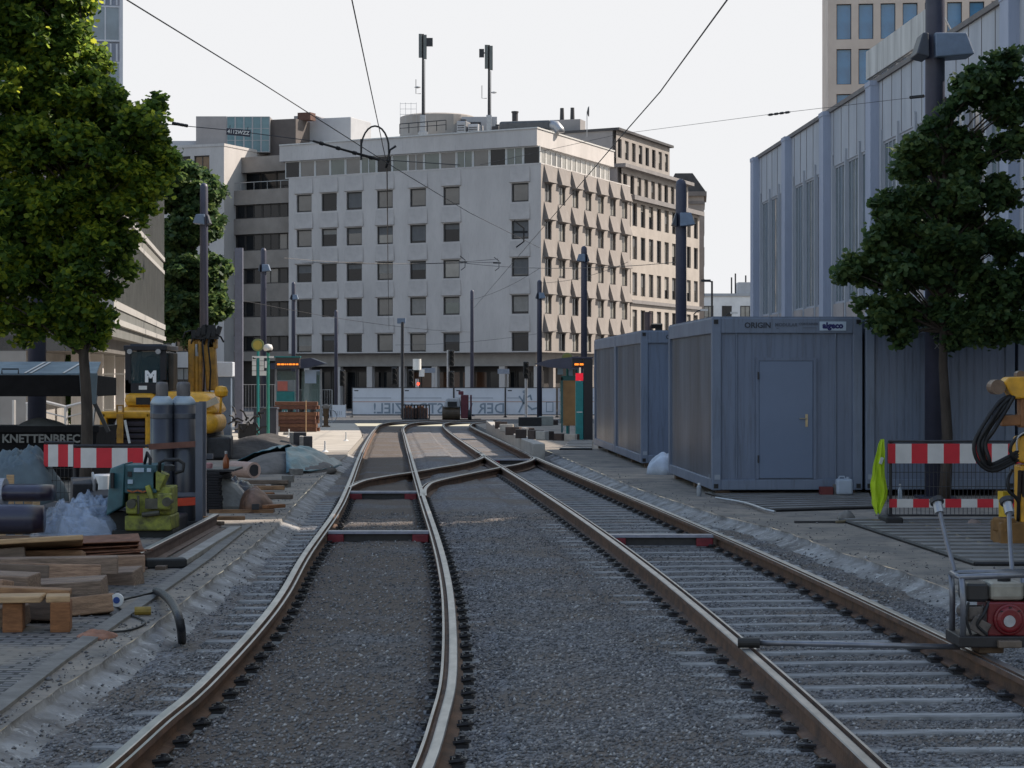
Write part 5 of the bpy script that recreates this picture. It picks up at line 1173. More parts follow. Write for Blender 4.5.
def cabin(label,loc,rz,door=False,win=None,text=True,badge=False):
    t=thing('site_cabin',label,'site cabin',loc,rz,'blue grey site cabins')
    w=CW/2; z0=.10; z1=z0+CH; e=.15
    mb=MB()
    for x0 in (-w,w-e):
        for y0 in (0,CL-e): mb.box(x0,x0+e,y0,y0+e,z0,z1)
    for y0 in (.003,CL-e+.0): mb.box(-w+e,w-e,y0,y0+e-.003,z0+.003,z0+.17); mb.box(-w+e,w-e,y0,y0+e-.003,z1-.25,z1-.003)
    for x0 in (-w+.003,w-e): mb.box(x0,x0+e-.003,e,CL-e,z0+.003,z0+.17); mb.box(x0,x0+e-.003,e,CL-e,z1-.25,z1-.003)
    fr=part('frame',mb,CFR,t,bev=.012)
    mb=MB(); mb.box(-w+.02,w-.02,.02,CL-.02,z1-.02,z1+.02); part('roof',mb,CFR,t)
    mb=MB(); mb.box(-w+e,w-e,.05,.08,z0+.17,z1-.25); ribs(mb,-w+e,w-e,z0+.171,z1-.251,.05,'x',-1); part('end_panel',mb,CBL,t)
    mb=MB(); mb.box(-w+e,w-e,CL-.08,CL-.05,z0+.17,z1-.25); part('end_panel',mb,CBL,t)
    for s in (-1,1):
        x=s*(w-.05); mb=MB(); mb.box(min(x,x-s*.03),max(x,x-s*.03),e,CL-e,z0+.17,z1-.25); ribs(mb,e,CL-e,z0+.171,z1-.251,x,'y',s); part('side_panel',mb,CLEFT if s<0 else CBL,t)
    mb=MB()
    for x in (-w,w-.13):
        for z in (z0+.001,z1-.13): mb.box(x+.03,x+.10,-.012,-.001,z+.03,z+.10)
    part('corner_casting',mb,BLACK,t)
    mb=MB()
    for x in (-w+.1,w-.3):
        for y in (.1,CL/2-.1,CL-.35): mb.box(x,x+.2,y,y+.25,0,z0-.002)
    part('support_block',mb,WOODGREY,t)
    if text:
        lettering('ORIGIN',.125,mat('letter_dark',(.03,.035,.05),.6,.1,9),fr,(-.48,-.001,z1-.125),bold=.003)
        lettering('MODULAR',.075,mat('letter_faint',(.08,.095,.13),.6,.1,9),fr,(-.02,-.001,z1-.115),bold=.002)
        lettering('--',.055,mat('letter_faint',(.06,.07,.1)),fr,(-.16,-.001,z1-.165),bold=.002)
        lettering('CONTAINER',.055,mat('letter_faint',(.06,.07,.1)),fr,(.34,-.001,z1-.10),bold=.001); lettering('----------',.07,mat('letter_faint',(.06,.07,.1)),fr,(.36,-.001,z1-.155))
    if badge:
        mb=MB(); mb.box(.52,.95,-.008,-.001,z1-.205,z1-.06); b=part('badge',mb,mat('badge_pale',(.45,.55,.66),.5,.05,4),fr)
        lettering('algeco',.13,mat('badge_navy',(.01,.012,.12),.5,.1,5),fr,(.735,-.009,z1-.128),bold=.007)
    mb=MB(); mb.box(-w+.04,-w+.13,-.006,-.001,z0+.17,z0+.25); mb.box(-w+.006-.012,-w-.001,.3,.38,z0+.17,z0+.25); part('plate',mb,mat('pale_plate',(.3,.34,.4),.6,.2,9),fr)
    if door:
        x0,x1=-.46,.42; zt=z0+2.08; zb=z0+.19
        mb=MB(); mb.box(x0-.05,x0,.0,.06,zb-.02,zt+.05); mb.box(x1,x1+.05,.0,.06,zb-.02,zt+.05); mb.box(x0,x1,.0,.06,zt,zt+.05); part('door_frame',mb,CBL,t)
        mb=MB(); mb.box(x0+.006,x1-.006,.005,.055,zb,zt-.006); d=part('door',mb,DOORM,t,bev=.006)
        mb=MB(); mb.box(x1-.13,x1-.09,-.006,.004,1.12,1.32); mb.cyl((x1-.11,-.05,1.25),(x1-.11,.0,1.25),.012,n=8); mb.cyl((x1-.11,-.05,1.25),(x1-.23,-.05,1.25),.011,n=8); part('handle',mb,mat('brass_handle',(.5,.42,.28),.3,.2,5,metal=.8),d)
        for z in (zb+.25,zt-.3): mb=MB(); mb.cyl((x0-.01,-.012,z),(x0-.01,-.012,z+.12),.014,n=8); part('hinge',mb,DKSTEEL,d)
        mb=MB(); [mb.cyl((x,.02,z0+.17),(x,.02,z1-.25),.012,n=6) for x in (-.82,.78)]; part('joint_strip',mb,CFR,t)
    if win:
        xc,zc,ww,wh=win; mb=MB(); a=.10
        mb.box(xc-ww/2,xc+ww/2,-.0,.05,zc-wh/2,zc-wh/2+a); mb.box(xc-ww/2,xc+ww/2,0,.05,zc+wh/2-a,zc+wh/2); mb.box(xc-ww/2,xc-ww/2+a,0,.05,zc-wh/2+a,zc+wh/2-a); mb.box(xc+ww/2-a,xc+ww/2,0,.05,zc-wh/2+a,zc+wh/2-a); o=part('window',mb,mat('cabin_window_white',(.5,.55,.6),.5,.1,3),t)
        mb=MB(); mb.box(xc-ww/2+a,xc+ww/2-a,.01,.03,zc-wh/2+a,zc+wh/2-a); part('pane',mb,G1,o)
    return t
TH=math.radians(2.45)
def cab_at(px,y): return X29(px,y)
ux=Vector((math.cos(TH),math.sin(TH),0)); uy=Vector((-math.sin(TH),math.cos(TH),0))
base=Vector((X29(712,34.5),34.5,0))
def cpos(i,j,off=0): return base+ux*(CW*(i+.5)+.05*i)+uy*(j)+ux*off
cabin('site cabin with a closed blue door and a pale badge above it',cpos(0,0),TH,door=True,badge=True)
cabin('site cabin behind the mast and tree trunk, next to the one with the door',cpos(1,0),TH)
cabin('site cabin at the frame edge behind the yellow hydraulic machine',cpos(2,0),TH)
b2=Vector((X29(641,45.1),45.1,0))
cabin('site cabin with a white framed window and a hanging black cable',b2+ux*(CW/2),TH,win=(.05,1.95,.66,.85))
cabin('site cabin farther along the kerb, touching the teal ticket machine',b2+ux*(CW/2)+uy*(CL+.06),TH,text=False)
mb=MB(); o_=b2+ux*.78-uy*.06; mb.tube(catmull([o_+Vector((0,0,2.6)),o_+Vector((.03,-.02,1.7)),o_+Vector((.10,-.05,.9)),o_+Vector((.3,-.15,.35)),o_+Vector((.5,-.3,.05))],.1),.018,6); solo('hanging_cable','black power cable hanging down the cabin beside its window','cable',mb,BLACK)
t=thing('power_socket_box','small blue red socket box under the roof edge of the windowed cabin','socket box',o_+Vector((0,0,2.62)))
mb=MB(); mb.box(-.11,.11,-.10,.05,0,.16); part('housing',mb,LAMPGREY,t); mb=MB(); mb.box(-.10,.10,-.11,.04,-.1,-.001); part('socket',mb,mat('socket_red',(.25,.03,.03),.5,.2,9),t)
heap('white_sack','white plastic sack lying at the foot of the door cabin','sack',gp(664,474),.36,.4,.42,mat('white_sack',(.45,.52,.62),.5,.3,4,bump=.5,bscale=10),21,.4,4,.55)
t=thing('jerrycan','pale grey plastic jerrycan standing beside the cabin door','jerrycan',(X29(844,34.15),34.15,.052))
mb=MB(); mb.box(-.13,.13,-.1,.1,0,.25); part('body',mb,mat('can_grey',(.36,.42,.5),.5,.1,5),t,bev=.035); mb=MB(); mb.cyl((.06,0,.25),(.06,0,.28),.025,n=10); mb.tube([(-.09,0,.24),(-.07,0,.285),(0,0,.285),(.02,0,.24)],.013,6); part('handle',mb,mat('can_grey',(.36,.42,.5)),t)
mb=MB(); mb.box(-.1,.1,-.1,.1,0,.12); mb.box(.12,.25,-.06,.06,0,.16,1); solo('red_box','small dark red box at the jerrycan','box',mb,[mat('box_red',(.14,.02,.02),.5,.2,8),CONCDK],(X29(826,34.2),34.2,.052))
for i,(px,py,l) in enumerate(((853,497,'clear bottle lying close to the jerrycan at the cabin gap'),)):
    t=thing('water_bottle','clear plastic bottle standing behind the hi-vis vest','bottle',gp(900,500)); mb=MB(); mb.lathe([(.035,0),(.035,.15),(.015,.2),(.015,.23)],n=12); part('body',mb,film('bottle_film',(.6,.7,.8),.5),t,smooth=True); mb=MB(); mb.cyl((0,0,.23),(0,0,.25),.017,n=8); part('cap',mb,WHITE,t)
# ---- dimpled ground mats
GM=mat('ground_mat_grey',(.15,.145,.14),.7,.35,2,bump=.25,bscale=30)
def gmat(label,c4,n,z0=.006):
    a,b,c,d=[Vector(p) for p in c4]; t=thing('ground_mat',label,'ground mat',(a+b+c+d)/4); o=t.location
    mb=MB(); U0=Vector((0,0,.02))
    pts=[q-o for q in (a,b,c,d)]; mb.hexa([p+Vector((0,0,z0)) for p in pts]+[p+Vector((0,0,z0+.028)) for p in pts])
    for k in range(n):
        t0=(k+.12)/n; t1=(k+.62)/n
        q=[pts[0].lerp(pts[3],t0),pts[1].lerp(pts[2],t0),pts[1].lerp(pts[2],t1),pts[0].lerp(pts[3],t1)]
        mb.hexa([p+Vector((0,0,z0+.0281)) for p in q]+[p+Vector((0,0,z0+.045)) for p in q],1)
    part('sheet',mb,[GM,mat('ground_mat_ridge',(.20,.195,.19),.6,.35,2)],t)
    mb=MB(); mb.tube([pts[0]+Vector((0,0,.02)),pts[1]+Vector((0,0,.02))],.022,6); mb.tube([pts[0]+Vector((0,0,.02)),pts[3]+Vector((0,0,.02))],.022,6); part('rim',mb,BLACK,t); return t
gmat('ribbed grey ground mat in front of the door cabin',(gp(772,512),gp(874,509),gp(868,493),gp(706,494)),9)
gmat('ribbed grey ground mat in front of the red and white barrier',(gp(975,566),gp(1080,566),gp(1040,520),gp(840,521)),13)
gmat('weathered ground mat far along the kerb by the ticket machine',(gp(560,450),gp(592,450),gp(592,441),gp(572,441)),6)
mb=MB(); mb.tube(catmull([gp(836,522,.02),gp(870,520,.04),gp(920,525,.03),gp(970,540,.03),gp(1030,560,.02)],.2),.02,6); solo('yellow_hose','dusty ochre hose lying along the ground mat edge','hose',mb,mat('ochre_hose',(.17,.14,.09),.7,.3,6))
mb=MB(); mb.box(-.5,.4,-.03,.03,0,.03); solo('iron_bar','thin dark bar lying between the ground mats','bar',mb,DKSTEEL,gp(832,523),.05)
for i,(px,py,w,l) in enumerate(((846,519,.13,'stone lump under the hi-vis vest'),(974,527,.11,'pinkish stone lump on the ground mat near the yellow machine'),(884,516,.12,'dark clod beside the hi-vis vest foot'))):
    heap('stone',l,'stone',gp(px,py),w,w,w*.9,mat('stone_pink',(.25,.19,.16),.9,.3,8) if i==1 else CONCDK,30+i,.4,9)
# ---- barrier with vest
bt=barrier('barrier_board','long red and white barrier with a hi-vis vest hung over its end',X29(888,28),X29(1046,28),28,.80,1.055,True,.209,'red and white barriers',toe=(.225,.335),posts=(.02,.99),mesh=True)
lettering('13655',.09,mat('barrier_number',(.03,.03,.05),.6,.1,5),bt,(.28,.035,.30))
VEST=mat('hivis_yellow',(.46,.66,.015),.65,.2,5,bump=.2)
t=thing('hivis_vest','neon yellow hi-vis vest hanging over the end of the barrier','vest',(X29(879,27.9),27.9,0))
mb=MB(); vs=[];fs=[]; rows=((880.5,884,439),(878.5,884.5,444),(876.5,884.5,451),(874.5,884,459),(873,884.5,467),(872,885,475),(870.5,886.5,483),(871,888,490),(872,887,497),(872.5,884.5,504),(874,881.5,509),(875,880,513))
n=16; front=[];
for side in (-1,1):
    for k,(l,r_,y) in enumerate(rows):
        for j in range(n+1):
            u_=j/n; x=(l+(r_-l)*u_-879)/76.8; z=H-(y-HY)/76.8; w=min(1,k/3)
            z+=.018*math.sin(u_*11+1)*(k/len(rows)); fold=w*(.028*math.sin(u_*12+z*5+.6*math.sin(z*9))+.016*math.sin(u_*23-z*14))
            vs.append((x+.004*math.sin(z*40),side*(.012+.02*w*math.sin(PI*u_))+fold,z))
R_=len(rows)*(n+1)
for s_ in (0,1):
    for k in range(len(rows)-1):
        for j in range(n): a=s_*R_+k*(n+1)+j; f=(a,a+n+1,a+n+2,a+1); fs.append(f if s_==0 else f[::-1])
for k in range(len(rows)-1):
    for j in (0,n): a=k*(n+1)+j; fs.append((a,a+n+1,R_+a+n+1,R_+a))
mb.add(vs,fs); o=part('cloth',mb,VEST,t,smooth=True)
mb=MB(); mb.rbox((.02,-.062,.84),(.045,.008,.09),.2,.1,.3); part('reflective_band',mb,mat('reflective_silver',(.55,.6,.55),.3,.2,9),t,bev=.004)
# ---- yellow hydraulic machine at the edge
y0=24.5; q=lambda px:(px-1010)/87.75; r=lambda py:H-(py-HY)/87.75
t=thing('hydraulic_machine','yellow hydraulic drilling machine with looping black hoses at the cabins','machine',(X29(1010,y0),y0,0))
mb=MB(); mb.prism([(q(1011),r(399)),(q(1045),r(397)),(q(1045),r(376)),(q(1006),r(377)),(q(1001),r(382))],-.15,.15,'y'); part('arm',mb,YELLOW,t,bev=.02)
mb=MB(); mb.cyl((q(996),-.12,r(387)),(q(996),.12,r(387)),.085,n=16); part('pivot',mb,mat('pivot_brown',(.22,.14,.09),.5,.4,9),t); mb=MB(); mb.cyl((q(1020),-.05,r(375)),(q(1020),.1,r(375)),.05,n=10); part('lifting_eye',mb,mat('pivot_brown',(.22,.14,.09),.5,.4,9),t)
mb=MB(); mb.rbox((q(1024),.0,r(412)),(.12,.2,.35)); mb.rbox((q(1016),-.02,r(420)),(.36,.13,.12),0,0,-.06); part('valve_block',mb,mat('rusty_cylinder',(.33,.14,.05),.6,.4,8),t,bev=.015)
mb=MB(); mb.hexa([(q(1013),-.15,r(460)),(q(1013),.15,r(460)),(q(1045),.15,r(470)),(q(1045),-.15,r(470)),(q(1016),-.15,r(437)),(q(1016),.15,r(437)),(q(1045),.15,r(427)),(q(1045),-.15,r(427))]); mb.box(q(1018),q(1040),-.14,.2,r(535),r(465)); part('column',mb,YELLOW,t,bev=.02)
mb=MB(); mb.box(q(996),q(1050),-.25,.3,0,r(521)); mb.rbox((q(1002),-.1,r(524)),(.14,.3,.16),.3); part('base',mb,mat('ochre_base',(.24,.12,.03),.7,.4,6),t,bev=.02)
mb=MB(); mb.cyl((q(1001),-.1,r(516)),(q(1001),-.1,r(500)),.05,n=10); mb.rbox((q(1002),-.1,r(495)),(.1,.1,.1),.4); part('fitting',mb,mat('bright_yellow',(.65,.42,.02),.5,.3,9),t)
mb=MB()
for k,(dx,dz,ex_) in enumerate(((0,0,0),(4,3,.03),(8,5,-.04),(11,8,.05))):
    mb.tube(catmull([(q(1008+k),-.1-ex_,r(396)),(q(996+dx*.6),-.16,r(402+dz)),(q(981+dx*.7),-.2-ex_,r(422+dz)),(q(970+dx),-.22,r(443)),(q(974+dx*.9),-.22-ex_,r(461-dz*.4)),(q(988),-.2,r(470-dz*.8)),(q(1006),-.15,r(464-dz)),(q(1028),-.1,r(452-dz))],.05),.024,8)
mb.tube(catmull([(q(1010),-.1,r(470)),(q(1003),-.25,r(478)),(q(1004),-.25,r(490)),(q(1014),-.2,r(500)),(q(1016),-.1,r(520))],.05),.02,6); mb.tube(catmull([(q(990),-.1,r(414)),(q(1000),-.05,r(415)),(q(1020),0,r(416))],.1),.012,6)
mb.tube(catmull([(q(1012),-.18,r(460)),(q(1006),-.2,r(450)),(q(1010),-.2,r(440)),(q(1022),-.15,r(432)),(q(1035),-.1,r(428))],.05),.02,6)
part('hoses',mb,BLACK,t,smooth=True).name='hydraulic_hose'
mb=MB(); mb.tube(catmull([(q(1013),-.2,r(450)),(q(1013),-.2,r(438)),(q(1020),-.2,r(432)),(q(1030),-.2,r(430))],.03),.012,6); part('steel_pipe',mb,GALV,t)
mb=MB(); [mb.cyl((q(1018+4*k),.0,r(535)),(q(1016+4*k),-.2,r(470)),.025,n=6) for k in range(4)]; part('cable_bundle',mb,mat('mixed_dark',(.04,.025,.02),.6,.5,9),t)
# ---- petrol engine rail machine on the rail
yM=14.75; s_=F/yM; u=lambda px:(px-990)/s_; v=lambda py:H-(py-HY)/s_
xm=X29(990,yM)
t=thing('rail_grinder','petrol engine rail grinder with red and cream engine standing on the rail','machine',(xm,yM,0))
TUBEM=mat('tube_grey',(.22,.23,.26),.35,.3,8,metal=.5)
mb=MB()
for y in (-.16,.2):
    mb.tube([(u(958),y,v(642)),(u(958.5),y,v(600)),(u(957),y,v(576))],.021,8); mb.tube([(u(1030),y,v(642)),(u(1030),y,v(576))],.021,8)
mb.tube([(u(955),-.16,v(575)),(u(1034),-.16,v(572))],.021,8); mb.tube([(u(957),.2,v(576)),(u(1032),.2,v(574))],.021,8); mb.tube([(u(957),-.16,v(576)),(u(957),.2,v(576))],.02,8)
part('tube_frame',mb,TUBEM,t,smooth=True)
for px,tx in ((961,951),(1019,1023)):
    mb=MB(); mb.tube([(u(px),.2,v(574)),(u((px+tx)/2),.32,v(545)),(u(tx),.42,v(512))],.017,8); part('handle_bar',mb,TUBEM,t)
for tx in (951,1023): mb=MB(); mb.cyl((u(tx)+.002,.405,v(517)),(u(tx)-.005,.45,v(507)),.034,n=10); mb.cyl((u(tx)-.005,.45,v(507)),(u(tx)-.01,.47,v(503)),.05,n=10,mi=1); part('hand_grip',mb,[GALV,DKSTEEL],t)
mb=MB(); mb.box(u(953),u(1034),-.2,.26,v(644),v(633)); mb.rbox((u(1002),-.22,v(640)),(.16,.06,.05),mi=1); part('deck',mb,[mat('oily_black',(.02,.018,.02),.5,.5,7),mat('deck_plate',(.16,.12,.09),.6,.4,8)],t,bev=.008)
mb=MB(); mb.box(u(983),u(1024),-.14,.2,v(634),v(600)); mb.cyl((u(1004),-.17,v(617)),(u(1004),-.09,v(617)),.108,n=24); mb.cyl((u(1004),-.19,v(617)),(u(1004),-.17,v(617)),.08,.095,n=24); eng=part('engine',mb,mat('engine_red',(.17,.010,.015),.35,.3,9),t,bev=.012)
mb=MB(); mb.cyl((u(1003),-.2,v(618)),(u(1003),-.185,v(618)),.04,n=16); part('starter_boss',mb,GALV,eng)
mb=MB(); [mb.rbox((u(1004)+.085*math.cos(a),-.192,v(617)+.085*math.sin(a)),(.018,.006,.008)) for a in [.8,1.57,2.35]]; part('starter_slot',mb,BLACK,eng)
mb=MB(); mb.box(u(986),u(1021),-.12,.16,v(599),v(581)); part('fuel_tank',mb,mat('tank_cream',(.34,.32,.27),.4,.35,6),t,bev=.03); mb=MB(); mb.cyl((u(1004),0,v(581)),(u(1004),0,v(577)),.045,n=12); part('fuel_cap',mb,BLACK,t)
mb=MB(); mb.box(u(962),u(984),-.14,.14,v(600),v(581)); part('air_filter',mb,mat('filter_black',(.02,.02,.022),.35,.2,5),t,bev=.02)
mb=MB(); mb.cyl((u(966),-.12,v(612)),(u(966),.1,v(612)),.05,n=10); mb.rbox((u(972),-.08,v(611)),(.1,.1,.09)); mb.rbox((u(975),-.1,v(624)),(.13,.12,.1),0,0,.5); mb.cyl((u(968),-.14,v(628)),(u(980),-.1,v(604)),.018,n=8); part('carburettor',mb,mat('cast_grey',(.14,.12,.11),.5,.5,9,metal=.4),t,bev=.006)
mb=MB(); mb.tube(catmull([(u(985),-.12,v(600)),(u(978),-.17,v(612)),(u(972),-.16,v(622)),(u(982),-.16,v(632))],.03),.012,6); mb.tube(catmull([(u(964),-.15,v(600)),(u(961),-.17,v(615)),(u(966),-.16,v(632))],.03),.009,6); part('fuel_hose',mb,BLACK,t)
mb=MB(); mb.box(u(1021),u(1027),-.14,.1,v(632),v(584)); part('exhaust_guard',mb,mat('guard_dull',(.10,.08,.05),.6,.4,6),t)
# clamp to the rail and the stabilising rod
mb=MB(); mb.box(u(975),u(1000),-.12,.14,.055,v(644)); mb.box(u(978),u(984),-.1,.12,-.05,.055); part('rail_clamp',mb,mat('clamp_brown',(.13,.085,.05),.7,.5,8),t,bev=.008)
zr=.088; xr=xat(cRL,yM+.2)-xm
mb=MB(); mb.cyl((xr+.06,.2,zr),(u(960),.0,v(647)),.019,n=10); part('stabiliser_rod',mb,TUBEM,t,smooth=True)
mb=MB(); mb.cyl((xr-.06,.2,zr),(xr+.09,.19,zr),.036,n=14); part('rod_roller',mb,mat('roller_black',(.02,.018,.016),.6,.4,9),t)
# ---- flask at the cabin corner, kerb details
t=thing('drink_bottle','small grey flask standing on the kerb at the cabin corner','bottle',gp(699,496)); mb=MB(); mb.lathe([(.035,0),(.04,.06),(.04,.14),(.02,.18)],n=10); part('body',mb,mat('bottle_grey',(.3,.33,.36),.4,.2,6),t); mb=MB(); mb.lathe([(.022,.18),(.022,.21),(.0,.21)],n=8); part('cap',mb,WHITE,t)
mb=MB(); mb.tube(catmull([gp(716,498,.06),gp(745,503,.05),gp(766,510,.05),gp(775,512,.04)],.2),.022,6); solo('grey_pipe','grey pipe lying from the cabin corner along the ground mat','pipe',mb,GALV)
# ================================================================== STREET FURNITURE AND THE JUNCTION
def mast_pole(px,py_top,y,w,label,m=MASTBLUE,lamp=None,square=False,group='dark blue tram masts',py_lamp=None,cap=True,base_z=None):
    x=X29(px,y); zb=zg(y) if base_z is None else base_z; zt=H-(py_top-HY)/F*y
    t=thing('tram_mast',label,'mast',(x,y,zb),0,group); h=zt-zb; r=w/2
    mb=MB()
    if square: mb.box(-r,r,-r*.8,r*.8,0,h)
    else: mb.lathe([(r,0),(r*.92,h-r),(r*.75,h-r*.35),(r*.3,h)],n=14)
    part('pole',mb,m,t,smooth=not square)
    mb=MB(); mb.box(-r*1.7,r*1.7,-r*1.7,r*1.7,0,.04); part('base_plate',mb,m,t)
    if lamp:
        s,py=lamp; hs_=1.0 if y<40 else .55; z=H-(py-HY)/F*y-zb; k=w/.30
        for sx,sz in ((s,1.0),(-s,.55)) if w>.24 else ((s,1.0),):
            mb=MB(); a=sx*r*.9; b=sx*(r+(.36*k if sx==s else .17*k)*hs_); a=a if sx!=s else -sx*r*.3; mb.hexa([(a,-.30*k,z),(a,.25*k,z),(b,.25*k,z+.05),(b,-.30*k,z+.05),(a,-.24*k,z+.36*k),(a,.2*k,z+.36*k),(b-sx*.10*k,.2*k,z+.36*k),(b-sx*.10*k,-.24*k,z+.36*k)]); part('lamp_head',mb,LAMPGREY if sx==s else mat('lamp_dark',(.05,.055,.07),.5,.2,5),t,bev=.02)
    return t
mp=mast_pole(935,-110,34.0,.33,'massive dark mast rising through the tree crown between two cabins',lamp=(1,60))
lettering('S5',.10,mat('graffiti',(.32,.34,.36),.7,.3,9),mp,(-.02,-.175,2.55)); lettering('X',.13,mat('graffiti',(.32,.34,.36)),mp,(.0,-.172,2.40))
mast_pole(681,179,56,.30,'dark round-topped mast behind the cabins with a blue lamp box',lamp=(1,227))
mast_pole(584,246,99,.30,'slim dark mast behind the ticket machine at the shelter',lamp=(-1,262))
mast_pole(539.5,280,124,.30,'dark mast standing by the end of the banner fence',lamp=(1,299))
mast_pole(472,290,150,.26,'thin dark mast rising behind the banner fence, beside the traffic signal')
mast_pole(204,183,74,.30,'dark blue mast behind the excavator arm with a pale lamp box',lamp=(-1,225))
mast_pole(239,248,82,.30,'flat-topped grey blue square mast beside the teal signs',MASTLIGHT,square=True)
mast_pole(263.5,248,96,.28,'blue mast with lamp box rising behind the yellow round stop sign',MASTBLUE,lamp=(1,272))
mast_pole(293.5,282,137,.28,'dark mast standing behind the platform display',lamp=(1,300))
mast_pole(336,310,150,.26,'short dark mast at the white barrier sheets')
mast_pole(37,150,43,.38,'dark mast standing behind the skip',lamp=None)
# overhead wires
def wire(label,pts,r=.008,sag=0,name='overhead_wire',group='overhead wires',m=None):
    P=[Vector(p) for p in pts]
    if sag:
        out=[]
        for a,b in zip(P,P[1:]):
            for k in range(8): t_=k/8; q=a.lerp(b,t_); q.z-=sag*4*t_*(1-t_); out.append(q)
        P=out+[P[-1]]
    mb=MB(); mb.tube(P,r,5); return solo(name,label,'wire',mb,m or DKSTEEL,group=group)
wire('contact wire over the curving track, dropping to the wire loop',[Vector((-.7,-15,5.6)),at(352,0,20),at(372,95,27.5),at(387,165,37)],.007)
wire('vertical looking continuation of the contact wire below the wire loop',[at(387,165,37),at(387.5,215,48),at(388,270,80),at(389,330,140)],.012)
wire('contact wire over the track beside the cabins',[Vector((3.0,-15,5.6)),at(727,0,20),at(660,92,28),at(618,140,34),at(560,208,48),at(515,260,78),at(474,308,130)],.0085)
wire('long wire slanting down from the high corner above the maple',[Vector((-3.55,-15,5.2)),at(127,0,20),at(260,82,28),at(395,168,37),at(470,213,52),at(540,248,80)],.0075)
wire('span wire from the maple to the number plate and the wire loop',[at(100,118,36),at(228,130,36),at(313,141,36),at(385,160,36.6),at(460,165,37)],.007)
wire('span wire from the massive mast towards the stepped block',[at(926,96,34),at(780,113,36),at(620,134,44),at(480,165,37)],.004)
for i,(a,b) in enumerate((((300,262,110),(498,262,110)),((284,258,96),(498,259,105)),((240,300,84),(470,332,140)),((540,283,124),(628,262,110)),((470,300,150),(540,268,124)),((395,345,150),(560,330,140)),((455,262,100),(680,262,70)))):
    wire('thin cross wire strung between the masts before the corner block',[at(*a),at(*b)],.011,.25 if i else .1,group='thin cross wires before the corner block')
def insul(label,p,q,r):
    mb=MB(); a=Vector(p);b=Vector(q); mb.cyl(a,b,r,n=8)
    for k in range(4): c=a.lerp(b,(k+.5)/4); d=(b-a).normalized()*.03; mb.cyl(c-d,c+d,r*1.7,n=8)
    return solo('insulator',label,'insulator',mb,BLACK,group='wire insulators')
insul('insulator rod sloping from the span wire down to the wire loop',at(313,141,36),at(379,160,36.6),.02)
insul('small insulator on the span wire at the massive mast',at(910,97.5,34.3),at(924,96,34.1),.016)
insul('small insulator in the span wire against bare sky',at(768,115,36.3),at(790,112,36),.013)
insul('small insulator on the span wire at the maple',at(172,123,36),at(188,126,36),.016)
mb=MB(); c=[]
for k in range(13):
    a=PI*k/12; c.append(at(375-14*math.cos(a),150-24*math.sin(a) if 0<k<12 else 160,36.8))
mb.tube(c,.016,6); mb.tube([at(361,160,36.8),at(361,139,36.8)],.014,5); mb.tube([at(389,160,36.8),at(386,168,37),at(390,150,36.8),at(396,146,36.8)],.02,5); solo('wire_loop','arched black wire bracket joining the contact wire and span wire','bracket',mb,BLACK)
p=at(238.5,132.5,35.95); t=thing('number_plate','dark number plate with white characters hung on the span wire','plate',p,0); t.rotation_euler=(0,math.radians(5),0)
mb=MB(); mb.box(-.2,.2,-.012,.012,-.055,.055); part('plate',mb,mat('plate_navy',(.012,.014,.04),.5,.2,7),t); lettering('4112WZZ',.085,WHITE,t,(0,-.016,0),bold=.002); 
mb=MB(); mb.cyl((-.15,0,.055),(-.15,0,.11),.006,n=5); mb.cyl((.15,0,.055),(.15,0,.11),.006,n=5); part('hanger',mb,DKSTEEL,t)
for i,(px,py,y) in enumerate(((497,263,110),(520,232,56),(463,262,105))):
    mb=MB(); a=at(px,py,y); mb.tube([a+Vector((-.15,0,.3)),a+Vector((.1,0,.1)),a+Vector((.1,0,-.25)),a+Vector((-.1,0,-.4))],.02,5); mb.box(a.x-.2,a.x+.2,a.y-.02,a.y+.02,a.z-.03,a.z+.03); solo('wire_clamp','small dark clamp on a cross wire before the corner block','clamp',mb,BLACK,group='wire clamps')
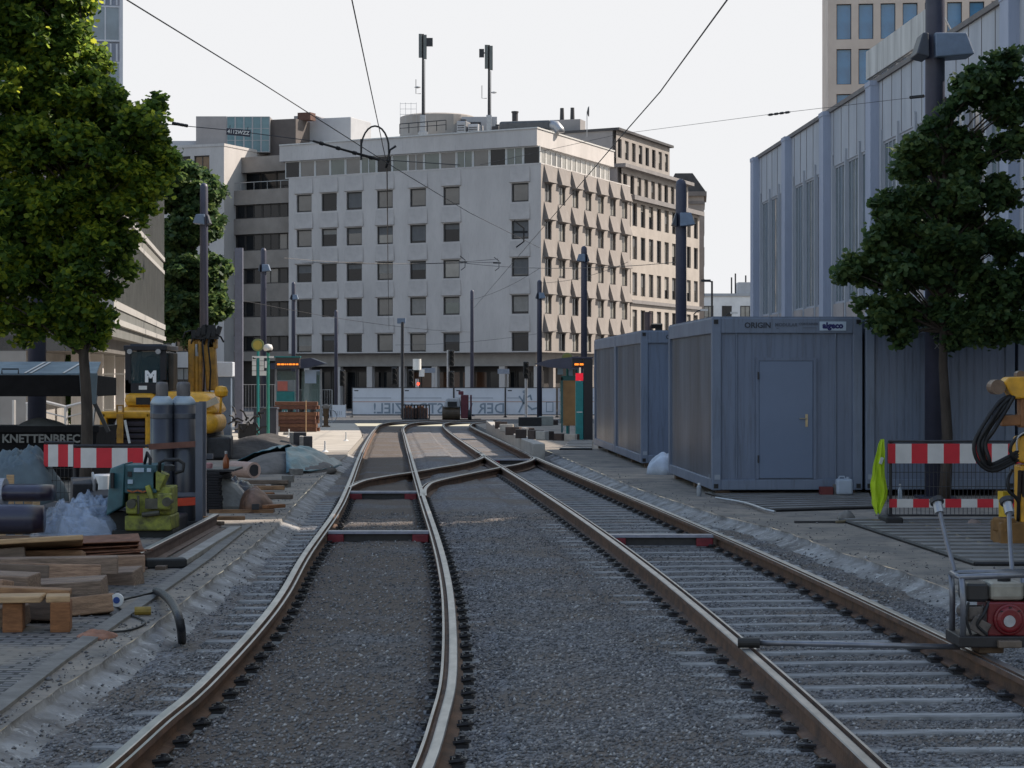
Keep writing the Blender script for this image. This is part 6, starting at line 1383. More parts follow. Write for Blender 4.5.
# ---- banner fence: mesh panels carrying mirrored banners
BAN=mat('banner_white',(.66,.69,.74),.6,.12,1.2); BTX=mat('banner_text',(.24,.30,.36),.6,.15,3); BORG=mat('banner_orange',(.50,.25,.16),.6,.2,3)
yB=144.0; zf=zg(144)+.05; pw=52*yB/F
def panel(px,label,words=None,runner=False,pre=None):
    t=thing('banner_fence',label,'fence panel',(X29(px+26,yB),yB,zf),0,'banner fence panels'); w=pw/2-.04; hh=1.93
    mb=MB(); 
    for x in (-w,w): mb.cyl((x,0,0),(x,0,hh+.05),.025,n=6)
    mb.tube([(-w,0,hh+.02),(w,0,hh+.02)],.022,5); mb.tube([(-w,0,.12),(w,0,.12)],.022,5); part('frame',mb,DKSTEEL,t)
    mb=MB(); mb.box(-w+.03,w-.03,.035,.045,.16,hh-.02); part('banner',mb,BAN,t)
    b=t
    mb=MB(); mb.box(-w+.03,w-.03,.028,.034,.98,1.02); part('orange_line',mb,BORG,t)
    mb=MB(); mb.box(-w+.1,w-.8 if not runner else w-2.4,.028,.034,1.22,1.28); part('small_print',mb,mat('print_faint',(.40,.44,.49),.6,.2,30),t)
    mb=MB(); mb.box(-w+.15,-w+.42,.026,.034,hh-.22,hh-.15); part('tag',mb,DKSTEEL,t)
    for dx,word in (words or []):
        lettering(word,.98,BTX,t,(dx,.030,.52),mirror=True,bold=.012)
    for x in (-w,w): mb=MB(); mb.rbox((x,0,-.03),(.2,.7,.12)); part('foot',mb,CONCDK,t)
    if runner:
        mb=MB(); X=-.45
        mb.rbox((X,.028,1.18),(.2,.012,.62),0,0,.15); mb.cyl((X+.02,.022,1.66),(X+.02,.034,1.66),.13,n=14)
        for c,l,a in (((X+.25,.028,1.33),.45,1.0),((X-.22,.028,1.2),.45,-.6),((X+.25,.028,.72),.6,-.9),((X-.2,.028,.62),.75,.45),((X+.72,.028,.55),.55,1.3),((X+.45,.028,1.25),.3,-.3)): mb.rbox(c,(.11,.012,l),0,0,a)
        part('runner_picture',mb,BTX,t)
        mb=MB(); mb.box(1.0,1.5,.028,.034,.3,1.0); mb.box(1.06,1.44,.026,.036,.36,.94,1); part('box_outline',mb,[BTX,BAN],t)
    return t
panel(351.5,'banner fence panel beside the low white sheets, reading ZIEL backwards',[(.74,'ZIEL!')])
panel(402,'banner fence panel behind the brown crates, reading IST backwards',[(.65,'IST'),(-.95,'DAS')])
panel(453.5,'banner fence panel behind the red roller, reading DER W backwards',[(-.05,'DER W')]) if False else panel(453.5,'banner fence panel behind the red roller, reading DER W backwards',[(.80,'DER'),(-.95,'W')])
panel(505,'banner fence panel with a running figure near the dark mast',None,True)
panel(557,'banner fence panel mostly hidden by the platform shelter',None)
for i,px in enumerate((324,338)):
    mb=MB(); mb.box(-.5,.5,-.02,.02,.05,.85); mb.box(-.52,-.48,-.04,.04,0,.9,1); mb.box(.48,.52,-.04,.04,0,.9,1); [mb.box(-.4+.12*k,-.36+.12*k,-.025,-.021,.2,.45,1) for k in range(6)]; solo('white_barrier_sheet',['low white barrier sheet at the timber sleeper pile','low white barrier sheet touching the banner fence'][i],'barrier',mb,[BAN,mat('sheet_print',(.38,.42,.47),.6,.2,3)],(X29(px,140),140,zg(140)))
# ---- red roller and crates on the far track
p=gp(455,420); t=thing('track_roller_machine','small dark red roller with a pale hood standing before the banner fence','roller',p)
k_=p.y/F
mb=MB(); mb.cyl((-.75,0,.42),(.3,0,.42),.42,n=20); part('drum',mb,mat('drum_brown',(.10,.07,.045),.6,.4,4),t)
mb=MB(); mb.hexa([(-.7,-.5,.75),(-.7,.6,.75),(.35,.6,.75),(.35,-.5,.75),(-.5,-.3,1.3),(-.5,.6,1.3),(.3,.6,1.3),(.3,-.3,1.3)]); part('hood',mb,mat('roller_pale',(.34,.34,.34),.5,.3,5),t,bev=.1)
mb=MB(); mb.rbox((-.15,-.45,.95),(.55,.1,.3)); part('grille',mb,BLACK,t)
mb=MB(); mb.box(.35,.8,-.3,.8,.1,1.5); mb.box(.2,.5,.1,.7,1.5,1.72); mb.box(.9,1.0,.1,.2,.4,1.5); part('seat_frame',mb,mat('maroon',(.13,.02,.035),.5,.3,6),t,bev=.04)
mb=MB(); [mb.cyl((.78,y,.3),(.98,y,.3),.3,n=14) for y in (-.1,.6)]; part('wheel',mb,BLACK,t)
for i,px in enumerate((407,419)):
    p=gp(px+3,419.5); t=thing('wire_crate',['brown wire crate beside the thin street lamp','brown wire crate next to the other, nearer the roller'][i],'crate',p,0,'brown wire crates'); w=.45
    mb=MB()
    for k in range(6): x=-w+2*w*k/5; mb.box(x-.025,x+.025,-.4,-.35,0,.9); mb.box(x-.025,x+.025,.35,.4,0,.9)
    mb.box(-w,w,-.4,-.34,.85,.92); mb.box(-w,w,-.4,.4,0,.08); part('cage',mb,DKSTEEL,t)
    mb=MB(); mb.box(-w+.08,w-.1,-.28,.28,.09,.7); mb.box(-w+.2,w-.35,-.3,.2,.7,.82,1); part('load',mb,[mat('crate_load',(.16,.09,.07),.8,.5,6),mat('orange_load',(.3,.12,.05),.7,.3,5)],t)
# ---- traffic signals and signs at the junction
def signal(label,px,y,heads,z_top_px,col='grey',white=False):
    t=thing('traffic_signal',label,'traffic signal',(X29(px,y),y,zg(y)),0,'traffic signals'); zt=H-(z_top_px-HY)/F*y-zg(y)
    mb=MB(); mb.cyl((0,0,0),(0,0,zt),.09,n=8); part('post',mb,GALV if col=='grey' else DKSTEEL,t)
    for dx,pyc in heads:
        z=H-(pyc-HY)/F*y-zg(y); mb=MB(); mb.box(dx-.18,dx+.18,-.25,.1,z-.55,z+.55); o=part('signal_head',mb,mat('signal_black',(.015,.015,.017),.5,.3,5),t,bev=.05)
        for q in (-.34,0,.34):
            mb=MB(); mb.cyl((dx,-.26,z+q),(dx,-.45,z+q),.14,.13,10,caps=False); mb.cyl((dx,-.27,z+q),(dx,-.28,z+q),.12,n=10); part('visor',mb,BLACK,o)
    return t
signal('tall traffic signal with two dark heads in front of the corner block shop',448,150,((.25,358),(.25,379)),350)
signal('low pair of traffic signals beside the white round advertising cylinder',402.5,138,((-.5,376),(.55,378)),322,'dark')
signal('traffic signal with small white board next to the dark mast by the running figure',526,140,((.0,370),),362)
signal('dark traffic signal beside the short mast at the white barrier sheets',344,148,((-.1,378),),370,'dark')
mb=MB(); p=Vector((X29(401.5,146),146,zg(146))); zt=H-(322-HY)/F*146-p.z; mb.cyl((0,0,0),(0,0,zt),.06,.045,8); mb.box(-.28,.28,-.3,.3,zt-.1,zt+.25,1); solo('street_lamp','thin street lamp with a small square head before the banner fence','street lamp',mb,[DKSTEEL,LAMPGREY],p)
p=Vector((X29(417,148),148,zg(148))); t=thing('advert_cylinder','white round cylinder on a slim post near the street lamp','advertising sign',p); mb=MB(); mb.cyl((0,0,0),(0,0,2.6),.12,n=8); part('post',mb,GALV,t); z0=H-(370-HY)/F*148-p.z; z1=H-(359-HY)/F*148-p.z; mb=MB(); mb.cyl((0,0,z0),(0,0,z1),.29,n=20); part('drum',mb,mat('bright_white',(.80,.79,.74),.5,.05,4),t); mb=MB(); mb.box(.15,.5,-.1,.05,z0-.45,z0+.05); part('side_sign',mb,WHITE,t); mb=MB(); mb.cyl((.1,-.2,z0-.95),(.1,-.22,z0-.95),.1,n=10); part('red_lamp',mb,glow('lamp_red',(.9,.05,.02),1.5),t)
for i,(px,w,py) in enumerate(((434,.9,370),(508,.75,371),(320,1.0,372))):
    p=Vector((X29(px,155),155,zg(155))); z=H-(py-HY)/F*155-p.z; mb=MB(); mb.cyl((0,0,0),(0,0,z),.05,n=6); mb.box(-w,.1,-.06,-.03,z-.2,z+.15,1); solo('direction_sign',['grey street sign on a post beside the tall traffic signal','grey street sign on a post near the running figure banner','grey street sign on a post near the shelter roof'][i],'sign',mb,[GALV,mat('sign_greyblue',(.25,.28,.34),.5,.2,4)],p)
# tall street lamp beyond the cabins
t=thing('arm_street_lamp','slim street lamp with a short arm rising behind the door cabin','street lamp',(X29(712,150),150,zg(150)+0)); zt=H-(281-HY)/F*150-zg(150)
mb=MB(); mb.cyl((0,0,0),(0,0,zt),.09,.07,8); mb.tube([(0,0,zt-.05),(-.3,0,zt),(-.6,0,zt)],.05,6); part('post',mb,DKSTEEL,t); mb=MB(); mb.box(-.75,-.1,-.15,.15,zt-.06,zt+.1); part('lamp_head',mb,DKSTEEL,t)
for i,(px,py) in enumerate(((699,314),(729,317))):
    p=Vector((X29(px-5,170),170,zg(170))); z=H-(py-HY)/F*170-p.z; mb=MB(); mb.cyl((0,0,0),(0,0,z),.07,.05,6); mb.tube([(0,0,z),(.3,0,z+.25),(.8,0,z+.3)],.05,5); mb.box(.5,1.1,-.12,.12,z+.25,z+.4,1); solo('bent_street_lamp',['street lamp with a pale bent head beside the dark round-topped mast','street lamp with a pale bent head above the door cabin edge'][i],'street lamp',mb,[DKSTEEL,WHITE],p)
for i,(px,pyt) in enumerate(((648,313),(657,326))):
    p=Vector((X29(px,60),60,0)); z=H-(pyt-HY)/F*60; mb=MB(); mb.cyl((0,0,0),(0,0,z),.10 if i==0 else .03,n=10)
    if i: mb.rbox((0,0,z),(.3,.1,.12),0,.3); mb.rbox((.05,0,z-.12),(.2,.1,.1))
    else: mb.cyl((0,0,z),(0,0,z+.03),.11,n=10)
    solo(['post','loudspeaker_post'][i],['thick brownish post top behind the windowed cabin','small dark loudspeaker on a post behind the windowed cabin'][i],['post','loudspeaker'][i],mb,mat('post_brown',(.10,.075,.08),.7,.2,5) if i==0 else BLACK,p)
# ---- left platform: stop sign, display, shelter, ticket machine
def disc(t,name,x,y,z,r,m,ry=0): mb=MB(); mb.cyl((x,y-.02,z),(x,y+.02,z),r,n=24); return part(name,mb,m,t)
STOPY=mat('stop_yellow',(.42,.33,.06),.5,.15,3); STOPG=mat('stop_green',(.20,.24,.09),.5,.15,3)
def px2(y): return lambda px,py:(X29(px,y),H-(py-HY)/F*y)
y=70.0; zb=zg(y); f=px2(y); x,z=f(258,345)
t=thing('stop_sign_pole','teal stop pole with a round yellow disc and white timetable boards','stop sign',(x,y,zb)); z-=zb
mb=MB(); mb.cyl((0,0,0),(0,0,z),.045,n=10); part('pole',mb,TEAL,t); disc(t,'disc',0,-.07,z,.205,STOPG); disc(t,'disc_face',0,-.095,z,.15,STOPY)
a=(H-(356-HY)/F*y-zb); b=(H-(376-HY)/F*y-zb)
for k in range(4): mb=MB(); zz=a-(a-b)*k/4; mb.box(-.19,-.055,-.03,0,zz-.15,zz); mb.box(.055,.19 if k<3 else .33,-.03,0,zz-.15,zz); part('timetable_board',mb,WHITE,t)
mb=MB(); mb.box(-.17,-.07,-.036,-.031,a-.10,a-.04); part('black_mark',mb,BLACK,t)
x,z=f(271.5,349); t=thing('camera_pole','teal pole with a white security camera and a small arm sign','camera pole',(x,y-1,zb)); z-=zb
mb=MB(); mb.cyl((0,0,0),(0,0,z),.05,n=10); part('pole',mb,mat('teal_green',(.02,.20,.16),.45,.2,6),t)
mb=MB(); mb.lathe([(.02,-.1),(.13,-.06),(.16,.02),(.12,.12),(.02,.15)],(0,0,z),n=14); part('camera_dome',mb,WHITE,t,smooth=True); mb=MB(); mb.lathe([(.02,-.13),(.08,-.11),(.1,-.06)],(.03,-.03,z),n=12); part('lens',mb,BLACK,t)
mb=MB(); mb.box(-.45,.18,-.04,0,z-.30,z-.24); mb.box(-.1,-.03,-.05,0,z-.62,z-.40); part('arm_sign',mb,WHITE,t)
def display(label,px0,px1,pyt,pyb,y,orow,sunlit):
    w=(px1-px0)/F*y; c=f_=px2(y); x,zt=c((px0+px1)/2,pyt); _,zb_=c(0,pyb); t=thing('departure_display',label,'display',(x,y,zg(y))); zt-=zg(y); zb_-=zg(y)
    mb=MB(); mb.box(-w/2,w/2,-.12,.12,zb_,zt); part('casing',mb,mat('display_brown',(.055,.04,.038),.4,.2,4) if sunlit else mat('display_black',(.012,.012,.018),.35,.2,4),t,bev=.02)  # sunlit casing has the warm sun tone put into its base colour
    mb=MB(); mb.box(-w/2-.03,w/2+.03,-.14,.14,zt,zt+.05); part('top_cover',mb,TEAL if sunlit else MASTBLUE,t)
    mb=MB(); z=zt-(zt-zb_)*orow; r_=random.Random(2); xx=-w/2+.08
    while xx<w/2-.1: l=r_.uniform(.04,.14); mb.box(xx,min(w/2-.06,xx+l),-.128,-.122,z-.03,z+.03); xx+=l+.03
    part('led_row',mb,glow('led_orange',(.9,.22,.02),.7),t)
    mb=MB(); mb.cyl((w*.38,.05,0),(w*.38,.05,zb_),.05,n=8); part('post',mb,MASTBLUE,t)
display('brown departure display with an orange text row on the platform beside the timber sleepers',275.5,300,357.5,368,89,.65,True)
y=98; c=px2(y); x0,zr_=c(272,369); x1,_=c(322,369); t=thing('platform_shelter','glass platform shelter with a thin dark roof behind the departure display','shelter',((x0+x1)/2,y,zg(y))); w=(x1-x0)/2; h=zr_-zg(y)
mb=MB(); mb.prism([(-w,h),(w*.4,h+.04),(w+.2,h+.25),(w*.6,h+.5),(-.2,h+.38),(-w,h+.25)],-.7,.9,'y'); part('roof',mb,MASTBLUE,t)
mb=MB(); [mb.box(xx-.04,xx+.04,.6,.68,0,h) for xx in (-w+.1,0,w-.1)]; part('post',mb,GALV,t)
for k in range(2): mb=MB(); mb.box(-w+.15+k*w,-.08+k*w,.63,.65,.3,h-.1); part('glass_panel',mb,film('shelter_glass',(.25,.36,.34),.5,.06),t)
mb=MB(); mb.box(w*.35,w*.8,-.4,-.36,h-.65,h-.05); part('hanging_board',mb,mat('pale_board',(.42,.48,.56),.5,.1,4),t)
x,_=px2(92)(286,0); t=thing('ticket_machine','teal ticket machine with a red top panel under the left display','ticket machine',(x,92,zg(92)))
t['label']='teal ticket machine with a reddish panel standing over the timber sleepers'
mb=MB(); mb.box(-.38,.38,-.3,.3,0,1.62); part('body',mb,TEAL,t,bev=.03); mb=MB(); mb.box(-.33,.1,-.315,-.301,1.65,2.05); part('red_panel',mb,mat('salmon_panel',(.55,.16,.12),.5,.2,4),t); mb=MB(); mb.box(-.38,.38,-.3,.3,1.621,2.1); part('top_box',mb,mat('machine_grey',(.22,.25,.26),.5,.2,4),t)
mb=MB(); [mb.box(-.3+.12*k,-.24+.12*k,-.316,-.301,.55+.1*j,.60+.1*j) for k in range(5) for j in range(3)]; part('keypad',mb,WHITE,t)
def meshfence(label,pts,h=1.1,m=GALV,step=.12,z=0):
    mb=MB()
    for a,b in zip(pts,pts[1:]):
        a=Vector(a);b=Vector(b);L_=(b-a).length;n=max(1,int(L_/step))
        for k in range(n+1): q=a.lerp(b,k/n); rr=.03 if k in(0,n) else .008; mb.tube([q,q+Vector((0,0,h))],rr,4)
        for zz in (.1,h*.5,h): mb.tube([a+Vector((0,0,zz)),b+Vector((0,0,zz))],.02 if zz==h else .01,4)
    return solo('mesh_fence',label,'fence',mb,m)
meshfence('thin steel mesh fence behind the teal stop pole',[(X29(240,90),90,zg(90)),(X29(275,90),90,zg(90))],1.9)
meshfence('thin steel mesh fence between the shelter and the white barrier sheets',[(X29(296,112),112,zg(112)),(X29(332,112),112,zg(112))],1.75)
for i,px in enumerate((314,322)):
    t=thing('parked_bicycle',['dark bicycle parked behind the mesh fence under the hanging board','bicycle with pale wheel parked nearer the low white sheets'][i],'bicycle',(X29(px,118),118,zg(118)),.3,'bicycles behind the mesh fence')
    for yy in (-.5,.5):
        mb=MB(); mb.tube([(.33*math.cos(a),yy*.0,.33+.33*math.sin(a)) for a in [2*PI*k/16 for k in range(17)]],.025,5); part('wheel',mb,BLACK if i==0 else GALV,t,(yy,0,0))
    mb=MB(); mb.tube([(-.5,0,.33),(-.1,0,.75),(.4,0,.78),(.5,0,.33)],.025,5); mb.tube([(-.1,0,.95),(-.1,0,.75),(0,0,.33),(.4,0,.78),(.38,0,1.0)],.025,5); part('frame',mb,DKSTEEL,t)
    mb=MB(); mb.rbox((-.1,0,.97),(.25,.14,.06)); part('saddle',mb,BLACK,t)
# timber sleepers stacked on the platform
tm=MB(); tm.box(-.13,.13,-1.2,1.2,0,.15); 
c0=gp(296,432); TM=MB(); Lw=42/F*c0.y
sl=MB(); sl.box(-Lw/2,Lw/2,-.12,.12,0,.14); SLT=[sl.mesh('timber_sleeper',mat('sleeper_brown_%d'%k,c_,.85,.5,5,bump=.3,stretch=(2,9,9))) for k,c_ in enumerate(((.20,.09,.055),(.15,.065,.045),(.24,.11,.06)))]
for j in range(7):
    for i in range(3):
        o=obj('timber_sleeper',SLT[(i+j*2)%3],None,(c0.x+random.uniform(-.06,.06),c0.y+.3*i,c0.z+.02+.155*j+(.10 if j>4 else 0)),random.uniform(-.02,.02)); tag(o,'old brown timber sleeper in the tidy pile on the platform','timber sleeper','stacked timber sleepers')
for k in range(4): mb=MB(); mb.box(-.07,.07,-.1,.8,0,.1); tag(part('spacer_block',mb,BLACK,None,(c0.x-.7+.45*k,c0.y,c0.z+.02+.155*5)),'dark spacer block between the layers of the sleeper pile','block','spacer blocks in the sleeper pile')
mb=MB(); mb.cyl((0,0,0),(0,0,1.25),.02,n=6); solo('pale_stake','thin pale stake standing in front of the timber sleeper pile','stake',mb,WOODPALE,gp(306,434))
p=gp(326,427); t=thing('platform_bollard','dark brown flared bollard standing alone on the sunlit platform','bollard',p)
mb=MB(); mb.lathe([(.2,0),(.2,.06),(.11,.08),(.10,.45),(.13,.5),(.15,.85)],n=14); part('body',mb,mat('bollard_brown',(.13,.075,.035),.6,.3,5),t); mb=MB(); mb.lathe([(.18,.85),(.19,.95),(.13,1.02),(.02,1.06)],n=14); part('cap',mb,mat('cap_grey2',(.25,.22,.19),.6,.2,5),t)
for i,(px,py) in enumerate(((276,430),(288,433))): mb=MB(); mb.box(-.16,.16,-.16,.16,0,.22 if i==0 else .1); solo('pale_block',['pale stone block at the foot of the camera pole','low pale block beside the timber sleeper pile'][i],'block',mb,CONC,gp(px,py+2),bev=.02)
for i in range(3): mb=MB(); mb.lathe([(.1,0),(.03,.05),(.02,.28)],n=8); solo('marker_peg','small pale marker peg on the platform edge','peg',mb,WHITE,gp((289,325,346)[i],(437,452,441)[i]),group='marker pegs')
t=thing('utility_box','white utility cabinet beside the excavator arm, in front of the square mast','cabinet',(X29(223,76),76,zg(76)))
zt=H-(362-HY)/F*76-zg(76); mb=MB(); mb.box(-.38,.38,-.3,.3,zt-.52,zt); part('housing',mb,mat('pale_housing',(.48,.52,.58),.5,.1,3),t,bev=.03); mb=MB(); mb.box(-.3,.3,-.2,.2,0,zt-.521); part('pedestal',mb,mat('blue_pedestal',(.10,.14,.2),.5,.2,3),t)
# ---- left street: railings, fence, wall behind skip
meshfence('white steel railing before the ground floor of the banded building',[(X29(103,62),62,zg(62)),(X29(136,62),62,zg(62))],2.05,mat('railing_white',(.55,.53,.5),.5,.1,4),.25)
mb=MB(); 
for a,b in (((26,404),(46,402)),((46,402),(66,407)),((66,407),(90,401))):
    p=at(a[0],a[1],52);q_=at(b[0],b[1],52); mb.tube([p,q_],.04,6); mb.tube([p-Vector((0,0,.25)),q_-Vector((0,0,.25))],.02,5)
for px,py in ((14,400),(28,404),(66,407),(88,401)): p=at(px,py,52); mb.tube([p,Vector((p.x,p.y,0))],.05,6)
solo('handrail','bent white handrail seen through the gap under the skip lid','handrail',mb,mat('railing_white',(.55,.53,.5)))
# right platform: kerb blocks, shelter, ticket machine
pts=[(535,458),(522,451.5),(511,445.5),(502,440.5),(494,436),(487,431.5)]
KB=mat('kerb_pale',(.46,.43,.38),.9,.3,4,bump=.3)
for i in range(len(pts)-1):
    a=gp(*pts[i]);b=gp(*pts[i+1]);d=b-a;L_=d.length; mb=MB(); mb.box(.03,L_-.03,-.14,.14,-.2,.34); o=solo('kerb_stone','pale concrete kerb stone of the platform edge beside the far track',"kerb stone",mb,KB,a+Vector((.10,0,0)),math.atan2(d.y,d.x),'kerb stones of the far platform',bev=.02)
for i,(px,py) in enumerate(((521,440),(528,438),(536,441),(545,442),(560,442.5),(572,443),(514,437),(507,433.5),(501,430.5))):
    mb=MB(); h=.22; mb.box(-.14,.14,-.2,.2,0,h); mb.box(-.145,-.02,-.205,.205,-.001,h+.004,1 if i%2 else 0); solo('loose_block','small dark block left lying in the row along the far platform kerb','block',mb,[mat('block_brown',(.07,.05,.042),.8,.3,6),KB],gp(px,py-2,.34 if i not in (4,5) else 0) ,.2*i,'dark blocks along the far kerb',bev=.015)
mb=MB(); vs=[];fs=[]
ys=[51,55,60,66,73,81,90]
for yy in ys: x=XR(yy); vs+=[(x+.15,yy,zg(yy)+.30),(x+9,yy,zg(yy)+.30),(x+.15,yy,zg(yy)-.1)]
for i in range(len(ys)-1): fs+=[(3*i,3*i+1,3*i+4,3*i+3),(3*i+2,3*i,3*i+3,3*i+5)]
p=gp(530,426); mb2=MB(); mb2.box(-.55,.55,-.3,.3,0,.42); solo('black_trough','black box trough at the foot of the dark mast by the banner fence','trough',mb2,BLACK,p,bev=.03)
mb2=MB(); mb2.box(-.35,.35,-.3,.3,0,.45); solo('pale_bin_block','pale greenish block beside the black trough','block',mb2,mat('pale_green_block',(.30,.31,.28),.8,.2,4),gp(546,425.5),bev=.03)
y=78; c=px2(y)
x0,z0=c(534,364); x1,_=c(578,364); t=thing('tram_shelter','dark pointed roof shelter on the platform by the cabins','shelter',((x0+x1)/2,y,zg(y)+.0)); w=(x1-x0)/2; h=z0-zg(y)
mb=MB(); mb.prism([(-w,h+.0),(-w+.5,h-.12),(w,h-.20),(w,h+.28),(-w+.5,h+.15)],-.8,1.2,'y'); part('roof',mb,mat('shelter_roof',(.06,.065,.10),.5,.2,3),t)
for xx in (w-.35,w-.02): mb=MB(); mb.cyl((xx,.9,0),(xx,.9,h-.2),.06,n=8); part('post',mb,mat('teal_dark',(.01,.10,.10),.5,.2,3),t)
mb=MB(); mb.box(w-.55,w-.05,-.35,-.25,.35,1.98); part('advert_panel',mb,mat('advert_ochre',(.30,.16,.055),.5,.3,2),t); mb=MB(); mb.box(w-.62,w-.56,-.38,-.22,.1,2.1); mb.box(w-.62,w+.0,-.38,-.22,1.99,2.15); part('advert_frame',mb,mat('teal_dark',(.01,.10,.10)),t)
mb=MB(); mb.box(-w+1.25,-w+1.32,.8,.86,0,1.0); mb.box(-w+1.3,w-.65,.8,.84,.4,1.95); part('glass_panel',mb,film('shelter_glass',(.25,.36,.34)),t)
mb=MB(); mb.box(w-.75,w-.55,-.3,-.28,2.2,2.75); mb.box(w-.35,w-.2,-.3,-.28,2.1,2.7); part('info_board',mb,mat('info_blue',(.25,.38,.5),.5,.2,8),t)
x,z=c(567.5,358); t=thing('round_stop_sign','round olive green stop sign on a thin pole above the pointed shelter roof','stop sign',(x,y+.5,zg(y))); z-=zg(y); mb=MB(); mb.cyl((0,0,0),(0,0,z),.04,n=8); part('pole',mb,TEAL,t); disc(t,'disc',0,-.06,z,.20,STOPG); disc(t,'disc_face',0,-.085,z,.15,mat('stop_olive',(.24,.22,.04),.5,.1,3))
display('black departure display with an orange text row touching the cabins',572,592,358.5,367.5,70,.65,False)
x,_=px2(69)(580,0); t=thing('ticket_pillar','teal ticket pillar with a bright red top beside the cabin wall','ticket machine',(x,69.5,zg(69)))
mb=MB(); mb.box(-.13,.12,-.2,.2,0,1.9); part('body',mb,TEAL,t,bev=.02); mb=MB(); mb.box(-.12,.11,-.205,.2,1.91,2.15); part('red_top',mb,glow('ticket_red',(.7,.01,.03),.25),t); mb=MB(); mb.box(.13,.42,-.2,.2,0,2.6); part('dark_case',mb,mat('display_black',(.012,.012,.018)),t); mb=MB(); mb.box(-.1,.09,-.215,-.2,.88,.91); part('slot',mb,WHITE,t)
t=thing('folding_stand','light grey folding stand leaning on the ticket pillar','stand',gp(570,431)); mb=MB(); mb.tube([(-.3,0,0),(-.05,.1,.7),(.3,0,0)],.025,5); mb.tube([(-.3,.4,0),(-.05,.1,.7)],.025,5); part('legs',mb,GALV,t).name='leg'; mb=MB(); mb.rbox((-.05,.1,.35),(.4,.3,.04)); part('shelf',mb,DKSTEEL,t)
mb=MB(); mb.box(-.18,.18,-.15,.15,0,.25); solo('dark_sack','dark block of wrapped goods under the ochre advert panel','block',mb,mat('dark_brown_block',(.05,.035,.03),.8,.3,4),gp(554.5,425),bev=.03)
# ================================================================== TREES
def leaf_mat(name,cols,trans=.35):
    m=bpy.data.materials.new(name); m.use_nodes=True; nt=m.node_tree;N=nt.nodes;L=nt.links;b=N['Principled BSDF']; b.inputs['Roughness'].default_value=.55; b.inputs['Specular IOR Level'].default_value=.3
    g=N.new('ShaderNodeNewGeometry'); cr=N.new('ShaderNodeValToRGB'); e=cr.color_ramp.elements
    e[0].color=(*cols[0],1); e[1].color=(*cols[-1],1)
    for k,c in enumerate(cols[1:-1]): x=e.new((k+1)/(len(cols)-1)); x.color=(*c,1)
    tc=N.new('ShaderNodeTexCoord'); nz=N.new('ShaderNodeTexNoise'); nz.inputs['Scale'].default_value=1.1; nz.inputs['Detail'].default_value=3; L.new(tc.outputs['Object'],nz.inputs['Vector'])
    ad=N.new('ShaderNodeMath'); ad.operation='MULTIPLY_ADD'; ad.inputs[1].default_value=1.5; ad.inputs[2].default_value=-.75; L.new(nz.outputs['Fac'],ad.inputs[0]); a2=N.new('ShaderNodeMath'); a2.operation='ADD'; a2.use_clamp=True; L.new(g.outputs['Random Per Island'],a2.inputs[0]); L.new(ad.outputs[0],a2.inputs[1])
    L.new(a2.outputs[0],cr.inputs[0]); L.new(cr.outputs[0],b.inputs['Base Color'])
    t=N.new('ShaderNodeBsdfTranslucent'); hs=N.new('ShaderNodeHueSaturation'); hs.inputs['Value'].default_value=2.6; hs.inputs['Hue'].default_value=.475; L.new(cr.outputs[0],hs.inputs['Color']); L.new(hs.outputs[0],t.inputs['Color'])
    mx=N.new('ShaderNodeMixShader'); mx.inputs[0].default_value=trans; out=N['Material Output']
    L.new(b.outputs[0],mx.inputs[1]); L.new(t.outputs[0],mx.inputs[2]); L.new(mx.outputs[0],out.inputs['Surface']); return m
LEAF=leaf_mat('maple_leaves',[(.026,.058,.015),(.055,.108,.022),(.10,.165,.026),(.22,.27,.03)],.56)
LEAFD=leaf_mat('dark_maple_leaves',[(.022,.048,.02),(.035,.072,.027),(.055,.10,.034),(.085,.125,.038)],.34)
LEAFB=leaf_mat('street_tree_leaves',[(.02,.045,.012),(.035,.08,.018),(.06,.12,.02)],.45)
BARK=mat('bark',(.07,.055,.045),.95,.5,9,bump=.8,bscale=20,stretch=(1,1,.25))
# a lobed maple leaf, folded along its rib: 7 vertices
LEAFV=np.array([(0,-.5,0),(.48,-.22,.10),(.36,.1,.07),(.46,.34,.12),(0,.62,0),(-.46,.34,.12),(-.36,.1,.07),(-.48,-.22,.10)])
LEAFF=[(0,1,2,3,4),(0,4,5,6,7)]
def leaves(name,centers,size,m,parent,loc,droop=.55):
    n=len(centers); s=rng.uniform(size*.65,size*1.25,n)
    # random orientation, normals mostly upward and outward
    nrm=rng.normal(0,1,(n,3)); nrm[:,2]=np.abs(nrm[:,2])*.8+droop; nrm/=np.linalg.norm(nrm,axis=1)[:,None]
    t=rng.normal(0,1,(n,3)); t-=nrm*(t*nrm).sum(1)[:,None]; t/=np.linalg.norm(t,axis=1)[:,None]; bt=np.cross(nrm,t)
    V=(LEAFV[None,:,0:1]*t[:,None,:]+LEAFV[None,:,1:2]*bt[:,None,:]+LEAFV[None,:,2:3]*nrm[:,None,:])*s[:,None,None]+centers[:,None,:]
    nv=n*8; me=bpy.data.meshes.new(name); me.vertices.add(nv); me.vertices.foreach_set('co',V.reshape(-1))
    base=(np.arange(n)*8)[:,None]; f=np.array([0,1,2,3,4,0,4,5,6,7])[None,:]+base
    me.loops.add(n*10); me.loops.foreach_set('vertex_index',f.reshape(-1).astype(np.int32)); me.polygons.add(n*2)
    me.polygons.foreach_set('loop_start',np.arange(0,n*10,5,dtype=np.int32)); me.polygons.foreach_set('loop_total',np.full(n*2,5,np.int32)); me.materials.append(m); me.update(calc_edges=True)
    return obj(name,me,parent,loc)
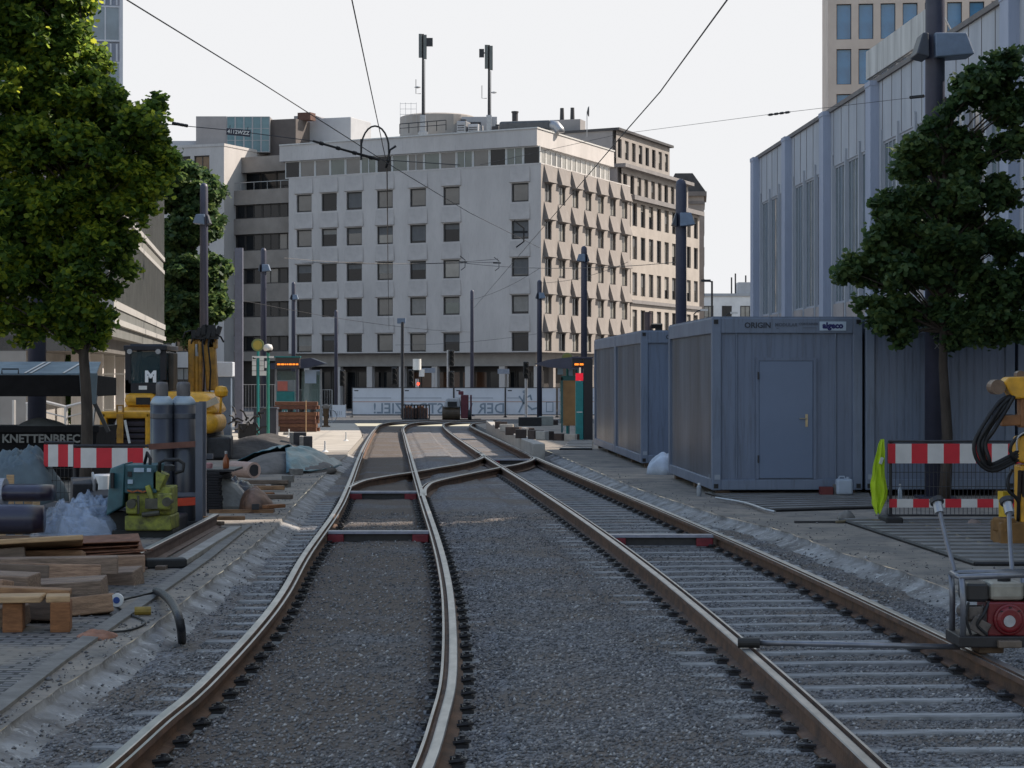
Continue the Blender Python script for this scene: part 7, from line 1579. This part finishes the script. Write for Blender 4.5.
def tree(label,base,trunk_r,h_fork,clumps,n_leaf,size,leafm,name='maple_tree',group=None,lean=(0,0),clump_shape=(1.05,1.05,.85)):
    """clumps: list of (x,y,z,r) relative to the base; each gets a limb and a shell of leaves"""
    t=thing(name,label,'tree',base,0,group); r_=random.Random(int(abs(base[0]*100)))
    top=max(c[2] for c in clumps)
    mb=MB(); P=[Vector((lean[0]*k/6+.04*math.sin(k*2.1),lean[1]*k/6+.03*math.cos(k*1.7),top*.92*k/6)) for k in range(7)]; mb.tube(catmull(P,.4),[max(.02,trunk_r*(1-.85*i/(len(catmull(P,.4))-1))) for i in range(len(catmull(P,.4)))],10); part('trunk',mb,BARK,t,smooth=True)
    mb=MB()
    for (x,y,z,r) in clumps:
        z0=max(h_fork*.9,z-.35*math.hypot(x,y)-.6); z0=min(z0,top*.85); k=z0/(top*.92); a=Vector((lean[0]*k,lean[1]*k,z0)); b=Vector((x,y,z)); m_=a.lerp(b,.5)+Vector((r_.uniform(-.1,.1),r_.uniform(-.1,.1),.12*(b-a).length)); c=catmull([a,m_,b],.3); rr=trunk_r*.24
        mb.tube(c,[rr*(1-.8*i/(len(c)-1)) for i in range(len(c))],5)
    part('limbs',mb,BARK,t).name='limb'
    vol=np.array([c[3]**2 for c in clumps]); cnt=(n_leaf*vol/vol.sum()).astype(int); C=[]
    for (x,y,z,r),n in zip(clumps,cnt):
        # a clump is a handful of smaller sprays
        ns=max(8,int(26*r)); d=rng.normal(0,1,(ns,3)); d/=np.linalg.norm(d,axis=1)[:,None]; sp=d*(rng.uniform(.15,1,(ns,1))**.5)*r*1.0*np.array(clump_shape)
        idx=rng.integers(0,ns,n); q=rng.normal(0,1,(n,3)); q/=np.linalg.norm(q,axis=1)[:,None]; q*=rng.uniform(0.2,1,(n,1))**.45; q=q*r*.40*np.array((1,1,.6))+rng.normal(0,.05,(n,3))
        C.append(sp[idx]+q+np.array((x,y,z)))
    leaves('crown',np.concatenate(C),size,leafm,t,(0,0,0)); return t
def px_clumps(base,y,lst,depth=1.0,sc_=1.0):
    out=[]; r_=random.Random(4)
    for px,py,rp in lst:
        r=rp/F*y*sc_
        for dy in ((-.6,.0,.6) if depth>.5 else (0,)):
            out.append(((px-512)/F*y-base[0]+r_.uniform(-.12,.12),dy*depth*r*1.6+r_.uniform(-.2,.2),H-(py-HY)/F*y-base[2]+r_.uniform(-.1,.1)-abs(dy)*.1,r*(1 if dy==0 else .9)))
    return out
yL=36.3; bl=(X29(85,yL),yL,0)
CLL=[(28,22,38),(52,62,34),(-20,40,45),(20,85,40),(75,95,34),(112,95,28),(138,128,30),(158,150,20),(95,140,38),(45,145,42),(-15,130,50),(128,178,34),(138,203,20),(80,195,40),(30,205,42),(-30,210,50),(108,238,26),(118,262,14),(60,255,38),(10,260,40),(82,285,28),(100,318,18),(60,305,30),(15,318,26),(85,335,20),(-40,290,44),(35,-25,40),(-25,-30,50),(150,108,12),(165,165,12),(68,2,26),(74,-28,26),(92,62,16),(60,40,30)]
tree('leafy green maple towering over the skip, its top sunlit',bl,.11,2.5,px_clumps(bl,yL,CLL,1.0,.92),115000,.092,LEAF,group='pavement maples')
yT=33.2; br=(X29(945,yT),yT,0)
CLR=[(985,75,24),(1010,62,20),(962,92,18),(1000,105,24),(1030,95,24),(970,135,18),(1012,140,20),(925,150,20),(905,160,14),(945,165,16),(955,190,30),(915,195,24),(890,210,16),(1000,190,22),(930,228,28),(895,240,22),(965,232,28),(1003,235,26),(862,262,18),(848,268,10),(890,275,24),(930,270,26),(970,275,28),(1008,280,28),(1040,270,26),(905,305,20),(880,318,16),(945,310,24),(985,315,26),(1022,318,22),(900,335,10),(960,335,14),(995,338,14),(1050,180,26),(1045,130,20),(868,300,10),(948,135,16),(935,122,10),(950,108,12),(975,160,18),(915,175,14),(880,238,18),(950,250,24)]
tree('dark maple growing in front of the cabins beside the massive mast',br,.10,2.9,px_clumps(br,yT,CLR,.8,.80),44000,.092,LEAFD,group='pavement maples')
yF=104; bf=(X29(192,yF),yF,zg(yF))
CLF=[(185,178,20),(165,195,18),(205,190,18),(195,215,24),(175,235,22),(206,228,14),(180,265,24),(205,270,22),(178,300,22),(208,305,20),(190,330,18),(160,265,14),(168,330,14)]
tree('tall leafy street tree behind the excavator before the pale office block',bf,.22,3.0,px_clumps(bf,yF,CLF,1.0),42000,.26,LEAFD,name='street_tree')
yH=70; bh=(X29(58,yH),yH,zg(yH))
tree('sunlit bushy shrub seen through the gap under the skip lid',bh,.07,.3,px_clumps(bh,yH,[(52,405,18),(70,395,16),(62,370,18),(50,385,16),(75,410,12),(62,350,16),(30,412,16),(12,405,14),(55,335,14)],.8),6000,.16,LEAFB,name='shrub')
rt=[o for o in COL.objects if o.get('label','').startswith('dark maple growing')][0]
for i,(x,y_,s) in enumerate(((9.8,16.0,1.8),(9.6,22.4,1.8),(10.4,27.5,1.75))):  # out-of-view maple copies added and scaled to shade and dapple the street
    c=dup(rt,(x,y_,0),1.57+.3*i,['big shading maple standing closest to the photographer on the cabin pavement','big shading maple between its two neighbours on the cabin pavement','big shading maple before the cabins on the same pavement'][i],'pavement maples'); c.scale=(s,s,s)
# ================================================================== ADDED SHADE BLOCKS, LIGHT, CAMERA
AZ=Vector((.90,.43)).normalized(); ELEV=math.radians(40)
shade_block(36,44,32.5,36.8,47,'neighbouring block at the photographer end of the row behind the white hall')
shade_block(36,44,41.0,47.3,47,'narrow neighbouring block between two alleys behind the white hall')
shade_block(36,44,51.9,72,47,'long neighbouring block in the middle of the row behind the white hall')
shade_block(36,44,112,150,45,'neighbouring block standing behind the far half of the white hall')
sun=bpy.data.lights.new('sun','SUN'); sun.energy=2.8; sun.angle=math.radians(.55); sun.color=(1.0,.88,.76)
so=bpy.data.objects.new('sun',sun); COL.objects.link(so)
d=Vector((AZ.x*math.cos(ELEV),AZ.y*math.cos(ELEV),math.sin(ELEV))); so.rotation_euler=d.to_track_quat('Z','Y').to_euler()
w=bpy.data.worlds.new('World'); SC.world=w; w.use_nodes=True; nt=w.node_tree; N=nt.nodes; L=nt.links
bg=N['Background']; sky=N.new('ShaderNodeTexSky'); sky.sky_type='NISHITA'; sky.sun_disc=False; sky.sun_elevation=ELEV; sky.sun_rotation=math.atan2(AZ.x,AZ.y); sky.air_density=1.0; sky.dust_density=1.2; sky.ozone_density=1.0; sky.altitude=100
hs=N.new('ShaderNodeHueSaturation'); hs.inputs['Saturation'].default_value=.85; L.new(sky.outputs[0],hs.inputs['Color']); mn=N.new('ShaderNodeVectorMath'); mn.operation='MINIMUM'; mn.inputs[1].default_value=(2.88,2.90,2.96); L.new(hs.outputs[0],mn.inputs[0]); L.new(mn.outputs[0],bg.inputs['Color']); bg.inputs['Strength'].default_value=.125
cam=bpy.data.cameras.new('camera'); co=bpy.data.objects.new('camera',cam); COL.objects.link(co); SC.camera=co
co.location=(0,0,H); co.rotation_euler=(PI/2,0,0); cam.sensor_width=36; cam.lens=36*F/1024; cam.shift_y=(HY-384)/1024; cam.clip_start=.1; cam.clip_end=3000
vs_=SC.view_settings; vs_.view_transform='Standard'; vs_.look='None'; vs_.gamma=1; vs_.use_curve_mapping=False; vs_.exposure=1.3
